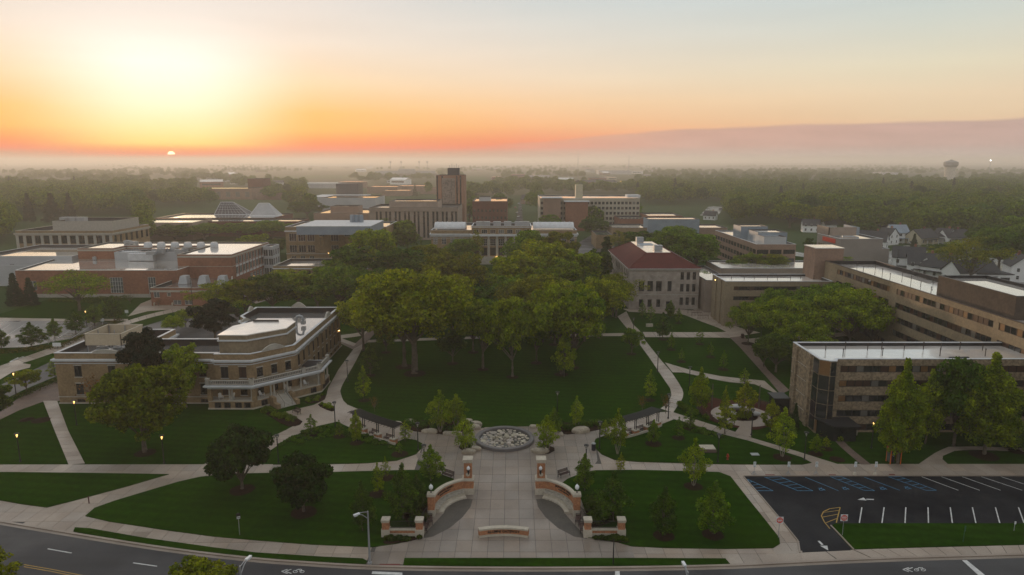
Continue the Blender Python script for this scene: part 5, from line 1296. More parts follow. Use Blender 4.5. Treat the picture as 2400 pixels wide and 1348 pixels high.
def gate_side(s):
    side = 'beside the rounded dark trees' if s < 0 else 'towards the car park'
    def X(x): return CX + s * x
    T = thing('gate_wall', 'curved brick gateway wall with stone bench and tall pillar ' + side, 'gateway wall', (X(4.9), 85.6, 0))
    ox, oy = X(4.9), 85.6
    def place(b, nm, m): return b.build(nm, m, T, (-ox, -oy, 0))
    b = MB(); x0 = X(4.9); y0 = 85.6
    b.box(x0 - .82, x0 + .82, y0 - .82, y0 + .82, .05, .95); place(b, 'pillar_plinth', M_STONE)
    b = MB(); b.box(x0 - .74, x0 + .74, y0 - .74, y0 + .74, .95, 2.0); place(b, 'pillar_base', M_GBRICK)
    b = MB(); b.box(x0 - .8, x0 + .8, y0 - .8, y0 + .8, 2.0, 2.18); b.box(x0 - .62, x0 + .62, y0 - .62, y0 + .62, 2.18, 2.32); place(b, 'pillar_ledge', M_STONE)
    b = MB(); b.box(x0 - .52, x0 + .52, y0 - .52, y0 + .52, 2.32, 4.5); place(b, 'pillar_shaft', M_GBRICK)
    b = MB(); b.box(x0 - .6, x0 + .6, y0 - .6, y0 + .6, 4.5, 4.75); b.box(x0 - .66, x0 + .66, y0 - .66, y0 + .66, 4.75, 5.0); place(b, 'pillar_cap', M_STONE)
    # brick courses: thin recessed bands
    # seal plaque and lamp on the street face
    b = MB(); b.lathe([(.27, 0), (.24, .05)], 14); o = place(b, 'seal_plaque', M_STONE); o.location = (0, -.53, 2.85); o.rotation_euler = (R(90), 0, 0)
    b = MB(); b.box(-.06, .06, -.35, 0, -.02, .08); b.lathe([(.05, -.3), (.13, 0), (.16, .3), (.1, .34)], 8, 0, (0, -.3)); o = b.build('lamp_bracket', M_IRON, T, (-.1 * s, -.52, 3.3))
    b = MB(); b.lathe([(.1, 0), (.2, .08), (.24, .26), (.18, .42), (.06, .52), (.02, .62)], 10, 0, (0, -.3)); b.build('lamp_globe', M_WHITE, o, (0, 0, .34))
    # curved wall
    p1 = (X(9.0), 79.9); pa = (X(5.5), 85.0)
    arc = arc_pts(pa, p1, .95 if s > 0 else -.95, 18)
    if s < 0: arc = [(x, y, -nx, -ny) for x, y, nx, ny in arc]
    sg = 1 if (arc[9][2] * s) > 0 else -1
    arc = [(x, y, nx * sg, ny * sg) for x, y, nx, ny in arc]       # normals away from the plaza
    def sw(prof, nm, m): place(sweep(arc, prof), nm, m)
    sw([(-.14, .95), (.22, .95), (.22, 2.05), (-.14, 2.05)], 'wall_brick', M_GBRICK)
    sw([(-.24, 2.05), (.32, 2.05), (.3, 2.26), (-.22, 2.26)], 'wall_cap', M_STONE)
    sw([(-.18, .05), (.26, .05), (.26, .95), (-.18, .95)], 'wall_base', M_STONE)
    sw([(-.78, .05), (-.18, .05), (-.18, .62), (-.78, .62)], 'bench_riser', M_STONE)
    sw([(-.86, .62), (-.18, .62), (-.18, .72), (-.86, .72)], 'bench_seat', M_BLOCK)
    sw([(-1.35, .05), (-.78, .05), (-.78, .28), (-1.35, .28)], 'bench_step', M_STONE)
    sw([(-.3, .72), (-.18, .72), (-.18, .98), (-.3, .98)], 'bench_back', M_BLOCK)
    # lettering on the wall
    for txt, zz, sz in (('BOWLING GREEN', 1.72, .40), ('STATE UNIVERSITY', 1.36, .26)):
        vs, fs = text_mb(txt, sz, .02)
        mid = len(arc) // 2; L = [0]
        for k in range(1, len(arc)): L.append(L[-1] + math.hypot(arc[k][0] - arc[k - 1][0], arc[k][1] - arc[k - 1][1]))
        tot = L[-1]; out = []
        for (vx, vy, vz) in vs:
            u = tot * .48 + vx * s
            k = 1
            while k < len(L) - 1 and L[k] < u: k += 1
            t = (u - L[k - 1]) / (L[k] - L[k - 1]); A, D = arc[k - 1], arc[k]
            x = A[0] + (D[0] - A[0]) * t; y = A[1] + (D[1] - A[1]) * t; nx = A[2] + (D[2] - A[2]) * t; ny = A[3] + (D[3] - A[3]) * t
            out.append((x - nx * (.16 + vz), y - ny * (.16 + vz), zz + vy))
        b = MB(); b.add(out, fs); place(b, 'lettering', M_LETTER)
    # end pillar with its globe lamp
    x1, y1 = X(9.15), 79.5
    b = MB(); b.box(x1 - .48, x1 + .48, y1 - .48, y1 + .48, .05, .95); place(b, 'end_pillar_base', M_STONE)
    b = MB(); b.box(x1 - .42, x1 + .42, y1 - .42, y1 + .42, .95, 2.75); place(b, 'end_pillar', M_GBRICK)
    b = MB(); b.box(x1 - .5, x1 + .5, y1 - .5, y1 + .5, 2.75, 3.05); b.box(x1 - .3, x1 + .3, y1 - .3, y1 + .3, 3.05, 3.15); place(b, 'end_pillar_cap', M_STONE)
    b = MB(); b.lathe([(.12, 3.15), (.06, 3.3), (.06, 3.5), (.14, 3.56)], 8, 0, (x1, y1)); place(b, 'lamp_stem', M_IRON)
    b = MB(); b.lathe([(.12, 3.56), (.24, 3.68), (.27, 3.9), (.2, 4.08), (.07, 4.2), (.02, 4.32)], 12, 0, (x1, y1)); place(b, 'lamp_globe', M_WHITE)
    # low street wall with two piers
    W = thing('pier_wall', 'low brick and stone street wall between two capped piers ' + side, 'low wall', (X(12.0), 74.7, 0)); ox2, oy2 = X(12.0), 74.7
    for x in (10.0, 14.0):
        for (z0, z1, r, m, nm) in ((.05, 1.05, .5, M_STONE, 'pier_base'), (1.05, 1.95, .4, M_GBRICK, 'pier'), (1.95, 2.1, .46, M_STONE, 'pier_cap'), (2.1, 2.3, .5, M_STONE, 'pier_cap')):
            b = MB(); b.box(X(x) - r, X(x) + r, 74.7 - r, 74.7 + r, z0, z1); b.build(nm, m, W, (-ox2, -oy2, 0))
    xa, xb = sorted((X(10.5), X(13.5)))
    for (z0, z1, r, m, nm) in ((.05, .5, .26, M_STONE, 'wall_base'), (.5, .85, .2, M_GBRICK, 'wall_brick'), (.85, 1.0, .27, M_STONE, 'wall_cap')):
        b = MB(); b.box(xa, xb, 74.7 - r, 74.7 + r, z0, z1); b.build(nm, m, W, (-ox2, -oy2, 0))
    F = thing('iron_fence', 'black iron railing on the low street wall ' + side, 'railing', (X(12), 74.7, 1.0), 0)
    b = MB(); b.box(xa - ox2, xb - ox2, -.02, .02, .08, .12); b.box(xa - ox2, xb - ox2, -.02, .02, .9, .95); b.build('rail', M_IRON, F)
    n = 26
    bar = MB(); bar.box(-.012, .012, -.012, .012, 0, 1.0); me = bar.mesh('bar', M_IRON)
    for k in range(n): link('bar', me, F, (xa - ox2 + (xb - xa) * (k + .5) / n, 0, 0))
    F2 = thing('iron_fence', 'black iron railing curving behind the dark benches ' + side, 'railing', (X(9.8), 77, 0), 0)
    ar = arc_pts((X(9.5), 79.0), (X(10.0), 75.2), .25 * s, 12)
    b = MB()
    for k in range(12):
        for z in (.25, 1.5): b.tube([(ar[k][0] - X(9.8), ar[k][1] - 77, z), (ar[k + 1][0] - X(9.8), ar[k + 1][1] - 77, z)], .025, 4)
    b.build('rail', M_IRON, F2)
    bar = MB(); bar.box(-.012, .012, -.012, .012, 0, 1.6); me2 = bar.mesh('bar', M_IRON)
    for k in range(12):
        for t in (0, .5): link('bar', me2, F2, (ar[k][0] + (ar[k + 1][0] - ar[k][0]) * t - X(9.8), ar[k][1] + (ar[k + 1][1] - ar[k][1]) * t - 77, .05))
    # gravelly paving inside the curve
    q = [Vector((a[0] - a[2] * 1.3, a[1] - a[3] * 1.3)) for a in arc]
    q2 = arc_pts((q[-1].x, q[-1].y), (X(10.2), 74.3), .2, 4); e = [Vector((X(9.9), 74.0)), Vector((X(8.4), 74.5)), Vector((X(6.6), 76.4)), Vector((X(5.2), 79)), Vector((X(4.35), 81.6)), Vector((X(4.2), 83.6))]
    flat('plaza', q[::-1][::-1] + e, PZ + .012, M_GRAVEL, .006)
    return T
gate_side(-1); gate_side(1)
def bench(x, y, rz, label, grp='dark slatted park benches'):
    t = thing('park_bench', label, 'bench', (x, y, PZ), rz, grp)
    for k in range(4):
        b = MB(); b.box(-.9, .9, -.28 + k * .15, -.16 + k * .15, .43, .47); b.build('seat_slat', M_BROWNB, t)
    for k in range(3):
        b = MB(); b.box(-.9, .9, .30 + k * .03, .34 + k * .03, .56 + k * .15, .67 + k * .15); b.build('back_slat', M_BROWNB, t)
    for s_ in (-1, 1):
        b = MB(); xx = s_ * .8; b.box(xx - .03, xx + .03, -.3, -.25, 0, .64); b.box(xx - .03, xx + .03, .3, .36, 0, 1.0); b.box(xx - .03, xx + .03, -.3, .34, .38, .43); b.box(xx - .03, xx + .03, -.3, .34, .62, .66)
        b.build('leg', M_IRON, t)
    return t
bench(CX - 9.15, 77.9, R(98), 'dark bench end on, next to the curved wall near the rounded trees'); bench(CX - 9.45, 76.0, R(88), 'dark bench end on, next to the low street pier near the rounded trees')
bench(CX + 9.15, 77.9, R(-98), 'dark bench end on, next to the curved wall on the car park side'); bench(CX + 9.45, 76.0, R(-88), 'dark bench end on, next to the low street pier on the car park side')
bench(*P(1050, 1120)[:2], R(-35), 'slatted bench at the walk edge above the gate, by the bushy young tree'); bench(*P(1322, 1117)[:2], R(35), 'slatted bench at the walk edge above the gate, on the car park side')
bench(*P(695, 970)[:2], R(-40), 'slatted bench standing before the porch steps')
# name wall in the middle of the plaza
def name_wall():
    t = thing('name_wall', 'low curved brick wall lettered ALUMNI GATEWAY on the plaza', 'name wall', (CX, 74.6, PZ))
    arc = []
    Rr = 9.5; tm = math.asin(2.95 / Rr)
    for k in range(17):
        a = (k / 8 - 1) * tm; arc.append((Rr * math.sin(a), Rr * math.cos(a) - Rr * math.cos(tm) - .2, -math.sin(a), -math.cos(a)))
    sweep(arc, [(-.3, 0), (.3, 0), (.3, .28), (-.3, .28)]).build('wall_base', M_STONE, t)
    sweep(arc, [(-.22, .28), (.22, .28), (.22, .88), (-.22, .88)]).build('wall_brick', M_GBRICK, t)
    sweep(arc, [(-.3, .88), (.3, .88), (.3, 1.08), (-.3, 1.08)]).build('wall_cap', M_STONE, t)
    vs, fs = text_mb('ALUMNI GATEWAY', .44, .02); out = []
    for vx, vy, vz in vs:
        u = (vx / 5.95 + .5) * 16; k = min(15, max(0, int(u))); f = u - k; A, D = arc[k], arc[k + 1]
        nx, ny = A[2] + (D[2] - A[2]) * f, A[3] + (D[3] - A[3]) * f
        if ny > 0: nx, ny = -nx, -ny
        out.append((A[0] + (D[0] - A[0]) * f + nx * (.24 + vz), A[1] + (D[1] - A[1]) * f + ny * (.24 + vz), .585 + vy))
    b = MB(); b.add(out, fs); b.build('lettering', M_LETTER, t)
name_wall()
# fountain
def rock(rnd, sx, sy, sz, m=0, n=9):
    b = MB(); pts = []
    for k in range(n):
        a = 2 * math.pi * k / n + rnd.uniform(-.18, .18); r = rnd.uniform(.82, 1.1); pts.append((math.cos(a) * r * sx, math.sin(a) * r * sy))
    vs = [(x, y, 0) for x, y in pts] + [(x * 1.02, y * 1.02, sz * rnd.uniform(.5, .7)) for x, y in pts] + [(x * .82, y * .82, sz * rnd.uniform(.9, 1.05)) for x, y in pts]
    b.add(vs, [(k, (k + 1) % n, n + (k + 1) % n, n + k) for k in range(n)] + [(n + k, n + (k + 1) % n, 2 * n + (k + 1) % n, 2 * n + k) for k in range(n)] + [tuple(range(2 * n, 3 * n))], m)
    return b
M_FROCK = mat('fountain flagstone', (.43, .385, .32), (.29, .255, .21), rough=.45, scale=1.1, fine=(5, .15), spec=.5, objcol=True)
def fountain():
    x, y = cx_, cy_
    t = thing('fountain', 'round fountain basin paved with pale broken flagstones in water', 'fountain', (x, y, PZ))
    b = MB(); n = 48
    prof = [(4.75, 0), (4.75, .42), (4.68, .5), (4.15, .5), (4.05, .42), (4.05, -.1)]
    vs = []; fs = []
    for r, z in prof:
        for k in range(n): a = 2 * math.pi * k / n; vs.append((r * math.cos(a), r * math.sin(a), z))
    for i in range(len(prof) - 1):
        for k in range(n): fs.append((i * n + k, i * n + (k + 1) % n, (i + 1) * n + (k + 1) % n, (i + 1) * n + k))
    b.add(vs, fs); b.build('rim', mat('grey granite rim', (.14, .13, .125), (.11, .10, .10), rough=.4, scale=2), t)
    b = MB(); b.add([(4.06 * math.cos(2 * math.pi * k / n), 4.06 * math.sin(2 * math.pi * k / n), .13) for k in range(n)], [tuple(range(n))]); b.build('water', mat('fountain water', (.09, .085, .075), (.05, .05, .05), rough=.06, spec=.8, bump=.3), t)
    rnd = random.Random(8); k = 0
    placed = []
    tries = 0
    while len(placed) < 92 and tries < 9000:
        tries += 1
        r = 3.85 * math.sqrt(rnd.random()); a = rnd.uniform(0, 2 * math.pi); px, py = r * math.cos(a), r * math.sin(a); s = rnd.uniform(.22, .66)
        if r + s * .8 > 4.02 or any(math.hypot(px - q[0], py - q[1]) < (s + q[2]) * .8 for q in placed): continue
        placed.append((px, py, s))
        hz = .12 + (.26 if r < 2 and rnd.random() < .5 else .05) * rnd.uniform(.6, 1.3)
        o = rock(rnd, s, s * rnd.uniform(.75, 1), hz).build('flagstone', M_FROCK, t, (px, py, .05), rnd.uniform(0, 3)); q = rnd.uniform(.55, 1.15); o.color = (q, q * rnd.uniform(.95, 1), q * rnd.uniform(.85, 1), 1)
    b = MB()
    for a in (.3, 1.5, 2.9, 4.1, 5.2): b.tube([(1.3 * math.cos(a), 1.3 * math.sin(a), .1), (1.3 * math.cos(a), 1.3 * math.sin(a), .34)], .04, 5)
    b.build('water_jets', M_IRON, t)
fountain()
def boulder(x, y, s, label, rz=0, seed=1, grp='pale limestone blocks round the planting beds', c=1):
    rnd = random.Random(seed); o = rock(rnd, s * 1.3, s * .7, s * .75).build('limestone_block', M_FROCK, None, (x, y, PZ), rz); o.color = (c, c * .96, c * .88, 1); return tag(o, label, 'rock', grp)
bl = [((928, 997), .75, 'pale block at the lawn corner of the pergola bed'), ((962, 992), .8, 'pale block at the back of the big birch bed'), ((1000, 1014), .7, 'longer of two touching blocks at the front of the big birch bed'), ((1012, 1015), .8, 'second of two touching blocks at the front of the big birch bed'),
      ((1050, 1020), .75, 'squarish block at the front of the big birch bed'), ((1068, 1021), .8, 'block half under the birch branches at the bed front'), ((1095, 990), .7, 'block on the lawn edge of the birch bed'), ((1116, 998), .9, 'tall block at the fountain end of the birch bed'), ((1108, 1006), 1.0, 'broad stacked block beside the fountain birch bed'),
      ((1076, 1046), .6, 'low block at the upper corner of the triangular birch bed'), ((1100, 1063), .85, 'slanting block at the lower tip of the triangular birch bed'), ((1115, 1056), .7, 'small block between triangular bed and fountain'), ((1268, 1061), .95, 'long block at the tip of the triangular bed on the car park side'), ((1253, 1059), .55, 'small block beside the long slanting block'),
      ((1308, 1021), .7, 'block at the corner of the dark shrub bed'), ((1362, 1014), 1.15, 'large flat boulder at the front of the dark shrub bed'), ((1250, 1003), .6, 'block behind the leafy birch beside the fountain'), ((1340, 1003), .5, 'small block inside the shrub bed')]
for i, ((x, y), s, l) in enumerate(bl): boulder(*P(x, y)[:2], s, l, random.Random(i).uniform(-.3, .3), i, c=random.Random(i).uniform(.8, 1.05))
boulder(*P(1990, 1019)[:2], 1.2, 'brown boulder at the end of the dormitory entrance walk', .2, 50, c=.6)

# planting beds and mulch
def bed(name, pts, m=M_MULCH, z=PZ + .1, s=1): return flat(name, px_poly(pts, s), z, m, .1)
BEDS = [[(936, 992), (960, 988), (1060, 986), (1122, 998), (1112, 1010), (1080, 1022), (1010, 1017), (958, 1010)], [(1072, 1048), (1085, 1040), (1110, 1052), (1100, 1063), (1090, 1061)], [(1256, 1056), (1280, 1044), (1306, 1054), (1280, 1068)],
        [(1305, 992), (1360, 992), (1430, 988), (1450, 990), (1420, 1004), (1376, 1014), (1315, 1021), (1304, 1005)], [(604, 958), (640, 962), (712, 986), (700, 1000), (668, 1000), (630, 975)], [(712, 940), (760, 925), (765, 932), (755, 942), (722, 948)], [(742, 950), (756, 946), (782, 952), (786, 963), (775, 966)],
        [(896, 1272), (915, 1262), (988, 1262), (960, 1270), (905, 1280)], [(1376, 1262), (1460, 1262), (1478, 1276), (1440, 1272)], [(970, 1130), (1000, 1150), (1003, 1240), (960, 1240), (940, 1200), (950, 1150)], [(1372, 1170), (1420, 1165), (1440, 1220), (1400, 1240), (1375, 1235)]]
for q in BEDS: bed('planting_bed', q)
def mulch(px, py, r=1.3, label=None):
    p = P(px, py); b = MB(); n = 18
    rnd = random.Random(int(px))
    b.add([(0, 0, .16)] + [(r * rnd.uniform(.93, 1.05) * math.cos(2 * math.pi * k / n), r * rnd.uniform(.93, 1.05) * math.sin(2 * math.pi * k / n), 0) for k in range(n)], [(0, 1 + k, 1 + (k + 1) % n) for k in range(n)])
    zz = PZ + .075 if any(inside((p.x, p.y), h) for h in (L1, L2, LF, LD, LM)) else .03
    o = b.build('mulch_ring', M_MULCH, None, (p.x, p.y, zz)); o['kind'] = 'stuff'; return o

# pergolas
def pergola(px0, px1, label, side):
    """a curved steel pergola; px0, px1 = pixel ends of the front top edge"""
    h = 2.9
    a, c = P(*px0, h), P(*px1, h); t = thing('pergola', label, 'pergola', (a.x, a.y, PZ)); o = a.to_2d()
    arc = arc_pts(a.to_2d(), c.to_2d(), -.35, 16); D = 2.0
    for j in range(9):
        off = j * D / 8; b = MB()
        for k in range(16):
            p, q = arc[k], arc[k + 1]
            b.prism([(p[0] + p[2] * (off - .04) - o.x, p[1] + p[3] * (off - .04) - o.y), (q[0] + q[2] * (off - .04) - o.x, q[1] + q[3] * (off - .04) - o.y), (q[0] + q[2] * (off + .04) - o.x, q[1] + q[3] * (off + .04) - o.y), (p[0] + p[2] * (off + .04) - o.x, p[1] + p[3] * (off + .04) - o.y)], h - .02, h + .10)
        b.build('slat', M_BLACK, t)
    for k in range(0, 17, 1):
        p = arc[k]; b = MB(); b.tube([(p[0] - p[2] * .3 - o.x, p[1] - p[3] * .3 - o.y, h - .1), (p[0] + p[2] * (D + .3) - o.x, p[1] + p[3] * (D + .3) - o.y, h - .1)], .05, 4); b.build('rafter', M_BLACK, t)
    for k in (1, 5, 10, 15):
        for off in (.25, .6):
            p = arc[k]; x, y = p[0] + p[2] * off - o.x, p[1] + p[3] * off - o.y
            b = MB(); b.box(x - .06, x + .06, y - .06, y + .06, .5, h - .1); b.build('post', M_BLACK, t)
        p = arc[k]; x, y = p[0] + p[2] * .42 - o.x, p[1] + p[3] * .42 - o.y
        b = MB(); b.cbox(x, y, 0, 1.0, .8, .8, 0, math.atan2(p[3], p[2]) + R(90)); b.build('pier', M_GBRICK, t)
        b = MB(); b.cbox(x, y, .8, 1.12, .92, .14, 0, math.atan2(p[3], p[2]) + R(90)); b.build('pier_cap', M_STONE, t)
    sweep([(p[0] - o.x, p[1] - o.y, p[2], p[3]) for p in arc], [(-.1, 0), (.15, 0), (.15, .42), (-.1, .42)]).build('low_wall', M_STONE, t)
    for k in (3, 8, 13):
        p = arc[k]; bench(p[0] + p[2] * .8, p[1] + p[3] * .8, math.atan2(p[3], p[2]) - R(90), f"dark bench under the {'hall side' if side < 0 else 'garden side'} pergola, {('at its outer end', 'in its middle', 'at its far end')[(3, 8, 13).index(k)]}")
pergola((818, 966), (925, 1004), 'black curved pergola on brick piers near the porch hall', -1)
pergola((1462, 990), (1552, 962), 'black curved pergola on brick piers near the round garden', 1)

# lamps
def lamp_mesh():
    t = thing('lamp_post', 'x', 'lamp post')
    b = MB(); b.lathe([(.17, 0), (.17, .12), (.11, .2), (.09, .5), (.075, 3.7), (.11, 3.72), (.11, 3.8)], 8); b.build('post', M_BLACK, t)
    b = MB()
    for s_ in (-1, 1): b.tube([(0, 0, 3.78), (s_ * .32, 0, 4.35)], .04, 4)
    for s_ in (-1, 1): b.tube([(0, 0, 3.78), (0, s_ * .32, 4.35)], .025, 4)
    b.lathe([(.36, 4.35), (.36, 4.4), (.1, 4.5)], 12); b.build('lamp_head', M_BLACK, t)
    b = MB(); b.lathe([(.07, 3.82), (.13, 4.1), (.1, 4.3)], 8); b.build('lamp_glass', mat('frosted lamp glass', (.5, .48, .42), rough=.4), t)
    return t
LP0 = lamp_mesh(); used_ = [False]; LG = {}
M_LAMPON = emit('lit lamp glass', (1, .58, .18), 3.0)
def lamp(px, py, label, on=False, h=1.0):
    o = LP0 if not used_[0] else copy_tree(LP0); used_[0] = True
    for c in o.children:
        if c.name.startswith('lamp_glass'):
            if 'off' not in LG: LG['off'] = c.data; LG['on'] = c.data.copy(); LG['on'].materials[0] = M_LAMPON
            c.data = LG['on' if on else 'off']
    p = P(px, py); o.location = (p.x, p.y, PZ + .05); o.scale = (1, 1, h); o['label'] = label; o['group'] = 'black walk lamps'
    return o
for x, y, l, on in ((48, 1083, 'lit walk lamp on the small lawn west of the sloping walk', 1), (180, 998, 'lit walk lamp in the lawn before the wing of the brick hall', 1), (385, 1088, 'walk lamp standing under the big yellow green tree', 1), (653, 1087, 'walk lamp between the two rounded dark trees', 0),
                    (980, 1056, 'tall walk lamp at the tip of the pergola lawn', 0), (995, 1112, 'walk lamp rising behind the bushy young tree above the gate', 0), (786, 1002, 'walk lamp in front of the porch steps', 0), (815, 895, 'walk lamp where the hall walk meets the great lawn', 0), (1306, 976, 'walk lamp on the great lawn edge behind the fountain', 0),
                    (1405, 1053, 'walk lamp by the litter bin', 0), (1373, 1112, 'walk lamp rising behind the round leafy tree above the gate', 0), (1484, 846 - 60, 'walk lamp at the top corner of the great lawn', 0), (1541, 873, 'walk lamp beside the bend of the great lawn walk', 0), (1566, 982, 'walk lamp at the end of the garden pergola', 0),
                    (1682, 1085, 'walk lamp on the lawn above the crossing to the car park', 0), (1885, 1080, 'walk lamp where the garden walk meets the car park pavement', 0), (1761, 1021, 'walk lamp at the mouth of the round garden', 0), (2042, 1052, 'lit walk lamp in front of the dormitory', 1), (2371, 1055, 'walk lamp by the curved walk near the broad tree', 0),
                    (1783, 801, 'lit walk lamp beside the locust trees', 1), (204, 766, 'lit lamp by the hedge of the wet car park', 1), (38, 926, 'lit lamp beside the side street', 1), (851, 820, 'lit walk lamp half hidden by the big paired trees', 1), (597, 675, 'lit walk lamp before the glazed bay', 1), (1615, 912, 'walk lamp behind the garden birch', 0)):
    lamp(x, y, l, on)
def tall_pole(px, py, h, label, m=M_FRB):
    p = P(px, py); t = thing('lamp_post', label, 'lamp post', (p.x, p.y, 0)); b = MB(); b.lathe([(.14, 0), (.07, h)], 6); b.build('post', m, t); b = MB(); b.box(-.35, .35, -.14, .14, h, h + .14); b.build('lamp_head', m, t)
tall_pole(452, 722, 9, 'tall brown pole lamp before the outdoor stair'); tall_pole(2100, 640, 9, 'tall thin pole lamp behind the long dormitory'); tall_pole(2075, 610, 8, 'pole lamp near the blue steel gate')
def timber_pole(px, py, h, label):
    p = P(px, py); t = tag(MBp(h), label, 'pole'); t.location = (p.x, p.y, 0)
def MBp(h):
    b = MB(); b.lathe([(.13, 0), (.09, h)], 7); return b.build('timber_pole', mat('weathered pole', (.12, .10, .08), rough=.9))
timber_pole(1668, 957, 4.6, 'grey pole at the fence corner of the round garden'); timber_pole(1778, 957, 4.4, 'brown pole behind the yellow tree of the garden')
def street_light(px, py, h, arm, label, z0=0, bx=None):
    p = P(px, py) if bx is None else Vector(bx); t = thing('street_light', label, 'street light', (p.x, p.y, .05))
    b = MB(); b.box(-.2, .2, -.2, .2, 0, .3); b.lathe([(.13, .3), (.08, h)], 8); b.build('pole', M_GREY, t)
    b = MB(); ax, ay = arm; b.tube([(0, 0, h - .9), (ax * .5, ay * .5, h - .2), (ax, ay, h + .1)], .045, 5); b.tube([(0, 0, h - .1), (ax * .5, ay * .5, h + .1), (ax, ay, h + .12)], .04, 5); b.build('arm', M_GREY, t)
    b = MB(); b.cbox(0, 0, -.12, .7, .26, .16); b.cbox(.12, 0, -.2, .36, .22, .08, 0); o = b.build('lamp_head', M_WHITE, t, (ax, ay, h + .14), math.atan2(ay, ax)); return t
street_light(867, 1324, 6.4, (-1.0, -.9), 'grey street light with a banner bracket at the kerb ramp')
for tx, ty, hz, lb in ((582, 1308, 8.2, 'street light head rising from the lower road edge by the yellow shrub'), (1603, 1322, 7.6, 'street light head rising from the lower road edge below the lawn')):
    q = P(tx, ty, hz); street_light(0, 0, hz - .14, (.35 if tx < 1000 else -.1, 1.1), lb, bx=(q.x - (.35 if tx < 1000 else -.1), q.y - 1.1, 0))
# signs
def post_sign(px, py, h, label, board, name='sign', m=M_GREY, rz=0, bm=None):
    p = P(px, py); t = thing(name, label, 'sign', (p.x, p.y, .05), rz); b = MB(); b.lathe([(.04, 0), (.04, h)], 6); b.build('post', m, t)
    w, hh = board; b = MB(); b.box(-w / 2, w / 2, -.07, -.045, h - hh, h); b.build('board', bm or M_WHITE, t); return t, h, hh
t, h, hh = post_sign(562, 1256, 2.9, 'dark double banner sign on a grey post in the lawn below the hall', (.45, .75), bm=M_LETTER, rz=.5)
b = MB(); b.box(-.2, .2, -.08, -.072, h - .5, h - .42); b.box(-.2, .2, -.08, -.072, h - .68, h - .6); b.build('stripe', M_WHITE, t)
p = P(1437, 1325); t = thing('signal_post', 'thin black post at the street pavement', 'post', (p.x, p.y, .05)); b = MB(); b.lathe([(.07, 0), (.05, 3.0), (.07, 3.05), (.02, 3.2)], 6); b.build('post', M_BLACK, t)
p = P(209, 1181); t = thing('marker_post', 'short dark red post on the slanting walk', 'post', (p.x, p.y, PZ)); b = MB(); b.lathe([(.07, 0), (.07, .85), (.1, .9), (.06, 1.0)], 7); b.build('post', mat('oxblood paint', (.08, .015, .02), rough=.5), t)
def no_entry(px, py, label):
    p = P(px, py); t = thing('no_entry_sign', label, 'sign', (p.x, p.y, .05)); b = MB(); b.lathe([(.035, 0), (.035, 2.6)], 6); b.build('post', M_GREY, t)
    b = MB(); b.box(-.42, .42, -.06, -.04, 1.9, 2.74); b.build('board', M_WHITE, t)
    b = MB(); b.lathe([(.38, 0), (.38, .008)], 20); o = b.build('red_disc', M_RED, t, (0, -.062, 2.32)); o.rotation_euler = (R(90), 0, 0)
    b = MB(); b.box(-.28, .28, -.078, -.072, 2.27, 2.37); b.build('white_bar', M_WHITE, t)
    for s_, z in (('DO NOT', 2.5), ('ENTER', 2.14)):
        vs, fs = text_mb(s_, .13, .003); b = MB(); b.add([(x, -.075 - zz, z + y) for x, y, zz in vs], fs); b.build('lettering', M_WHITE, t)
no_entry(1824, 1262, 'DO NOT ENTER sign on the car park side walk'); no_entry(1974, 1256, 'DO NOT ENTER sign on the grass beside the parking bays')
for k, x in enumerate((1767, 1847, 1912, 2003, 2051)):
    p = P(x, 1113); t = thing('parking_sign', ('white two panel parking sign nearest the crossing', 'white two panel parking sign second from the crossing', 'white two panel parking sign beside the end of the garden walk', 'white two panel parking sign on a pale block at the wet patch', 'white two panel parking sign on a pale block nearest the orange kiosk')[k], 'sign', (p.x, p.y, PZ), 0, 'white parking signs along the bays')
    b = MB(); b.lathe([(.025, 0), (.025, 1.9)], 5)
    if k < 3:
        b.build('post', M_GREY, t); b = MB()
        for s_ in (-1, 1): b.tube([(0, 0, .5), (s_ * .3, -.2, 0)], .03, 4); b.tube([(0, 0, .5), (s_ * .3, .2, 0)], .03, 4)
        b.build('stand', M_GREY, t)
    else:
        b.build('post', M_GREY, t); b = MB(); b.lathe([(.32, 0), (.2, .3), (.1, .32)], 8); b.build('stand', M_STONE, t)
    for z0, z1, w in ((1.45, 1.95, .36), (1.15, 1.42, .42)): b = MB(); b.box(-w / 2, w / 2, -.05, -.03, z0, z1); b.build('panel', M_WHITE, t)
    for z in (1.6, 1.72, 1.25): b = MB(); b.box(-.1, .1, -.056, -.051, z, z + .05); b.build('print', mat('sign green', (.03, .16, .10)), t)
post_sign(2257, 1272, 2.1, 'green street name sign in the grass below the bays', (.3, .7), m=mat('green paint', (.03, .09, .05)), bm=MATS['green paint'], rz=.6)
post_sign(2376, 1246, 1.3, 'short white sign in the grass below the bays', (.2, .35))
for x, y in ((1183, 305),): pass
# hydrant, bin, kiosk, plinths
p = P(1705, 1079); t = thing('fire_hydrant', 'red fire hydrant in the lawn by the car park crossing', 'hydrant', (p.x, p.y, PZ + .07))
b = MB(); b.lathe([(.16, 0), (.16, .06), (.12, .1), (.12, .62), (.17, .64), (.17, .7), (.12, .85), (.04, .95)], 10); b.tube([(-.24, 0, .5), (.24, 0, .5)], .06, 8); b.tube([(0, 0, .45), (0, -.22, .45)], .08, 8); b.build('body', mat('hydrant red', (.35, .03, .02), rough=.5), t)
p = P(1391, 1056); t = thing('litter_bin', 'dark round litter bin with pale lid by the lawn tip', 'bin', (p.x, p.y, PZ)); b = MB(); b.lathe([(.3, 0), (.33, .05), (.33, 1.0), (.3, 1.05)], 14); b.build('body', mat('navy enamel', (.02, .022, .04), rough=.5), t); b = MB(); b.lathe([(.34, 1.05), (.34, 1.12), (.24, 1.2)], 14); b.build('lid', M_GREY, t)
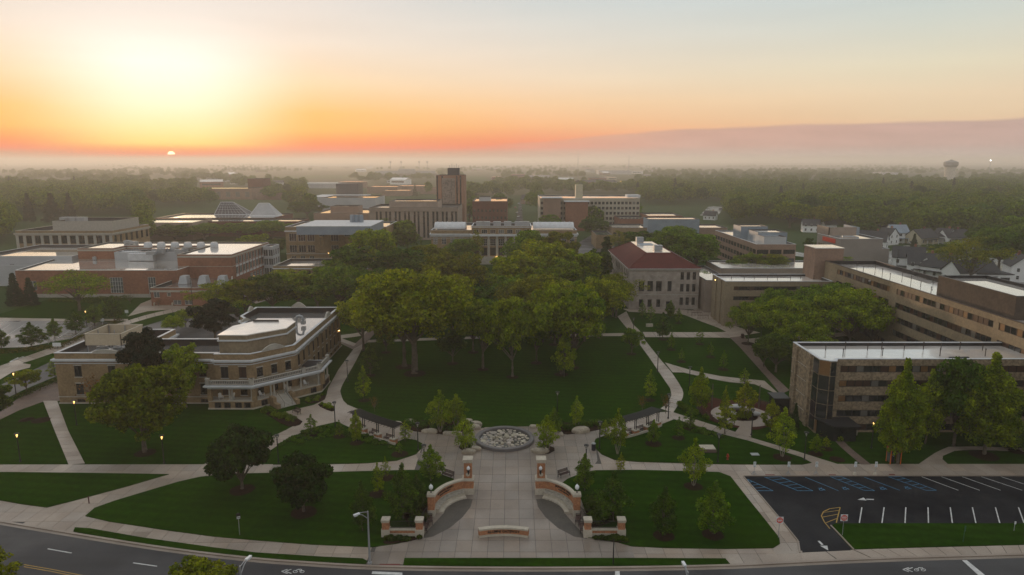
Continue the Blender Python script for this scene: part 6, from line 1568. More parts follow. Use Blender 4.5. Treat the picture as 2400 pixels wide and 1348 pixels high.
p = P(1740, 793); t = thing('litter_bin', 'brown litter bin beside the single locust', 'bin', (p.x, p.y, .05)); b = MB(); b.lathe([(.4, 0), (.42, 1.0), (.3, 1.15)], 12); b.build('body', M_BROWNB, t)
p = P(2098, 1089); t = thing('kiosk', 'orange framed glass shelter with a dark help phone inside', 'shelter', (p.x, p.y, PZ))
MO = mat('orange paint', (.62, .13, .02), rough=.5)
b = MB()
for x in (-.75, .75):
    for y in (0, 1.1): b.box(x - .05, x + .05, y - .05, y + .05, 0, 2.25)
b.box(-.85, .85, -.1, .0, 2.25, 2.4); b.box(-.85, .85, 1.1, 1.2, 2.25, 2.4); b.box(-.85, -.7, -.1, 1.2, 2.25, 2.4); b.box(.7, .85, -.1, 1.2, 2.25, 2.4); b.build('frame', MO, t)
b = MB(); b.box(-.7, .7, 0, 1.1, 2.3, 2.33); b.build('roof', G_SKY, t)
for x in (-.75, .75): b = MB(); b.box(x - .01, x + .01, .06, 1.04, .2, 2.2); b.build('side_glass', G_SKY, t)
b = MB(); b.box(-.2, .2, .7, 1.0, 0, 1.9); b.build('phone_pillar', mat('navy enamel', (.02, .02, .04)), t)
vs, fs = text_mb('HELP', .3, .004); b = MB(); b.add([(y * 1.0, .69 - zz, 1.2 - x) for x, y, zz in vs], fs); b.build('lettering', M_WHITE, t)
for x in (-.6, .6): b = MB(); b.cbox(x, .55, 2.0, .1, .3, .12); b.build('strip_light', emit('kiosk light', (.75, .9, .7), 1.6), t)
p = P(1657, 1057); t = thing('utility_plinth', 'square pale slab on a dark gravel bed in the garden lawn', 'plinth', (p.x, p.y, PZ + .07)); b = MB(); b.box(-1.2, 1.2, -.9, .9, 0, .45); b.build('plinth', M_BRICKP, t); b = MB(); b.box(-1.1, 1.1, -.8, .8, .45, .55); b.build('slab', M_STONE, t)
flat('gravel_bed', px_poly([(1640, 1048), (1672, 1048), (1680, 1064), (1646, 1064)]), PZ + .085, M_MULCH, .01)
p = P(1769, 1067); t = thing('ground_grate', 'flat grey utility grate in the garden lawn', 'grate', (p.x, p.y, PZ + .08)); b = MB(); b.box(-.6, .6, -.45, .45, 0, .05); b.build('grate', M_GREY, t)
p = P(1522, 766); t = thing('plaque_stone', 'small pale memorial stone at the edge of the upper lawn', 'memorial', (p.x, p.y, .03)); b = MB(); b.box(-.9, .9, -.3, .3, 0, .8); b.build('stone', M_STONE, t)
for k, (x, y) in enumerate(((1623, 735), (1633, 741), (1648, 748))):
    p = P(x, y); t = thing('bike_rack', ('bicycle rack nearest the stone hall', 'bicycle rack in the middle of three', 'bicycle rack nearest the low dormitory')[k], 'bike rack', (p.x, p.y, .06), 0, 'bicycle racks before the stone hall')
    b = MB(); b.tube([(-1.5, 0, 0), (-1.5, 0, 1.0), (1.5, 0, 1.0), (1.5, 0, 0)], .05, 5); b.build('frame', M_BROWNB, t)
    for q in range(6): b = MB(); b.box(-1.2 + q * .45, -1.16 + q * .45, -.02, .02, 0, 1.0); b.build('bar', M_BROWNB, t)
p = P(92 + 4, 700)
# big plaques in the car park hedge, left
for k, (x, y) in enumerate(((135, 818), (114, 803), (188, 776), (241, 758), (298, 738))):
    t = thing('parking_sign', ('largest white board at the hedge end by the brick hall', 'small white parking sign low in the hedge', 'small white parking sign behind the roof screen', 'small white parking sign at the hedge by the street trees', 'small white parking sign at the far end of the hedge')[k], 'sign', (*P(x, y + 4)[:2], .05)); b = MB(); b.lathe([(.04, 0), (.04, 1.6)], 5); b.build('post', M_GREY, t); b = MB(); w = 1.0 if k == 0 else .5; b.box(-w, w, -.06, -.04, 1.0, 1.9); b.build('board', M_WHITE, t)

# round garden
def garden():
    flat('garden_paving', px_poly([(1632, 935), (1665, 930), (1700, 940), (1760, 935), (1800, 943), (1838, 960), (1855, 975), (1830, 990), (1800, 1000), (1770, 1010), (1735, 1005), (1690, 995), (1650, 980), (1632, 955)], 1), .055, M_REDMULCH, .04)
    ctr = P(1738, 975); b = MB(); n = 40
    vs = [(ctr.x + r * math.cos(2 * math.pi * k / n), ctr.y + r * 1.0 * math.sin(2 * math.pi * k / n), .085) for r in (5.2, 2.7) for k in range(n)]
    b.add(vs, [(k, (k + 1) % n, n + (k + 1) % n, n + k) for k in range(n)]); struct(b.build('garden_path', M_CONC))
    flat('garden_path', px_poly([(1720, 1018), (1745, 985), (1765, 985), (1760, 1025)]), .092, M_CONC, .03)
    flat('planting_bed', [(ctr.x + 2.6 * math.cos(k * .3), ctr.y + 2.6 * math.sin(k * .3)) for k in range(21)], .1, M_MULCH, .04)
    for k, (x, y, l) in enumerate(((1727, 958, 'long pale rounded seat at the back of the round garden'), (1715, 974, 'egg shaped pale seat by the yellow tree, towards the pergola'), (1770, 975, 'egg shaped pale seat by the lamp, towards the dormitory'))):
        p = P(x, y); t = tag(MBe(1.35 if k == 0 else .95), l, 'seat', 'smooth pale stone seats in the round garden'); t.location = (p.x, p.y, .12)
    def fence(p0, p1, bul, lb):
        a, c = P(*p0), P(*p1); ar = arc_pts(a.to_2d(), c.to_2d(), bul, 14); t = thing('garden_fence', lb, 'fence', (a.x, a.y, .05))
        for z in (.3, .55, .8, 1.05):
            b = MB()
            for k in range(14): b.tube([(ar[k][0] - a.x, ar[k][1] - a.y, z), (ar[k + 1][0] - a.x, ar[k + 1][1] - a.y, z)], .03, 4)
            b.build('rail', M_FRB, t)
        for k in range(0, 15, 2): b = MB(); b.box(ar[k][0] - a.x - .04, ar[k][0] - a.x + .04, ar[k][1] - a.y - .04, ar[k][1] - a.y + .04, 0, 1.15); b.build('post', M_FRB, t)
    fence((1632, 960), (1720, 1004), -1.2, 'curved slatted fence on the street side of the round garden'); fence((1765, 945), (1856, 985), 1.0, 'curved rail fence between round garden and dormitory')
    fence((1640, 935), (1662, 940), .2, 'short dark slatted fence at the pergola end of the round garden')
def MBe(s):
    b = MB(); pr = [(.25 * s, 0)] + [(s * .95 * math.sin(R(20 + k * 16)) , .62 * (k + 1) / 9) for k in range(9)] + [(.12 * s, .68)]
    b.lathe([(.6 * s, 0), (.9 * s, .1), (1.0 * s, .28), (.92 * s, .46), (.66 * s, .6), (.3 * s, .66), (.05, .68)], 14); o = b.build('egg_stone', mat('polished pale stone', (.42, .41, .40), (.36, .35, .34), rough=.4)); o.scale = (1, .62, 1); return o
garden()
flat('brick_strip', px_poly([(1853, 950), (1865, 950), (1905, 985), (1940, 1020), (1925, 1025), (1895, 995)], 0), .05, M_REDMULCH, .03)

# ================================================================== houses, tower, stadium, far details
def house(px, py, w, d, h, rz, label, wallm=None, roofm=None, dormer=False, porch=True, grp='houses beyond the long dormitory'):
    p = P(px, py); t = thing('house', label, 'house', (p.x, p.y + d / 2, 0), rz, grp); wm = wallm or M_SIDING; rm = roofm or M_SHING; rh = d * .42
    b = MB(); b.box(-w / 2, w / 2, -d / 2, d / 2, 0, h)
    b.add([(-w / 2, -d / 2, h), (-w / 2, d / 2, h), (-w / 2, 0, h + rh), (w / 2, -d / 2, h), (w / 2, d / 2, h), (w / 2, 0, h + rh)], [(0, 2, 1), (3, 4, 5)]); b.build('wall', wm, t)
    for s_ in (-1, 1):
        b = MB(); y0 = s_ * (d / 2 + .45); z0 = h - .45 * rh / (d / 2); n = Vector((0, s_ * rh, d / 2)).normalized() * .18
        q = [(-w / 2 - .4, y0, z0), (w / 2 + .4, y0, z0), (w / 2 + .4, 0, h + rh), (-w / 2 - .4, 0, h + rh)]; q2 = [(x, y + n.y, z + n.z) for x, y, z in q]
        b.add(q + q2, [(0, 1, 2, 3), (7, 6, 5, 4), (0, 4, 5, 1), (1, 5, 6, 2), (2, 6, 7, 3), (3, 7, 4, 0)]); b.build('roof', rm, t)
    b = MB(); b.cbox(w * .2, .6, h + rh * .4, .8, .8, rh * .6 + 1.2); b.build('chimney', M_REDBR, t)
    for z in ([1.0, 3.8] if h > 4.5 else [1.0]):
        nn = max(2, int(w / 3))
        for k in range(nn):
            add_window(t, -w / 2 + w * (k + .5) / nn, -d / 2 - .17 + .0, z, math.pi, 1.1, 1.5, 'sash', M_FRW, None, 'hall')
        for k in range(2): add_window(t, -w / 2 - .17, -d / 4 + k * d / 2, z, R(90), 1.0, 1.4, 'sash', M_FRW, None, 'hall'); add_window(t, w / 2 + .17, -d / 4 + k * d / 2, z, R(-90), 1.0, 1.4, 'sash', M_FRW, None, 'hall')
    if dormer:
        b = MB(); b.box(-1.1, 1.1, -d / 2 + .4, 0, h, h + 1.5); b.add([(-1.1, -d / 2 + .4, h + 1.5), (1.1, -d / 2 + .4, h + 1.5), (0, -d / 2 + .4, h + 2.5)], [(0, 1, 2)]); b.build('dormer', wm, t)
        b = MB(); b.add([(-1.4, -d / 2 + .2, h + 1.3), (0, -d / 2 + .2, h + 2.6), (0, 0, h + 2.6), (-1.4, 0, h + 1.3)], [(0, 1, 2, 3)]); b.add([(1.4, -d / 2 + .2, h + 1.3), (0, -d / 2 + .2, h + 2.6), (0, 0, h + 2.6), (1.4, 0, h + 1.3)], [(3, 2, 1, 0)]); b.build('dormer_roof', rm, t); add_window(t, 0, -d / 2 + .25, h + .2, math.pi, .8, 1.0, 'sash', M_FRW, None, 'hall')
    if porch:
        b = MB(); b.box(-w * .35, w * .35, -d / 2 - 2.2, -d / 2, 2.6, 2.8); b.build('porch_roof', rm, t)
        for x in (-w * .33, 0, w * .33): b = MB(); b.box(x - .1, x + .1, -d / 2 - 2.1, -d / 2 - 1.9, 0, 2.6); b.build('porch_post', M_FRW, t)
    return t
house(2050, 583, 16, 11, 4, R(-35), 'white house with a broad dark gable behind the printing works', porch=False)
house(2110, 570, 9, 9, 5.8, 0, 'tall white house with a blue grey roof and front balcony', roofm=M_BLUEM)
house(2090, 575, 7, 9, 5, R(-60), 'narrow white gabled house left of the balcony house')
house(2170, 573, 14, 10, 3.6, R(25), 'cream house with sweeping dark roof behind the spruce', wallm=M_CREAM)
house(2150, 553, 12, 9, 4.5, R(20), 'cream house with pale ridge behind the sweeping dark roof', wallm=M_CREAM)
house(2190, 556, 14, 9, 4.5, 0, 'long white house at the edge of the wood')
house(2225, 571, 8, 9, 4, R(-60), 'small white gabled house end on to the street')
house(2245, 572, 13, 9, 3.6, R(5), 'low house with a wide black roof among street trees')
house(2272, 560, 7, 8, 5, R(-50), 'pale steep gabled house half hidden by the tall bare tree')
house(2140, 640, 11, 9, 6.2, R(-28), 'two storey white house with black shutters next to the long dormitory', dormer=False)
house(2180, 648, 12, 9, 4.6, R(-24), 'white house with a dormer in its dark roof', dormer=True)
house(2225, 655, 11, 10, 4.4, R(-60), 'white gabled house with scalloped barge boards')
house(2290, 665, 16, 9, 4.2, R(8), 'long white house behind the tall bare tree')
house(2410, 662, 10, 9, 6, R(70), 'white barn roofed house at the picture edge', porch=False)
house(1905, 545, 10, 8, 4.6, R(-15), 'white house glimpsed through trees behind the printing works', porch=False)
house(1945, 542, 8, 8, 4.2, R(10), 'smaller white house glimpsed through trees', porch=False)
house(1668, 516, 9, 7, 3.6, R(-30), 'small white shed like house by the wet yard', porch=False)
house(1238, 478, 13, 10, 5, R(-20), 'brown gabled house by the road beyond the hall', wallm=M_PINKB, porch=False, grp='brown houses along the road')
house(1258, 470, 14, 10, 5, R(15), 'second brown gabled house beside the residence hall', wallm=M_PINKB, porch=False, grp='brown houses along the road')
def garage():
    p = P(2348, 670); t = thing('garage', 'white double garage with two dark open bays', 'garage', (p.x, p.y + 4, 0), R(-6))
    b = MB(); b.box(-8, 6, -.2, 8, 0, 3.4); b.build('wall', M_SIDING, t); b = MB(); b.box(-8.3, 6.3, -.5, 8.3, 3.4, 3.7); b.build('roof', M_SHING, t)
    for x in (-1, 3.4): b = MB(); b.box(x - 1.6, x + 1.6, -.26, -.2, 0, 2.4); b.build('door_opening', G_DARK, t)
    return p
garage()
def car(x, y, rz, label, colour, grp=None, s=1):
    t = thing('car', label, 'car', (x, y, .06), rz, grp); t.scale = (s, s, s)
    cm = mat('car paint ' + label[:12], colour, rough=.25, spec=.6, coat=.8)
    b = MB(); sec = [(-2.2, .35, .62), (-2.1, .3, .8), (-1.2, .28, .92), (0, .27, .95), (1.2, .28, .9), (2.0, .3, .75), (2.25, .36, .55)]
    vs = []
    for xx, z0, z1 in sec:
        w = .9 - .12 * (abs(xx) / 2.2) ** 3; vs += [(xx, -w, z0), (xx, -w, z1 - .12), (xx, -w + .12, z1), (xx, w - .12, z1), (xx, w, z1 - .12), (xx, w, z0)]
    b.add(vs, [(i * 6 + k, i * 6 + (k + 1) % 6, (i + 1) * 6 + (k + 1) % 6, (i + 1) * 6 + k) for i in range(len(sec) - 1) for k in range(6)] + [(0, 1, 2, 3, 4, 5), tuple(len(vs) - 6 + k for k in range(6))[::-1]]); b.build('body', cm, t)
    b = MB(); b.add([(-1.7, -.78, .9), (1.15, -.78, .9), (1.15, .78, .9), (-1.7, .78, .9), (-1.15, -.62, 1.42), (.35, -.62, 1.42), (.35, .62, 1.42), (-1.15, .62, 1.42)], [(4, 5, 6, 7), (0, 1, 5, 4), (1, 2, 6, 5), (2, 3, 7, 6), (3, 0, 4, 7)]); b.build('windows_glass', G_DARK, t)
    b = MB(); b.box(-1.1, .3, -.6, .6, 1.42, 1.47); b.build('roof', cm, t)
    wm = MB(); wm.tube([(0, -.1, 0), (0, .1, 0)], .32, 12); me = wm.mesh('wheel', M_BLACK)
    for xx in (-1.4, 1.4):
        for yy in (-.82, .82): link('wheel', me, t, (xx, yy, .32))
    for yy in (-.6, .6):
        b = MB(); b.box(2.2, 2.26, yy - .18, yy + .18, .55, .68); b.build('headlight', M_WHITE, t)
p = P(2362, 671); car(p.x, p.y, R(15), 'dark blue car parked before the double garage', (.02, .03, .08))
for i, (x, y, c, l) in enumerate(((1212, 500, (.5, .5, .5), 'silver car on the road beyond the wide hall'), (1208, 488, (.3, .02, .02), 'red car further up the road'), (1222, 494, (.05, .05, .06), 'black car on the road verge'), (1215, 509, (.6, .6, .6), 'white car nearest the wide hall'), (1216, 478, (.6, .6, .6), 'pale car at the far end of the parked row'), (1655, 498, (.5, .5, .5), 'silver car in the yard among trees'), (1690, 492, (.05, .07, .1), 'dark car in the yard among trees'), (2140, 572, (.5, .52, .55), 'pale car on the residential street'))):
    p = P(x, y); car(p.x, p.y, R(80 if x < 1300 else 10), l, c)
def water_tower():
    p = P(2224, 426); z = top_z(p.y, 376); t = thing('water_tower', 'pale fluted water tower rising from the hazy wood', 'water tower', (p.x, p.y, 0))
    u = 1 / depth(p.y) * 1600; r = 15 / u; s = 11.5 / u
    b = MB(); b.lathe([(s * 1.05, 0), (s, z * .3), (s, z * .6), (s * 1.05, z * .68)], 20); b.build('shaft', mat('tower stone', (.55, .50, .42), rough=.9), t)
    b = MB(); b.lathe([(s * 1.05, z * .68), (r * 1.02, z * .78), (r, z * .92), (r * .6, z * .97), (r * .25, z * 1.0)], 24); b.build('tank', mat('tank grey', (.30, .28, .27), rough=.7), t)
    b = MB(); b.lathe([(s * .3, z), (s * .3, z + 1.5)], 8); b.build('finial', M_GREY, t)
water_tower()
def mast(px, py, py_top, label, lit=False, headw=6.0, heads=2):
    p = P(px, py); z = top_z(p.y, py_top); t = thing('floodlight_mast', label, 'floodlight', (p.x, p.y, 0), 0, 'stadium floodlights' if not lit else None)
    b = MB(); b.lathe([(.9, 0), (.55, z - 3)], 6); b.build('mast', M_GREY, t)
    b = MB(); 
    for k in range(3): b.box(-headw / 2, headw / 2, -.4, .4, z - 6 + k * 2.6, z - 4.6 + k * 2.6)
    b.box(-headw / 2, -headw / 2 + .5, -.3, .3, z - 6, z + .5); b.box(headw / 2 - .5, headw / 2, -.3, .3, z - 6, z + .5); b.build('lamp_rack', M_GREY, t)
    if lit:
        b = MB(); b.lathe([(.2, z - 2), (1.6, z - .5), (1.2, z + 1.2), (.2, z + 1.5)], 8); b.build('lamp', emit('floodlight', (1, .98, .92), 14), t)
for x, l in ((916, 'first floodlight mast of the stadium, nearest the sun'), (941, 'second floodlight mast of the stadium'), (983, 'third floodlight mast of the stadium'), (1002, 'fourth floodlight mast, next to the brick tower')): mast(x, 409, 378, l)
mast(2318, 407, 376, 'single lit floodlight mast near the water tower', True, 3.0)
for x, y0, yt, l in ((1354, 416, 355, 'taller thin radio mast in the haze above the residence hall'), (1473, 413, 364, 'shorter thin radio mast in the haze')):
    p = P(x, y0); z = top_z(p.y, yt); t = thing('radio_mast', l, 'mast', (p.x, p.y, 0)); b = MB()
    for a in (0, 2.1, 4.2): b.tube([(1.1 * math.cos(a), 1.1 * math.sin(a), 0), (.8 * math.cos(a), .8 * math.sin(a), z)], .18, 3)
    for k in range(14): b.tube([(1, 0, z * k / 14), (-.6, .8, z * (k + 1) / 14)], .1, 3)
    b.build('lattice', M_GREY, t)
def stadium():
    a, c = P(880, 415), P(1021, 415); t = thing('stadium_stand', 'long pale stadium stand under the floodlights', 'grandstand', ((a.x + c.x) / 2, a.y, 0)); w = (c.x - a.x); z = 17
    b = MB(); b.add([(-w / 2, 0, z * .75), (w / 2, 0, z * .75), (w / 2, 40, 2), (-w / 2, 40, 2), (-w / 2, -2, z), (w / 2, -2, z)], [(0, 1, 2, 3), (0, 4, 5, 1)]); b.box(-w / 2, w / 2, -2, 0, z * .55, z); b.build('stand', M_GREYW, t)
    for k in range(20): b = MB(); x = -w / 2 + w * (k + .5) / 20; b.box(x - .6, x + .6, -1.5, 0, 0, z * .55); b.build('pier', M_GREYW, t)
    b = MB(); b.box(-w * .12, w * .16, -3, 3, z, z + 5); b.build('press_box', M_GREYW, t)
stadium()
# far long sheds
for i, (xl, xr, yf, l, h) in enumerate(((665, 745, 389, 'low far shed with a bright wet roof near the sun', 9), (745, 875, 389.5, 'longest of the far sheds, catching the light', 7), (1040, 1128, 391, 'far shed behind the brick tower', 8), (1160, 1205, 392, 'far shed between tower and road', 8), (385, 528, 387.4, 'thin far strip of roof under the sun', 6), (1240, 1288, 417, 'white roofed shed in the hazy trees', 7), (1403, 1480, 409, 'far grey apartment slab in the haze', 14), (1860, 1905, 400, 'pale far block beyond the wood', 9), (2070, 2105, 410, 'pale sheds in the mist before the water tower', 8))):
    a = P(xl, yf); c = P(xr, yf); B = Bld('far_shed', l, 'building', rect(a.x, c.x, a.y, a.y + 60 + i), h, M_GREYW, R_WHITE, par=.05, grp=None); B.finish()
# fast food sign far off
p = P(1457, 432); t = thing('sign_pylon', 'small yellow arched letter sign on a pole in the hazy distance', 'sign', (p.x, p.y, 0)); z = top_z(p.y, 424); b = MB(); b.lathe([(.4, 0), (.3, z - 4)], 6); b.build('pole', M_GREY, t)
b = MB()
for s_ in (-1, 1): b.tube([(s_ * .1 + s_ * 1.5 + 1.5 * math.cos(R(a)), 0, z - 4 + 4 * math.sin(R(a))) for a in range(0, 181, 20)], .35, 5)
b.build('arches', emit('arch yellow', (1, .62, .03), .9), t)

fh = random.Random(31); spots = []
while len(spots) < 46:
    x = fh.choice([fh.uniform(430, 1000), fh.uniform(1100, 1560), fh.uniform(1100, 1560)]); y = 392 + 50 * fh.random() ** 1.3
    if 1010 < x < 1100 or (870 < x < 1030 and y < 418) or (1088 < x < 1150 and 408 < y < 442): continue
    q = P(x, y)
    if all(abs(q.x - a) + abs(q.y - b) > 45 for a, b in spots): spots.append((q.x, q.y))
for k, (x, y) in enumerate(spots):
    w, d, h = fh.uniform(14, 46), fh.uniform(14, 40), fh.uniform(5, 10); m = fh.choice([M_SIDING, M_GREYW, M_PINKB, M_PRECAST, M_CREAM, M_REDBR])
    side = 'sunward of the brick tower' if x < -60 else 'beyond the residence hall'; far_ = 'nearer' if y < 1400 else ('middle' if y < 2200 else 'farthest')
    t = thing('far_building', f"{'broad' if w > 34 else ('narrow' if w < 22 else 'small')} {'square' if abs(w - d) < 6 else 'oblong'} hazy {'pale' if m in (M_SIDING, M_GREYW, M_CREAM) else 'brown'} building {side}, {far_} belt", 'building', (x, y, 0), fh.uniform(-.5, .5), 'small hazy buildings among the distant trees')
    b = MB(); b.box(-w / 2, w / 2, -d / 2, d / 2, 0, h); b.build('wall', m, t)
    b = MB()
    if fh.random() < .5: b.box(-w / 2 - .3, w / 2 + .3, -d / 2 - .3, d / 2 + .3, h, h + .4)
    else: b.add([(-w / 2, -d / 2, h), (w / 2, -d / 2, h), (w / 2, d / 2, h), (-w / 2, d / 2, h), (-w / 2, 0, h + 3.5), (w / 2, 0, h + 3.5)], [(0, 1, 5, 4), (2, 3, 4, 5), (0, 4, 3), (1, 2, 5)])
    b.build('roof', fh.choice([R_WHITE, R_WARM, M_SHING]), t)
    b = MB(); b.box(-w * .4, w * .4, -d / 2 - .05, -d / 2 + .02, h * .4, h * .7); b.build('window_band', G_DARK, t)
# ================================================================== trees
def leafmat(name, c1, c2, tr=.25):
    m = bpy.data.materials.new(name); m.use_nodes = True; t = NT(m.node_tree); b = t.n['Principled BSDF']; out = t.n['Material Output']
    g = t.node('ShaderNodeNewGeometry'); o = t.node('ShaderNodeObjectInfo')
    n = t.node('ShaderNodeTexNoise'); n.inputs['Scale'].default_value = .55; n.inputs['Detail'].default_value = 2; t.put(n.inputs['Vector'], g.outputs['Position'])
    col = t.mix(t.rng(n.outputs[0], .35, .65), (*c1, 1), (*c2, 1))
    k = t.rng(g.outputs['Random Per Island'], 0, 1, .5, 1.5)
    s = t.node('ShaderNodeVectorMath', operation='SCALE'); t.put(s.inputs[0], col); t.put(s.inputs['Scale'], k)
    col = t.mix(1.0, s.outputs[0], o.outputs['Color'], 'MULTIPLY')
    t.put(b.inputs['Base Color'], col); b.inputs['Roughness'].default_value = .75; b.inputs['Specular IOR Level'].default_value = .12
    tl = t.node('ShaderNodeBsdfTranslucent'); t.put(tl.inputs['Color'], col)
    mx = t.node('ShaderNodeMixShader'); mx.inputs[0].default_value = tr; t.l.new(b.outputs[0], mx.inputs[1]); t.l.new(tl.outputs[0], mx.inputs[2]); t.l.new(mx.outputs[0], out.inputs['Surface'])
    return m
M_LEAF = leafmat('leaves', (.20, .245, .008), (.08, .13, .008), .4)
M_NEEDLE = leafmat('needles', (.022, .042, .016), (.015, .03, .012), .1)
M_BARK = mat('bark', (.13, .105, .08), (.075, .06, .045), rough=.95, scale=2, fine=(6, .2))
M_BARKP = mat('pale bark', (.26, .22, .17), (.17, .14, .11), rough=.95, scale=2)
rs = np.random.RandomState(7)
def leaf_mesh(name, C3, N3, size, m, asp=1.0):
    """one small face per leaf spray: C3 centres, N3 facing, size per leaf"""
    n = len(C3); N3 = N3 / np.linalg.norm(N3, axis=1, keepdims=True)
    a = rs.normal(size=(n, 3)); U = np.cross(N3, a); U /= np.linalg.norm(U, axis=1, keepdims=True); V = np.cross(N3, U)
    s = (size * rs.uniform(.6, 1.35, n))[:, None]
    bend = N3 * s * .25
    q = np.stack([C3 - U * s * .5 , C3 - V * s * .42 * asp + bend * .4, C3 + U * s * .5 - bend, C3 + V * s * .42 * asp + bend * .4], 1).reshape(-1, 3)
    return q.astype(np.float32), n
def mesh_from_quads(name, q, n, m):
    me = bpy.data.meshes.new(name); me.vertices.add(4 * n); me.vertices.foreach_set('co', q.ravel()); me.loops.add(4 * n); me.loops.foreach_set('vertex_index', np.arange(4 * n, dtype=np.int32))
    me.polygons.add(n); me.polygons.foreach_set('loop_start', np.arange(0, 4 * n, 4, dtype=np.int32)); me.update(calc_edges=True); me.materials.append(m); return me
def clump_leaves(cl, nleaf, size, droop=0.0, up=.35, shell=(.55, 1.05)):
    cl = np.array(cl, float); w = cl[:, 3] ** 2; w /= w.sum(); idx = rs.choice(len(cl), nleaf, p=w)
    d = rs.normal(size=(nleaf, 3)); d[:, 2] += up; d /= np.linalg.norm(d, axis=1, keepdims=True)
    r = cl[idx, 3] * rs.uniform(shell[0] ** 3, shell[1] ** 3, nleaf) ** (1 / 3)
    sq = cl[idx, 4] if cl.shape[1] > 4 else 1.0
    c = cl[idx, :3] + d * r[:, None] * np.stack([np.ones(nleaf), np.ones(nleaf), np.broadcast_to(sq, nleaf)], 1)
    c[:, 2] -= droop * rs.random_sample(nleaf) * cl[idx, 3]
    N = d * .9 + rs.normal(size=(nleaf, 3)) * .55 + np.array([0, 0, .25])
    return c, N
def trunk_mesh(name, H, r0, limbs, fork, m=None, multi=0, rnd=None):
    b = MB(); rnd = rnd or random.Random(1)
    def curve(p, q, r1, r2, seg=6):
        p, q = Vector(p), Vector(q); mid = p.lerp(q, .5) + Vector((rnd.uniform(-.3, .3), rnd.uniform(-.3, .3), .4)) * (q - p).length * .12
        b.tube([p, p.lerp(mid, .5), mid, mid.lerp(q, .5), q], [r1, r1 * .82, (r1 + r2) / 2, r2 * 1.4, r2], seg)
    if multi:
        for k in range(multi):
            a = 2 * math.pi * k / multi + .4; tip = (math.cos(a) * fork * .35, math.sin(a) * fork * .35, fork)
            curve((math.cos(a) * r0 * 1.2, math.sin(a) * r0 * 1.2, 0), tip, r0, r0 * .6)
            for l in limbs[k::multi]: curve(tip, l[:3], r0 * .5, r0 * .12, 5)
    else:
        b.tube([(0, 0, -.1), (0, 0, r0 * 1.2), (rnd.uniform(-.1, .1), 0, fork * .5), (0, 0, fork)], [r0 * 1.5, r0 * 1.05, r0 * .9, r0 * .75], 8)
        for l in limbs:
            curve((0, 0, fork * rnd.uniform(.8, 1.0)), l[:3], r0 * .45, r0 * .08, 5)
        b.tube([(0, 0, fork), (rnd.uniform(-.3, .3), rnd.uniform(-.3, .3), H * .8)], [r0 * .7, r0 * .12], 6)
    return b.mesh(name, m or M_BARK)
def broad(seed, H=16, Rc=7, fork=3.6, nc=74, nleaf=8500, size=.55, flat=1.0, base=.24, r0=.38, irregular=.2, sq=.75, up=.35, shell=(.55, 1.05), droop=0):
    rnd = random.Random(seed); cl = []; zc = H * (1 + base) / 2; hz = H * (1 - base) / 2
    for k in range(nc):
        u = rnd.uniform(-.85, 1); a = k * 2.399 + rnd.uniform(-.4, .4); rr = math.sqrt(max(0, 1 - u * u)); f = rnd.uniform(.56, .80) * (1.1 if k % 7 == 0 else 1) if k % 4 else rnd.uniform(.1, .5)
        ir = 1 + irregular * math.sin(a * 2 + seed) + rnd.uniform(-irregular, irregular) * .6
        cl.append((math.cos(a) * rr * Rc * f * ir, math.sin(a) * rr * Rc * f * ir, zc + u * hz * f * (1 + rnd.uniform(-.08, .06)), Rc * rnd.choice((.12, .16, .2, .26)) * rnd.uniform(.9, 1.1), sq))
    c, N = clump_leaves(cl, nleaf, size, droop, up, shell); q, n = leaf_mesh('crown', c, N, size, M_LEAF)
    limbs = sorted(cl, key=lambda x: rnd.random())[:12]
    return (mesh_from_quads('crown', q, n, M_LEAF), trunk_mesh('trunk', H, r0, limbs, fork, rnd=rnd), H, 2 * Rc)
def locust(seed):
    rnd = random.Random(seed); H, Rc = 13, 8; cl = []
    for k in range(64):
        a = k * 2.399; rr = math.sqrt((k + 1) / 64) * Rc * .86; z = H - .9 - 5.2 * (rr / Rc) ** 2.2 + rnd.uniform(-3.4, .4); cl.append((math.cos(a) * rr, math.sin(a) * rr, z, rnd.uniform(1.2, 2.1), .5))
    c, N = clump_leaves(cl, 11000, .3, .2, .5, (.3, 1.1)); q, n = leaf_mesh('crown', c, N, .42, M_LEAF)
    return (mesh_from_quads('crown', q, n, M_LEAF), trunk_mesh('trunk', H, .25, cl[::4], 3.2, rnd=rnd), H, 2 * Rc)
def conic(seed, H=6, Rc=1.5, nleaf=1500, size=.2, base=.16, r0=.07, tip=1.0, multi=0, m=None, levels=9, needle=False, gap=.75, fork=None):
    rnd = random.Random(seed); cl = []; pts = []
    for k in range(levels * 5):
        t = (k + .5) / (levels * 5); z = H * (base + (1 - base) * t); prof = math.sin(math.pi * min(1, (t + .12)) ** .8) ** .8 if not needle else (1 - t) * .95 + .05
        rr = Rc * prof * (rnd.uniform(.35, .85) if not needle else rnd.uniform(.5, .8)); a = k * 2.399 + rnd.uniform(-.3, .3)
        cl.append((math.cos(a) * rr, math.sin(a) * rr, z, Rc * (.24 if not needle else .3) * (.5 + prof * .6) * rnd.uniform(.7, 1.2), .8 if not needle else .45)); pts.append(cl[-1])
    c, N = clump_leaves(cl, nleaf, size, .3 if needle else 0, .2 if needle else .4, (.2, 1.1))
    M = m or (M_NEEDLE if needle else M_LEAF); q, n = leaf_mesh('crown', c, N, size, M)
    return (mesh_from_quads('crown', q, n, M), trunk_mesh('trunk', H, r0, pts[::4], fork or H * max(.2, base), M_BARKP if multi else M_BARK, multi, rnd), H, 2 * Rc)
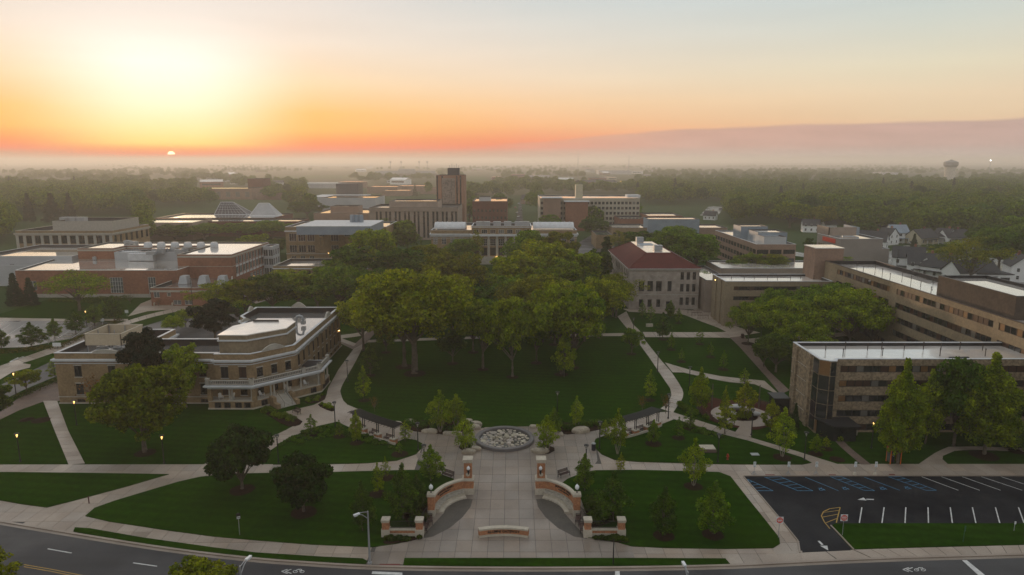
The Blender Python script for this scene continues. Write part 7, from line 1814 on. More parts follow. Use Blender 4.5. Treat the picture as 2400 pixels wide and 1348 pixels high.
PR = {
    'broad': [broad(1), broad(2, irregular=.3), broad(3, Rc=6.6, nc=64, irregular=.25), broad(4, Rc=7.4, nc=86, nleaf=9500, irregular=.15)],
    'oak': [broad(11, Rc=7.6, nc=84, nleaf=9500, size=.5, sq=.55, irregular=.32, shell=(.3, 1.1)), broad(12, Rc=7.6, nc=76, nleaf=9000, size=.5, sq=.55, irregular=.35, fork=4.4, base=.32, shell=(.3, 1.1))],
    'full': [broad(18, H=12, Rc=5, fork=2, nc=130, nleaf=20000, size=.34, base=.03, irregular=.14, sq=.7, r0=.3)],
    'grand': [broad(15, H=20, Rc=10.5, nc=170, nleaf=20000, size=.52, sq=.62, irregular=.2, fork=6.5, base=.30, r0=.6, shell=(.35, 1.1)), broad(16, H=20, Rc=10.5, nc=150, nleaf=19000, size=.52, sq=.62, irregular=.25, fork=6.5, base=.30, r0=.6, shell=(.35, 1.1))],
    'round': [broad(21, H=8, Rc=4, fork=1.2, nc=76, nleaf=17000, size=.34, irregular=.06, base=.18, r0=.2, sq=.7, up=.2, shell=(.6, 1.06), droop=.3), broad(22, H=8, Rc=4, fork=1.2, nc=72, nleaf=17000, size=.34, irregular=.1, base=.16, r0=.2, sq=.7, up=.2, shell=(.6, 1.06), droop=.3)],
    'sparse': [broad(31, H=12, Rc=7, nc=40, nleaf=4200, size=.3, sq=.4, irregular=.3, fork=3, r0=.3, shell=(.3, 1.2)), broad(32, H=12, Rc=6, nc=34, nleaf=3600, size=.3, sq=.5, irregular=.3, fork=3, r0=.3, shell=(.3, 1.2))],
    'locust': [locust(41), locust(42)],
    'young': [conic(51), conic(52, nleaf=1200, Rc=1.3), conic(53, nleaf=1700, Rc=1.7, H=6.5), conic(54, nleaf=900, Rc=1.4)],
    'leafy': [conic(61, H=8, Rc=2.6, nleaf=5200, size=.24, r0=.12, levels=12), conic(62, H=8, Rc=2.4, nleaf=4600, size=.24, r0=.12, levels=12)],
    'tall': [conic(65, H=15, Rc=4.2, nleaf=15000, size=.32, r0=.28, levels=22), conic(66, H=15, Rc=4.6, nleaf=15000, size=.32, r0=.28, levels=20)],
    'birch': [conic(71, H=7, Rc=2.1, nleaf=2800, size=.2, base=.26, r0=.07, multi=3), conic(72, H=7, Rc=2.3, nleaf=3000, size=.2, base=.24, r0=.07, multi=4)],
    'spruce': [conic(81, H=14, Rc=3.4, nleaf=8000, size=.42, needle=True, base=.04, r0=.2, levels=16, fork=2), conic(82, H=12, Rc=3.4, nleaf=7000, size=.42, needle=True, base=.04, r0=.2, levels=14, fork=2)],
    'pine': [broad(91, H=11, Rc=4.6, nc=90, nleaf=13000, size=.36, irregular=.35, base=.15, fork=2, r0=.25, sq=.5, shell=(.2, 1.1))],
}
me_ = PR['pine'][0][0]; me_.materials[0] = M_NEEDLE
def bare(seed, H, Rc):
    rnd = random.Random(seed); b = MB()
    for k in range(16):
        a = k * 2.4; p = (math.cos(a) * Rc * rnd.uniform(.4, .9), math.sin(a) * Rc * rnd.uniform(.4, .9), H * rnd.uniform(.55, 1)); b.tube([(0, 0, H * .25), (p[0] * .5, p[1] * .5, (H * .3 + p[2]) / 2), p], [.04, .025, .01], 4)
    b.tube([(0, 0, 0), (0, 0, H * .3)], .06, 5)
    c = rs.normal(size=(260, 3)) * [Rc * .4, Rc * .4, H * .18] + [0, 0, H * .65]; q, n = leaf_mesh('x', c, rs.normal(size=(260, 3)), .14, M_LEAF)
    return (mesh_from_quads('crown', q, n, M_LEAF), b.mesh('trunk', M_BARK), H, 2 * Rc)
PR['bare'] = [bare(5, 3.2, 1.3)]
NAMES = {'full': 'maple_tree', 'broad': 'broadleaf_tree', 'oak': 'oak_tree', 'grand': 'oak_tree', 'round': 'round_tree', 'sparse': 'spreading_tree', 'locust': 'locust_tree', 'young': 'young_tree', 'leafy': 'leafy_tree', 'tall': 'tall_tree', 'birch': 'birch_tree', 'spruce': 'spruce_tree', 'pine': 'pine_tree', 'bare': 'budding_tree'}
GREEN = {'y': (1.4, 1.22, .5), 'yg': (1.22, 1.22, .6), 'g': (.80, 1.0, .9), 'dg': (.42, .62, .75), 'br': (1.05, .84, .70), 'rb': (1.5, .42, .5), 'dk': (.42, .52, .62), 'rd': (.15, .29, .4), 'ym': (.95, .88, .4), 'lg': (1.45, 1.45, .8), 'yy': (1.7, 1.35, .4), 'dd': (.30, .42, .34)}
RT = random.Random(99); cnt_ = {}
def tree(kind, px, py, pt, w=None, tone='g', label=None, grp=None, var=None, ring=0, dx=0):
    """a tree whose foot the photograph shows at (px, py), its tip at row pt and its crown w pixels wide"""
    p = P(px, py); H = max(.8, top_z(p.y, pt)); prs = PR[kind]; var = RT.randrange(len(prs)) if var is None else var % len(prs); cm, tm, H0, W0 = prs[var]
    sz = H / H0; sx = (w * depth(p.y, H * .5) / 1600) / W0 if w else sz
    t = thing(NAMES[kind], label or 'tree', 'tree', (p.x, p.y, .03), RT.uniform(0, 6.28), grp); t.scale = (sx, sx, sz)
    o = link('crown', cm, t); c = GREEN[tone]; k = RT.uniform(.9, 1.1); o.color = (c[0] * k, c[1] * k, c[2] * k, 1); link('trunk', tm, t)
    if ring: mulch(px, py, ring)
    return t
# ---- trees of the south lawns
T = tree
T('full', 340, 1062, 826, 205, 'ym', 'tall yellow green maple on the lawn before the brick hall', ring=1.6, var=0)
T('round', 568, 1150, 993, 168, 'rd', 'rounded dense dark tree nearer the brick hall', ring=1.7, var=0); T('round', 712, 1203, 1050, 158, 'rd', 'rounded dense dark tree nearer the gate', ring=1.7, var=1)
T('broad', 436, 955, 800, 108, 'yg', 'light green tree between the tall maple and the porch', var=2); T('pine', 345, 952, 756, 130, 'dk', 'black green pine against the wall of the brick hall')
T('bare', 226, 950, 880, 74, 'rb', 'small purple leaved tree by the hall basement'); T('broad', -8, 1000, 902, 95, 'dk', 'dark tree cut by the picture edge beside the small lawn')
T('young', 130, 890, 838, 40, 'yg', 'small light green tree at the corner of the brick hall', var=2); T('broad', 63, 920, 864, 62, 'y', 'small yellow green tree on the hedge by the side street', var=1)
for i, (x, y, t_, w, tn, l) in enumerate(((3, 818, 768, 46, 'dg', 'dark small tree cut by the picture edge at the wet car park'), (75, 814, 756, 64, 'dg', 'widest dark tree along the car park hedge'), (129, 794, 747, 40, 'g', 'narrow tree in the car park hedge next to the widest dark one'), (178, 782, 728, 50, 'dg', 'round tree in the hedge beneath the lit lamp'), (222, 762, 713, 48, 'g', 'round tree in the hedge below the spreading tree'), (268, 752, 694, 52, 'dg', 'last dark tree of the hedge before the walk'), (244, 745, 705, 30, 'g', 'thin tree tucked behind the hedge trees'))):
    T('leafy', x, y, t_, w, tn, l, 'trees along the car park hedge')
T('sparse', 187, 728, 626, 180, 'yg', 'wide spreading pale tree before the windowless brick block', var=0)
T('spruce', 37, 716, 641, 48, 'g', 'spruce nearer the picture edge before the brick block'); T('spruce', 73, 716, 652, 42, 'g', 'shorter spruce next to the spreading tree'); T('bare', 305, 712, 690, 26, 'dk', 'leafless little tree by the brick block wall')
T('locust', 408, 787, 737, 54, 'lg', 'small bright locust in the parking strip, nearest the hall'); T('locust', 436, 768, 722, 50, 'yg', 'small locust in the parking strip, behind the first'); T('locust', 466, 756, 718, 46, 'yg', 'third small locust in the parking strip'); T('bare', 372, 718, 700, 20, 'rb', 'tiny dark tree in a brick planter by the outdoor stair'); T('bare', 402, 716, 700, 20, 'rb', 'tiny dark tree at the foot of the entrance block')
T('sparse', 515, 752, 655, 150, 'y', 'open crowned tree before the entrance block', var=1); T('pine', 505, 800, 690, 110, 'dk', 'dark ragged tree over the parking behind the hall'); T('broad', 575, 742, 650, 120, 'br', 'brownish tree rising behind the hall roof', var=0)
T('broad', 640, 735, 640, 130, 'dk', 'darkest tree directly behind the hall roof', var=3); T('broad', 700, 728, 632, 120, 'yg', 'yellow green tree behind the hall roof, before the annex', var=2); T('sparse', 668, 690, 628, 110, 'y', 'pale tree against the annex wall'); T('broad', 745, 728, 645, 120, 'g', 'green tree between hall roof and great oak', var=1); T('broad', 790, 700, 600, 130, 'g', 'green tree at the shoulder of the great oak', var=0)
# ---- the grove
T('grand', 972, 876, 620, 290, 'y', 'great oak on pale twin trunks at the edge of the grove', var=0, ring=2.4); T('grand', 948, 860, 645, 200, 'br', 'great oak close behind the twin trunked oak', var=1, ring=2.0); T('oak', 852, 822, 692, 130, 'y', 'oak leaning over the hall walk', var=1); T('oak', 893, 790, 660, 140, 'yg', 'oak behind the lit lamp of the hall walk', var=0)
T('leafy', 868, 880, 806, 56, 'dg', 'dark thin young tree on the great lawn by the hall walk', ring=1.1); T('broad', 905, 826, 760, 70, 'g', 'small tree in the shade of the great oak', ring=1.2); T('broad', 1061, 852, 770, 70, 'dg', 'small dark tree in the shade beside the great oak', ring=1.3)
T('oak', 1132, 866, 692, 130, 'yg', 'slender trunked tree right of the great oak', var=1, ring=1.3) ; T('oak', 1201, 884, 684, 125, 'yg', 'tall slender tree in the middle of the great lawn', var=0, ring=1.3); T('broad', 1109, 826, 690, 110, 'g', 'tree behind the slender trunks', ring=1.3, var=2); T('broad', 1257, 851, 720, 90, 'g', 'small tree in the open middle of the grove', ring=1.3, var=1)
T('grand', 1263, 800, 640, 190, 'br', 'thick trunked old oak at the cross walk', var=1, ring=1.6); T('oak', 1300, 808, 645, 140, 'y', 'oak beside the thick trunked old oak', ring=1.5, var=0); T('oak', 1316, 878, 652, 170, 'yg', 'tall two stemmed tree in the great lawn', ring=1.5, var=1); T('leafy', 1322, 884, 770, 60, 'lg', 'bright low shoots at the foot of the two stemmed tree'); T('broad', 1343, 862, 670, 150, 'g', 'broad tree behind the two stemmed tree', ring=1.4, var=3)
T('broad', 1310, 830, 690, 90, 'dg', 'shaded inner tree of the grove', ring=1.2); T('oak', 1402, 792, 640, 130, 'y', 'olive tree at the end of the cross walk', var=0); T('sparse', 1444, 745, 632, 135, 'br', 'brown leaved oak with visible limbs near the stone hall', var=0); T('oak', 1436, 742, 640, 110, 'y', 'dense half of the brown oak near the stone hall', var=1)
for i, (k, x, y, t_, w, tn, l) in enumerate((('broad', 1150, 790, 662, 130, 'dg', 'dark tree in the heart of the grove'), ('oak', 1060, 790, 640, 140, 'br', 'russet tree behind the great oak'), ('broad', 1200, 760, 640, 130, 'g', 'green tree behind the old oak'), ('oak', 1060, 720, 582, 150, 'br', 'broad russet crown in front of the wide hall'), ('broad', 1100, 700, 612, 110, 'dg', 'dark crown below the columned centre'), ('broad', 945, 690, 574, 150, 'dg', 'dark crown behind the great oak, below the buff hall'), ('oak', 1000, 680, 566, 130, 'br', 'olive crown below the wing of the wide hall'),
        ('broad', 1080, 640, 556, 90, 'g', 'green crown right before the wide hall wing'), ('sparse', 1118, 640, 532, 44, 'br', 'thin reddish tree before the columns'), ('broad', 878, 660, 526, 132, 'yg', 'spreading green tree before the buff hall'), ('broad', 830, 690, 572, 140, 'dg', 'dark broad crown over the annex roof'), ('broad', 800, 730, 620, 130, 'g', 'grey green crown over the path behind the hall'), ('oak', 880, 745, 625, 150, 'dg', 'deep green crown left of the great oak top'),
        ('broad', 1265, 720, 552, 165, 'y', 'brightest yellow green crown of the grove, highest one'), ('broad', 1215, 740, 590, 150, 'y', 'bright yellow crown below the highest one'), ('oak', 1300, 740, 600, 150, 'yg', 'bright crown stepping down towards the stone hall'), ('broad', 1240, 780, 640, 140, 'y', 'olive yellow crown over the cross walk'), ('broad', 1180, 720, 628, 90, 'lg', 'light tufted crown in a dark gap of the grove'), ('broad', 1350, 720, 580, 130, 'yg', 'rounded light crown before the stone hall'), ('broad', 1232, 660, 534, 104, 'g', 'green crown overlapping the wide hall'), ('broad', 1310, 660, 535, 130, 'br', 'brownish crown before the end of the wide hall'),
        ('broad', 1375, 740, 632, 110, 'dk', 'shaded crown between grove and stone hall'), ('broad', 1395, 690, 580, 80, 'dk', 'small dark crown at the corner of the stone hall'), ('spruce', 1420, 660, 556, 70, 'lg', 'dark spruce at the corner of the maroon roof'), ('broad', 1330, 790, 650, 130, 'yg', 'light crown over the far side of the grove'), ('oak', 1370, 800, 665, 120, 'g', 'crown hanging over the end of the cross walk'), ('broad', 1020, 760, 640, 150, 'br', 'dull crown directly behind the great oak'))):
    T(k, x, y, t_, w, tn, l, 'old trees of the grove', var=i)
for i, (k, x, y, t_, w, tn, l) in enumerate((('broad', 1560, 640, 530, 120, 'g', 'big green crown behind the maroon roof, nearer the boiler house'), ('broad', 1630, 645, 538, 130, 'g', 'big green crown behind the maroon roof ridge end'), ('broad', 1500, 610, 538, 90, 'dg', 'crown between greenhouse block and maroon roof'), ('broad', 1590, 610, 525, 110, 'g', 'crown touching the boiler house wall'), ('sparse', 1450, 610, 535, 70, 'br', 'thin brown tree by the curved drive'), ('broad', 1780, 645, 588, 110, 'yg', 'light tree before the low white roofed block'), ('broad', 1730, 645, 606, 80, 'g', 'low crown next to the link block'),
        ('sparse', 1810, 650, 592, 90, 'br', 'sparse tree against the office block'), ('broad', 1290, 545, 500, 60, 'g', 'crown at the white pavilion'), ('broad', 1390, 560, 508, 70, 'dg', 'dark round crown by the curved drive'), ('broad', 1480, 530, 472, 74, 'g', 'dense crown covering the end of the residence hall'), ('broad', 900, 560, 505, 80, 'g', 'crown between buff hall and concrete block'), ('sparse', 955, 590, 520, 70, 'br', 'reddish bare tree before the concrete block'), ('broad', 600, 600, 545, 80, 'yg', 'round light tree behind the teaching block'),
        ('broad', 650, 600, 558, 70, 'dg', 'dark tree beside the buff hall'), ('broad', 640, 560, 515, 110, 'g', 'rounded tree before the brown halls, next to the buff hall'), ('broad', 560, 560, 520, 110, 'g', 'rounded tree before the brown halls, middle one'), ('broad', 480, 562, 522, 110, 'g', 'rounded tree before the brown halls, by the long low hall'), ('broad', 410, 566, 524, 110, 'dg', 'rounded tree before the brown halls, nearest the classical hall'), ('broad', 345, 568, 530, 90, 'dg', 'tree hiding the corner of the classical hall'), ('broad', 1895, 600, 555, 30, 'dg', 'narrow tree by the printing works entrance'), ('broad', 1920, 605, 560, 30, 'dg', 'second narrow tree by the printing works entrance'),
        ('broad', 720, 470 + 40, 470, 90, 'dg', 'tree before the pale arts block'), ('broad', 1100, 520, 475, 60, 'g', 'tree at the foot of the brick tower'), ('broad', 1000, 505, 465, 70, 'g', 'tree over the roof of the concrete block'))):
    T(k, x, y, t_, w, tn, l, 'trees between the middle buildings', var=i)
# ---- right hand side
T('locust', 1753, 806, 702, 104, 'yg', 'single umbrella shaped locust by the low dormitory', var=0, ring=2.0)
for i, (x, y, t_, w, tn, l) in enumerate(((1838, 830, 690, 170, 'yg', 'locust next to the umbrella shaped one'), (1915, 800, 662, 150, 'g', 'locust before the dark windows of the low dormitory'), (1990, 822, 668, 195, 'yg', 'largest locust, against the long dormitory'), (1880, 850, 745, 150, 'yg', 'low front locust of the clump'), (1955, 790, 655, 130, 'g', 'highest locust of the clump, at the corner of the wings'), (1820, 790, 672, 120, 'g', 'locust crown against the low dormitory wall'), (2040, 820, 705, 90, 'g', 'end locust of the clump by the long wall'))):
    T('locust', x, y, t_, w, tn, l, 'locust trees between the dormitory wings', var=i)
T('broad', 1818, 872, 782, 110, 'dk', 'dark low tree at the end of the front dormitory'); T('broad', 1790, 860, 790, 60, 'dg', 'small dark tree at the brick walk')
T('tall', 2103, 1088, 846, 112, 'yg', 'tall upright tree behind the orange kiosk', var=0); T('leafy', 2168, 1040, 868, 90, 'yg', 'lighter tree beside the tall upright one'); T('broad', 2235, 1045, 830, 150, 'dg', 'dark tree against the front dormitory wall', var=3); T('tall', 2306, 1068, 832, 145, 'yg', 'broad tree on a thick trunk in the oval of the curved walk', ring=2.0, var=1); T('leafy', 2380, 1058, 985, 80, 'g', 'lower tree beside the dark lamp at the curved walk', ring=1.2); T('broad', 2350, 1030, 900, 100, 'dg', 'dark tree filling the far end of the dormitory lawn')
T('leafy', 2060, 1000, 935, 60, 'dg', 'low dark branches in front of the dormitory windows')
yg_ = [('broad', 1480, 830, 768, 58, 'g', 'low round tree at the top of the great lawn walk', 1.2), ('leafy', 1553, 796, 733, 44, 'dg', 'dark oval tree at the corner of the lawn paths', 1.2), ('young', 1505, 746, 705, 24, 'g', 'young tree at the stone hall lawn, by the walk', 0), ('young', 1525, 756, 712, 26, 'g', 'young tree at the stone hall lawn, second', 0), ('leafy', 1571, 746, 704, 28, 'g', 'young tree before the stone hall door', 0), ('young', 1590, 758, 722, 24, 'g', 'young tree towards the bicycle racks', 1.0),
       ('young', 1573, 820, 780, 22, 'g', 'young tree in the path triangle, nearest the great lawn', 1.1), ('young', 1640, 807, 769, 26, 'g', 'young tree in the path triangle by the upper path', 1.1), ('young', 1597, 848, 815, 18, 'g', 'thin young tree low in the path triangle', 1.1), ('young', 1665, 837, 800, 20, 'g', 'young tree in the middle of the path triangle', 1.1), ('young', 1695, 866, 822, 24, 'g', 'young tree at the lower edge of the path triangle', 1.2), ('young', 1744, 905, 862, 34, 'yg', 'young pale tree by the garden path', 0),
       ('young', 853, 939, 857, 42, 'lg', 'bright narrow young tree beside the hall walk', 1.1), ('bare', 878, 966, 930, 26, 'rb', 'tiny red brown tree before the pergola', 0), ('young', 1523, 938, 868, 38, 'lg', 'bright narrow young tree beside the garden side walk', 1.1), ('birch', 1032, 1014, 915, 74, 'yg', 'main birch of the long bed beside the fountain', 0), ('birch', 1070, 1005, 925, 66, 'yg', 'second birch of the long bed', 0), ('birch', 1090, 1062, 974, 68, 'lg', 'birch in the triangular bed on the hall side', 0), ('birch', 1281, 1062, 975, 68, 'lg', 'birch in the triangular bed on the car park side', 0), ('leafy', 1298, 1020, 955, 44, 'g', 'dark green sapling behind the triangular bed birch', 0),
       ('birch', 1351, 1008, 930, 42, 'lg', 'birch in the dark shrub bed', 0), ('birch', 1447, 1066, 958, 60, 'yg', 'tall birch on the garden lawn tip', 0), ('young', 1418, 1028, 985, 36, 'yg', 'slight tree behind the litter bin', 0), ('young', 950, 1036, 985, 38, 'yg', 'small tree at the end of the hall side pergola', 0), ('leafy', 836, 1040, 962, 38, 'lg', 'bright young tree before the hall side pergola', 1.1), ('young', 730, 1020, 972, 38, 'g', 'young tree at the top of the pergola lawn', 1.1), ('young', 796, 1025, 985, 26, 'yg', 'thin young tree beside the pergola lawn crest', 1.0), ('young', 937, 1066, 1034, 20, 'g', 'tiny tree low on the pergola lawn', 1.3),
       ('leafy', 1010, 1128, 1044, 66, 'g', 'bushy young tree at the bench above the gate', 0), ('leafy', 1370, 1152, 1064, 56, 'g', 'round leafy tree above the gate on the car park side', 0), ('young', 886, 1160, 1086, 38, 'yg', 'pale young tree in the lawn above the rounded trees', 1.2), ('young', 904, 1122, 1070, 26, 'yg', 'thin young tree by the east west walk', 1.2), ('leafy', 850, 1246, 1128, 66, 'dg', 'dark young tree behind the street light', 0), ('leafy', 945, 1218, 1088, 84, 'dg', 'dark spreading sapling behind the gate wall', 0), ('leafy', 978, 1200, 1110, 60, 'dg', 'dark shrubby tree touching the gate wall', 0),
       ('leafy', 1437, 1222, 1106, 92, 'dg', 'dark spreading sapling behind the gate wall towards the car park', 0), ('young', 1455, 1108, 1060, 24, 'yy', 'thin yellowing sapling at the walk edge', 0), ('birch', 1625, 1142, 1028, 76, 'lg', 'pale silver leaved tree in the walk crossing', 1.3), ('leafy', 1556, 1258, 1142, 80, 'dg', 'dark low tree in the lawn before the car park', 1.3), ('leafy', 1671, 1256, 1128, 92, 'g', 'grey green tree near the car park side walk', 1.3), ('leafy', 1640, 966, 862, 56, 'yg', 'tall pale tree at the garden entrance walk', 0), ('young', 1617, 1006, 950, 34, 'g', 'young tree below the garden walk', 1.1), ('young', 1590, 1028, 978, 30, 'g', 'young tree behind the garden pergola end', 1.1), ('leafy', 1531, 1042, 984, 38, 'g', 'young tree below the garden pergola', 1.3),
       ('birch', 1746, 978, 896, 70, 'yy', 'bright yellow green tree in the middle of the round garden', 0), ('young', 1699, 1018, 928, 56, 'y', 'thin yellowish tree inside the garden fence', 0), ('young', 1697, 990, 905, 30, 'y', 'slight tree behind the thin yellowish one', 0), ('leafy', 1806, 1012, 936, 54, 'y', 'brownish young tree between garden and dormitory', 0), ('birch', 1833, 1074, 958, 74, 'lg', 'large pale birch below the round garden', 1.4), ('spruce', 1862, 1005, 946, 24, 'lg', 'slim green conifer at the dormitory wall', 0), ('young', 1912, 1064, 1018, 38, 'yg', 'small flat tree near the dormitory entrance', 1.1), ('young', 1935, 1052, 1022, 22, 'y', 'slight yellow tree at the entrance walk', 1.1),
       ('bare', 1560, 970, 925, 30, 'rb', 'reddish budding tree behind the garden pergola', 0), ('bare', 1505, 963, 928, 26, 'rb', 'red leaved sapling at the great lawn edge', 0)]
for i, (k, x, y, t_, w, tn, l, rg) in enumerate(yg_): T(k, x, y, t_, w, tn, l, 'young trees of the new planting', var=i, ring=rg)
for x, y, r in ((98, 985, 1.6), (1962, 1077, 1.1), (883, 843, 1.3), (62, 984, 1.2), (1440, 1010, .8)): mulch(x, y, r)
# bottom edge
T('leafy', -12, 1420, 1262, 130, 'yy', 'yellow green tree top at the lower picture corner'); T('broad', 470, 1462, 1312, 190, 'y', 'tree top rising over the lower road edge')
# houses' trees
for i, (k, x, y, t_, w, tn, l) in enumerate((('sparse', 2272, 672, 545, 150, 'br', 'tall bare limbed tree among the white houses'), ('sparse', 2240, 640, 560, 120, 'y', 'olive tree before the wide black roof'), ('spruce', 2141, 583, 548, 20, 'lg', 'slim blue spruce on the house lawn'), ('broad', 2120, 614, 578, 60, 'g', 'street tree behind the tall pole lamp'), ('broad', 2180, 600, 572, 70, 'dg', 'street tree with pale blossom'), ('broad', 2210, 606, 570, 60, 'dg', 'street tree in the middle of the houses'), ('broad', 2385, 640, 540, 110, 'dg', 'dark tree above the garage'), ('broad', 2340, 630, 530, 120, 'g', 'green tree behind the long white house'),
        ('broad', 2310, 600, 520, 110, 'dg', 'dark crown over the steep pale gable'), ('broad', 2400, 600, 500, 120, 'g', 'green crown at the picture edge'), ('broad', 2028, 560, 520, 70, 'dg', 'crown behind the printing works'), ('broad', 1925, 540, 480, 90, 'br', 'brownish crown above the printing works'), ('broad', 1850, 535, 470, 100, 'yg', 'crown above the office block'), ('sparse', 1985, 632, 600, 40, 'lg', 'light tree behind the stair tower'), ('broad', 2290, 678, 655, 30, 'dk', 'clipped dark bush by the garage'))):
    T(k, x, y, t_, w, tn, l, 'trees among the houses', var=i)

for i, (x, y, t_, w, l) in enumerate(((70, 520, 453, 30, 'tall dark spruce in the wood behind the classical hall, nearest the edge'), (125, 522, 453, 46, 'broad dark spruce in the wood behind the classical hall'), (165, 515, 452, 32, 'third dark spruce in the wood behind the classical hall'), (320, 500, 470, 20, 'small dark spruce before the low brown halls'), (1494, 458, 426, 16, 'lone spruce above the residence hall'), (1828, 480, 436, 24, 'dark ragged spruce standing out of the wood'))):
    T('spruce', x, y, t_, w, 'g', l)
# ---- hedges and shrubs
def hedge(a, c, w, h, label, dens=16, m=None, size=.22):
    A, D = P(*a).to_2d(), P(*c).to_2d(); L = (D - A).length; d = (D - A) / L; n = int(L * dens * h * 6)
    u = rs.random_sample(n) * L; th = rs.uniform(0, math.pi, n); rr = rs.uniform(.75, 1.05, n)
    off = np.cos(th) * w / 2 * rr; z = np.sin(th) ** .6 * h * rr * (1 + .1 * np.sin(u * 1.7))
    c3 = np.stack([d.x * u - d.y * off, d.y * u + d.x * off, z], 1); N = np.stack([-d.y * np.cos(th), d.x * np.cos(th), np.sin(th)], 1) + rs.normal(size=(n, 3)) * .5
    q, k = leaf_mesh('hedge', c3, N, size, M_LEAF); o = link('hedge', mesh_from_quads('hedge', q, k, m or M_LEAF), None, (A.x, A.y, .05)); o.color = (.45, .55, .7, 1)
    return tag(o, label, 'hedge')
hedge((0, 830), (150, 815), 1.4, .9, 'clipped dark hedge along the near side of the wet car park').color = (.6, .4, .5, 1)
hedge((140, 816), (285, 752), 1.4, .9, 'clipped dark hedge running up beside the street trees').color = (.5, .35, .4, 1)
hedge((38, 938), (140, 893), 1.3, .9, 'clipped dark hedge between side street and hall walk').color = (.4, .42, .5, 1)
hedge((115, 707), (250, 712), 1.2, .8, 'low hedge in front of the windowless brick block'); hedge((200, 705), (300, 702), 2, 1.2, 'shrub row against the windowless brick block')
def shrubs(pts, n, label, r=(.35, .7), col=(.5, .7, .5), seed=1, grp=None, h=.9):
    poly = px_poly(pts); rnd = random.Random(seed); xs = [p[0] for p in poly]; ys = [p[1] for p in poly]; cl = []
    while len(cl) < n:
        x, y = rnd.uniform(min(xs), max(xs)), rnd.uniform(min(ys), max(ys))
        if inside((x, y), poly): s = rnd.uniform(*r); cl.append((x, y, s * .6, s, h))
    c, N = clump_leaves(cl, n * 110, .14, 0, .5, (.6, 1.05)); q, k = leaf_mesh('s', c, N, .17, M_LEAF); o = link('shrubs', mesh_from_quads('shrubs', q, k, M_LEAF), None, (0, 0, PZ + .05)); o.color = (*col, 1)
    stuff(o); o['label'] = label; return o
shrubs([(940, 994), (1000, 990), (1060, 990), (1116, 999), (1080, 1016), (1015, 1010), (965, 1005)], 46, 'mounds of dark shrubs in the long birch bed', seed=2, col=(.35, .62, .7))
shrubs([(1308, 998), (1360, 996), (1430, 992), (1420, 1000), (1360, 1008), (1315, 1016)], 44, 'mounds of dark shrubs in the bed on the car park side', seed=3, col=(.42, .6, .6))
shrubs([(1078, 1048), (1088, 1043), (1105, 1052), (1092, 1058)], 5, 'small shrubs under the triangular bed birch', seed=4); shrubs([(1262, 1056), (1280, 1048), (1290, 1054), (1278, 1062)], 5, 'small shrubs under the other triangular bed birch', seed=5)
shrubs([(612, 958), (640, 964), (700, 986), (690, 992), (650, 982), (615, 968)], 50, 'leafy plants in the bed before the porch', (.25, .5), (.7, .8, .8), 6); shrubs([(716, 940), (756, 928), (752, 940), (725, 946)], 16, 'pale plants in the bed beside the porch steps', (.2, .4), (.9, 1, 1.1), 7); shrubs([(752, 950), (776, 954), (780, 962), (762, 956)], 10, 'grass tufts in the almond shaped bed', (.3, .5), (1, 1.1, .6), 8)
shrubs([(972, 1135), (1000, 1155), (1000, 1230), (965, 1235), (945, 1200), (955, 1155)], 60, 'dark shrubs behind the gate wall near the rounded trees', (.4, .8), (.3, .42, .4), 9); shrubs([(1376, 1172), (1418, 1168), (1436, 1218), (1400, 1236), (1378, 1230)], 50, 'dark shrubs behind the gate wall towards the car park', (.4, .8), (.32, .44, .4), 10)
shrubs([(898, 1270), (920, 1264), (985, 1264), (955, 1270)], 26, 'low dark plants before the pier wall near the rounded trees', (.2, .4), (.3, .4, .4), 11, h=.8); shrubs([(1385, 1265), (1460, 1264), (1470, 1272)], 24, 'low dark plants before the pier wall towards the car park', (.2, .4), (.3, .4, .4), 12, h=.8)
shrubs([(1924, 1005), (1950, 1008), (1958, 1025), (1935, 1022)], 16, 'yellow green bushes at the dormitory entrance', (.6, 1.1), (1.6, 1.3, .35), 13); shrubs([(1940, 1025), (1975, 1025), (1970, 1038)], 14, 'pale feathery plants by the entrance walk', (.3, .6), (1.4, 1.3, .9), 14); shrubs([(1730, 970), (1765, 972), (1755, 984), (1728, 982)], 26, 'plants in the middle of the round garden', (.3, .55), (.9, .9, .45), 15)
shrubs([(1585, 945), (1640, 975), (1690, 998), (1660, 985), (1600, 960)], 40, 'tall grass tufts along the round garden fence', (.3, .6), (.6, .8, .4), 16); shrubs([(1580, 985), (1640, 1006), (1700, 1024), (1690, 1030), (1620, 1015)], 40, 'long grass below the garden walk', (.2, .5), (.5, .75, .35), 17, h=.5)
shrubs([(645, 1050), (700, 1018), (760, 1000), (850, 1020), (940, 1055), (900, 1052), (800, 1022), (720, 1040)], 110, 'long uncut grass crest on the pergola lawn', (.2, .5), (.42, .72, .3), 18, h=.3)

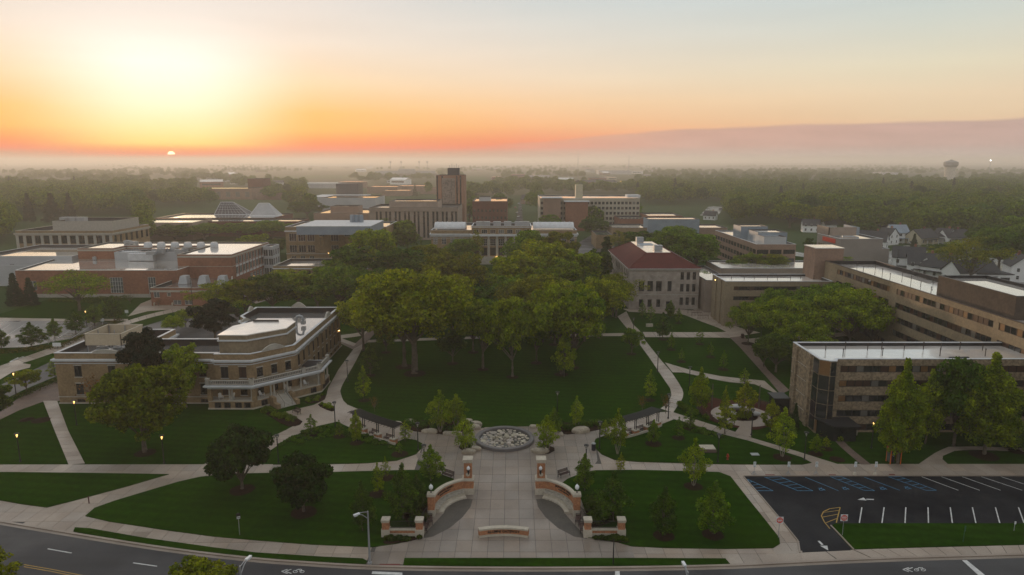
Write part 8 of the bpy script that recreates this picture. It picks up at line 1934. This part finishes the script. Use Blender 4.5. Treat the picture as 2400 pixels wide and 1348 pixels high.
# ---- the wooded distance: near ones as trees, the far mass as one body
def far_mesh(seed, H=14, Rc=6, n=900, size=1.15):
    rnd = random.Random(seed); cl = []
    for k in range(14):
        u = rnd.uniform(-.6, 1); a = k * 2.399; rr = math.sqrt(1 - u * u); f = rnd.uniform(.4, .72); cl.append((math.cos(a) * rr * Rc * f, math.sin(a) * rr * Rc * f, H * .58 + u * H * .36 * f * 1.25, Rc * rnd.uniform(.34, .5), .8))
    c, N = clump_leaves(cl, n, size, 0, .45, (.7, 1.05)); q, k = leaf_mesh('crown', c, N, size, M_LEAF); return mesh_from_quads('broadleaf_tree', q, k, M_LEAF)
def far_spruce(seed, H=17, Rc=4, n=700):
    rnd = random.Random(seed); cl = []
    for k in range(26): t = k / 26; a = k * 2.399; rr = Rc * (1 - t) * .7; cl.append((math.cos(a) * rr, math.sin(a) * rr, H * (.06 + .92 * t), Rc * (.42 - .3 * t), .6))
    c, N = clump_leaves(cl, n, .9, .2, .2, (.6, 1.05)); q, k = leaf_mesh('crown', c, N, .85, M_NEEDLE); return mesh_from_quads('spruce_tree', q, k, M_NEEDLE)
FAR = [far_mesh(200 + i) for i in range(5)]; MIDF = [far_mesh(300 + i, n=2600, size=.62) for i in range(4)]; FSP = [far_spruce(400 + i) for i in range(2)]
def clear_px(px, py):
    for x0, x1, y0, y1 in BLOCKED:
        if x0 <= px <= x1 and y0 <= py <= y1: return False
    return True
# feet may not stand where the photograph shows roofs, yards or roads (pixel boxes of the ground there)
BLOCKED = [(20, 330, 505, 640), (-60, 640, 575, 760), (340, 720, 485, 602), (455, 620, 440, 470), (495, 680, 470, 520), (640, 910, 510, 640), (715, 900, 430, 482), (730, 880, 462, 520), (855, 1090, 465, 590), (1000, 1360, 510, 640), (1015, 1095, 420, 500), (1100, 1195, 462, 500), (1196, 1250, 455, 560), (1262, 1500, 456, 520), (1300, 1380, 488, 520), (1340, 1440, 540, 600), (1430, 1710, 480, 602), (1660, 1880, 525, 640), (1870, 2120, 545, 640), (1100, 1165, 405, 445), (1370, 1490, 400, 447), (1085, 1140, 408, 445), (870, 1025, 400, 420), (1655, 1710, 480, 510), (640, 910, 405, 420), (2030, 2420, 562, 700), (1880, 2000, 530, 552), (860, 1030, 428, 450), (350, 410, 452, 472), (575, 625, 415, 432), (2195, 2250, 404, 430), (-80, 180, 425, 442), (670, 815, 420, 434), (600, 690, 443, 456), (640, 910, 384, 392), (380, 530, 384, 390), (1030, 1210, 388, 394), (0, 2400, 640, 1400), (1700, 2420, 590, 700)]
fr = random.Random(2024); zones = {}
TN = {'g': 'mid green', 'yg': 'yellow green', 'dg': 'dark green', 'br': 'russet', 'y': 'olive yellow', 'dk': 'blackish green'}
def zone(px, py, tn, sp, s):
    for lim, w in ((200, 'behind the classical hall'), (420, 'behind the long low hall'), (640, 'around the glass prisms'), (900, 'near the pale arts block'), (1110, 'near the brick tower'), (1262, 'along the road out of town'), (1500, 'round the residence hall'), (1660, 'beyond the boiler house'), (1780, 'beyond the wet yard'), (1900, 'above the office block'), (2050, 'above the printing works'), (2180, 'behind the balcony house'), (2300, 'behind the wide black roof')):
        if px < lim: break
    else: w = 'above the double garage'
    r = 'front rank' if py > 520 else ('second rank' if py > 480 else 'deep in haze')
    return f"{'big ' if s > 1.25 else ''}{TN[tn]} {'spruce' if sp else 'tree'} {w}, {r}"
n_ind = 0; mass = []; tries = 0
def spacing_ok(p, pts, d):
    return all((p.x - q[0]) ** 2 + (p.y - q[1]) ** 2 > d * d for q in pts)
pts_ = []
while n_ind < 290 and tries < 30000:
    tries += 1
    if fr.random() < .5: px = fr.uniform(1480, 2440); py = 452 + (590 - 452) * fr.random() ** 1.0
    else: px = fr.uniform(-40, 1500); py = 440 + (540 - 440) * fr.random() ** 1.1
    if not clear_px(px, py): continue
    p = P(px, py)
    if not spacing_ok(p, pts_, 8.5 + depth(p.y) * .006): continue
    pts_.append((p.x, p.y)); sp = fr.random() < .07; near_ = py > 480
    me = fr.choice(FSP) if sp else fr.choice(MIDF if near_ else FAR)
    o = bpy.data.objects.new('spruce_tree' if sp else 'broadleaf_tree', me); C.objects.link(o); s = fr.uniform(.95, 1.5); o.location = (p.x, p.y, -.3); o.scale = (s * fr.uniform(.9, 1.25), s * fr.uniform(.9, 1.25), s * fr.uniform(.8, 1.08)); o.rotation_euler = (0, 0, fr.uniform(0, 6.28))
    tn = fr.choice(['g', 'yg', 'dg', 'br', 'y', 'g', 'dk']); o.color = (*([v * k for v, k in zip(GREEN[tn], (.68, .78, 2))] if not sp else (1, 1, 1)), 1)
    tag(o, zone(px, py, 'dg' if sp else tn, sp, s), 'tree', 'trees of the woods beyond the campus'); n_ind += 1
def wood_mass():
    """the far off wood, thousands of trees that read as one mass, scattered over one point mesh"""
    pts = []; sc = []; r = random.Random(77)
    def put(px, py, s):
        p = P(px, py); pts.append((p.x, p.y, -.6)); sc.append(s)
    n = 0
    while n < 5600:
        px = r.uniform(-60, 2460); py = 381.5 + (470 - 381.5) * r.random() ** 1.25 if r.random() < .6 else r.uniform(440, 600)
        if not clear_px(px, py): continue
        # belts and clearings: denser towards the water tower side, open fields near the horizon
        b = math.sin(px * .008 + py * .09) + math.sin(px * .021 - py * .16 + 2) * .8 + math.sin(px * .004 + py * .31) * .7
        th = -.9 if px > 1500 and py > 400 else (-.35 if py > 402 else .35)
        if py > 440 and 640 < px < 1500 and r.random() < .5: continue
        if py > 440 and (px < 640 or px > 1500): b = 1
        if b < th: n += .15; continue
        put(px, py, r.uniform(.85, 1.45)); n += 1
    for y0, x0, x1, k in ((387.5, 530, 625, 26), (386, 1098, 1156, 20), (384.2, 1290, 1900, 120), (385.5, 200, 520, 40), (383.5, 60, 300, 30), (392, 1700, 2070, 110), (406, 2250, 2420, 90), (385, 1900, 2420, 80), (396, 1980, 2120, 40), (383, 600, 1100, 60)):
        for i in range(k): put(r.uniform(x0, x1), y0 + r.uniform(-.5, .5), r.uniform(.7, 1.15))
    me = bpy.data.meshes.new('distant_wood'); me.vertices.add(len(pts)); me.vertices.foreach_set('co', np.array(pts, dtype=np.float32).ravel())
    a = me.attributes.new('size', 'FLOAT', 'POINT'); a.data.foreach_set('value', np.array(sc, dtype=np.float32)); me.update()
    o = link('distant_wood', me); stuff(o); o.color = (.75, .85, .85, 1)
    hid = bpy.data.collections.new('wood_sources')
    for i, m in enumerate(FAR + FAR):
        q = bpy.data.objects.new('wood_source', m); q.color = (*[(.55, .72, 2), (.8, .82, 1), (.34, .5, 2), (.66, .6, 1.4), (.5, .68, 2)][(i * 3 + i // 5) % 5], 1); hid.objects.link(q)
    ng = bpy.data.node_groups.new('wood', 'GeometryNodeTree'); ng.interface.new_socket('Geometry', in_out='INPUT', socket_type='NodeSocketGeometry'); ng.interface.new_socket('Geometry', in_out='OUTPUT', socket_type='NodeSocketGeometry')
    N = ng.nodes; L = ng.links; gi, go = N.new('NodeGroupInput'), N.new('NodeGroupOutput')
    ci = N.new('GeometryNodeCollectionInfo'); ci.inputs['Collection'].default_value = hid; ci.inputs['Separate Children'].default_value = True; ci.inputs['Reset Children'].default_value = True
    ip = N.new('GeometryNodeInstanceOnPoints'); ip.inputs['Pick Instance'].default_value = True
    rv = N.new('FunctionNodeRandomValue'); rv.data_type = 'FLOAT_VECTOR'; rv.inputs[0].default_value = (0, 0, 0); rv.inputs[1].default_value = (0, 0, 6.28)
    na = N.new('GeometryNodeInputNamedAttribute'); na.data_type = 'FLOAT'; na.inputs['Name'].default_value = 'size'
    L.new(gi.outputs[0], ip.inputs['Points']); L.new(ci.outputs[0], ip.inputs['Instance']); L.new(rv.outputs[0], ip.inputs['Rotation']); L.new(na.outputs[0], ip.inputs['Scale']); L.new(ip.outputs[0], go.inputs[0])
    md = o.modifiers.new('wood', 'NODES'); md.node_group = ng
wood_mass()
print('objects', len(bpy.data.objects))
# ------------------------------------------------------------------ the air
def build_haze():
    m = bpy.data.materials.new('morning haze'); m.use_nodes = True; t = NT(m.node_tree); t.n.clear()
    out = t.node('ShaderNodeOutputMaterial'); v = t.node('ShaderNodeVolumePrincipled')
    v.inputs['Color'].default_value = (.985, .93, .86, 1); v.inputs['Density'].default_value = 0.00026
    v.inputs['Anisotropy'].default_value = 0.35
    t.l.new(v.outputs[0], out.inputs['Volume'])
    b = MB(); b.box(-6500, 6500, -300, 9500, -2, 74)
    return stuff(b.build('haze', m))
build_haze()
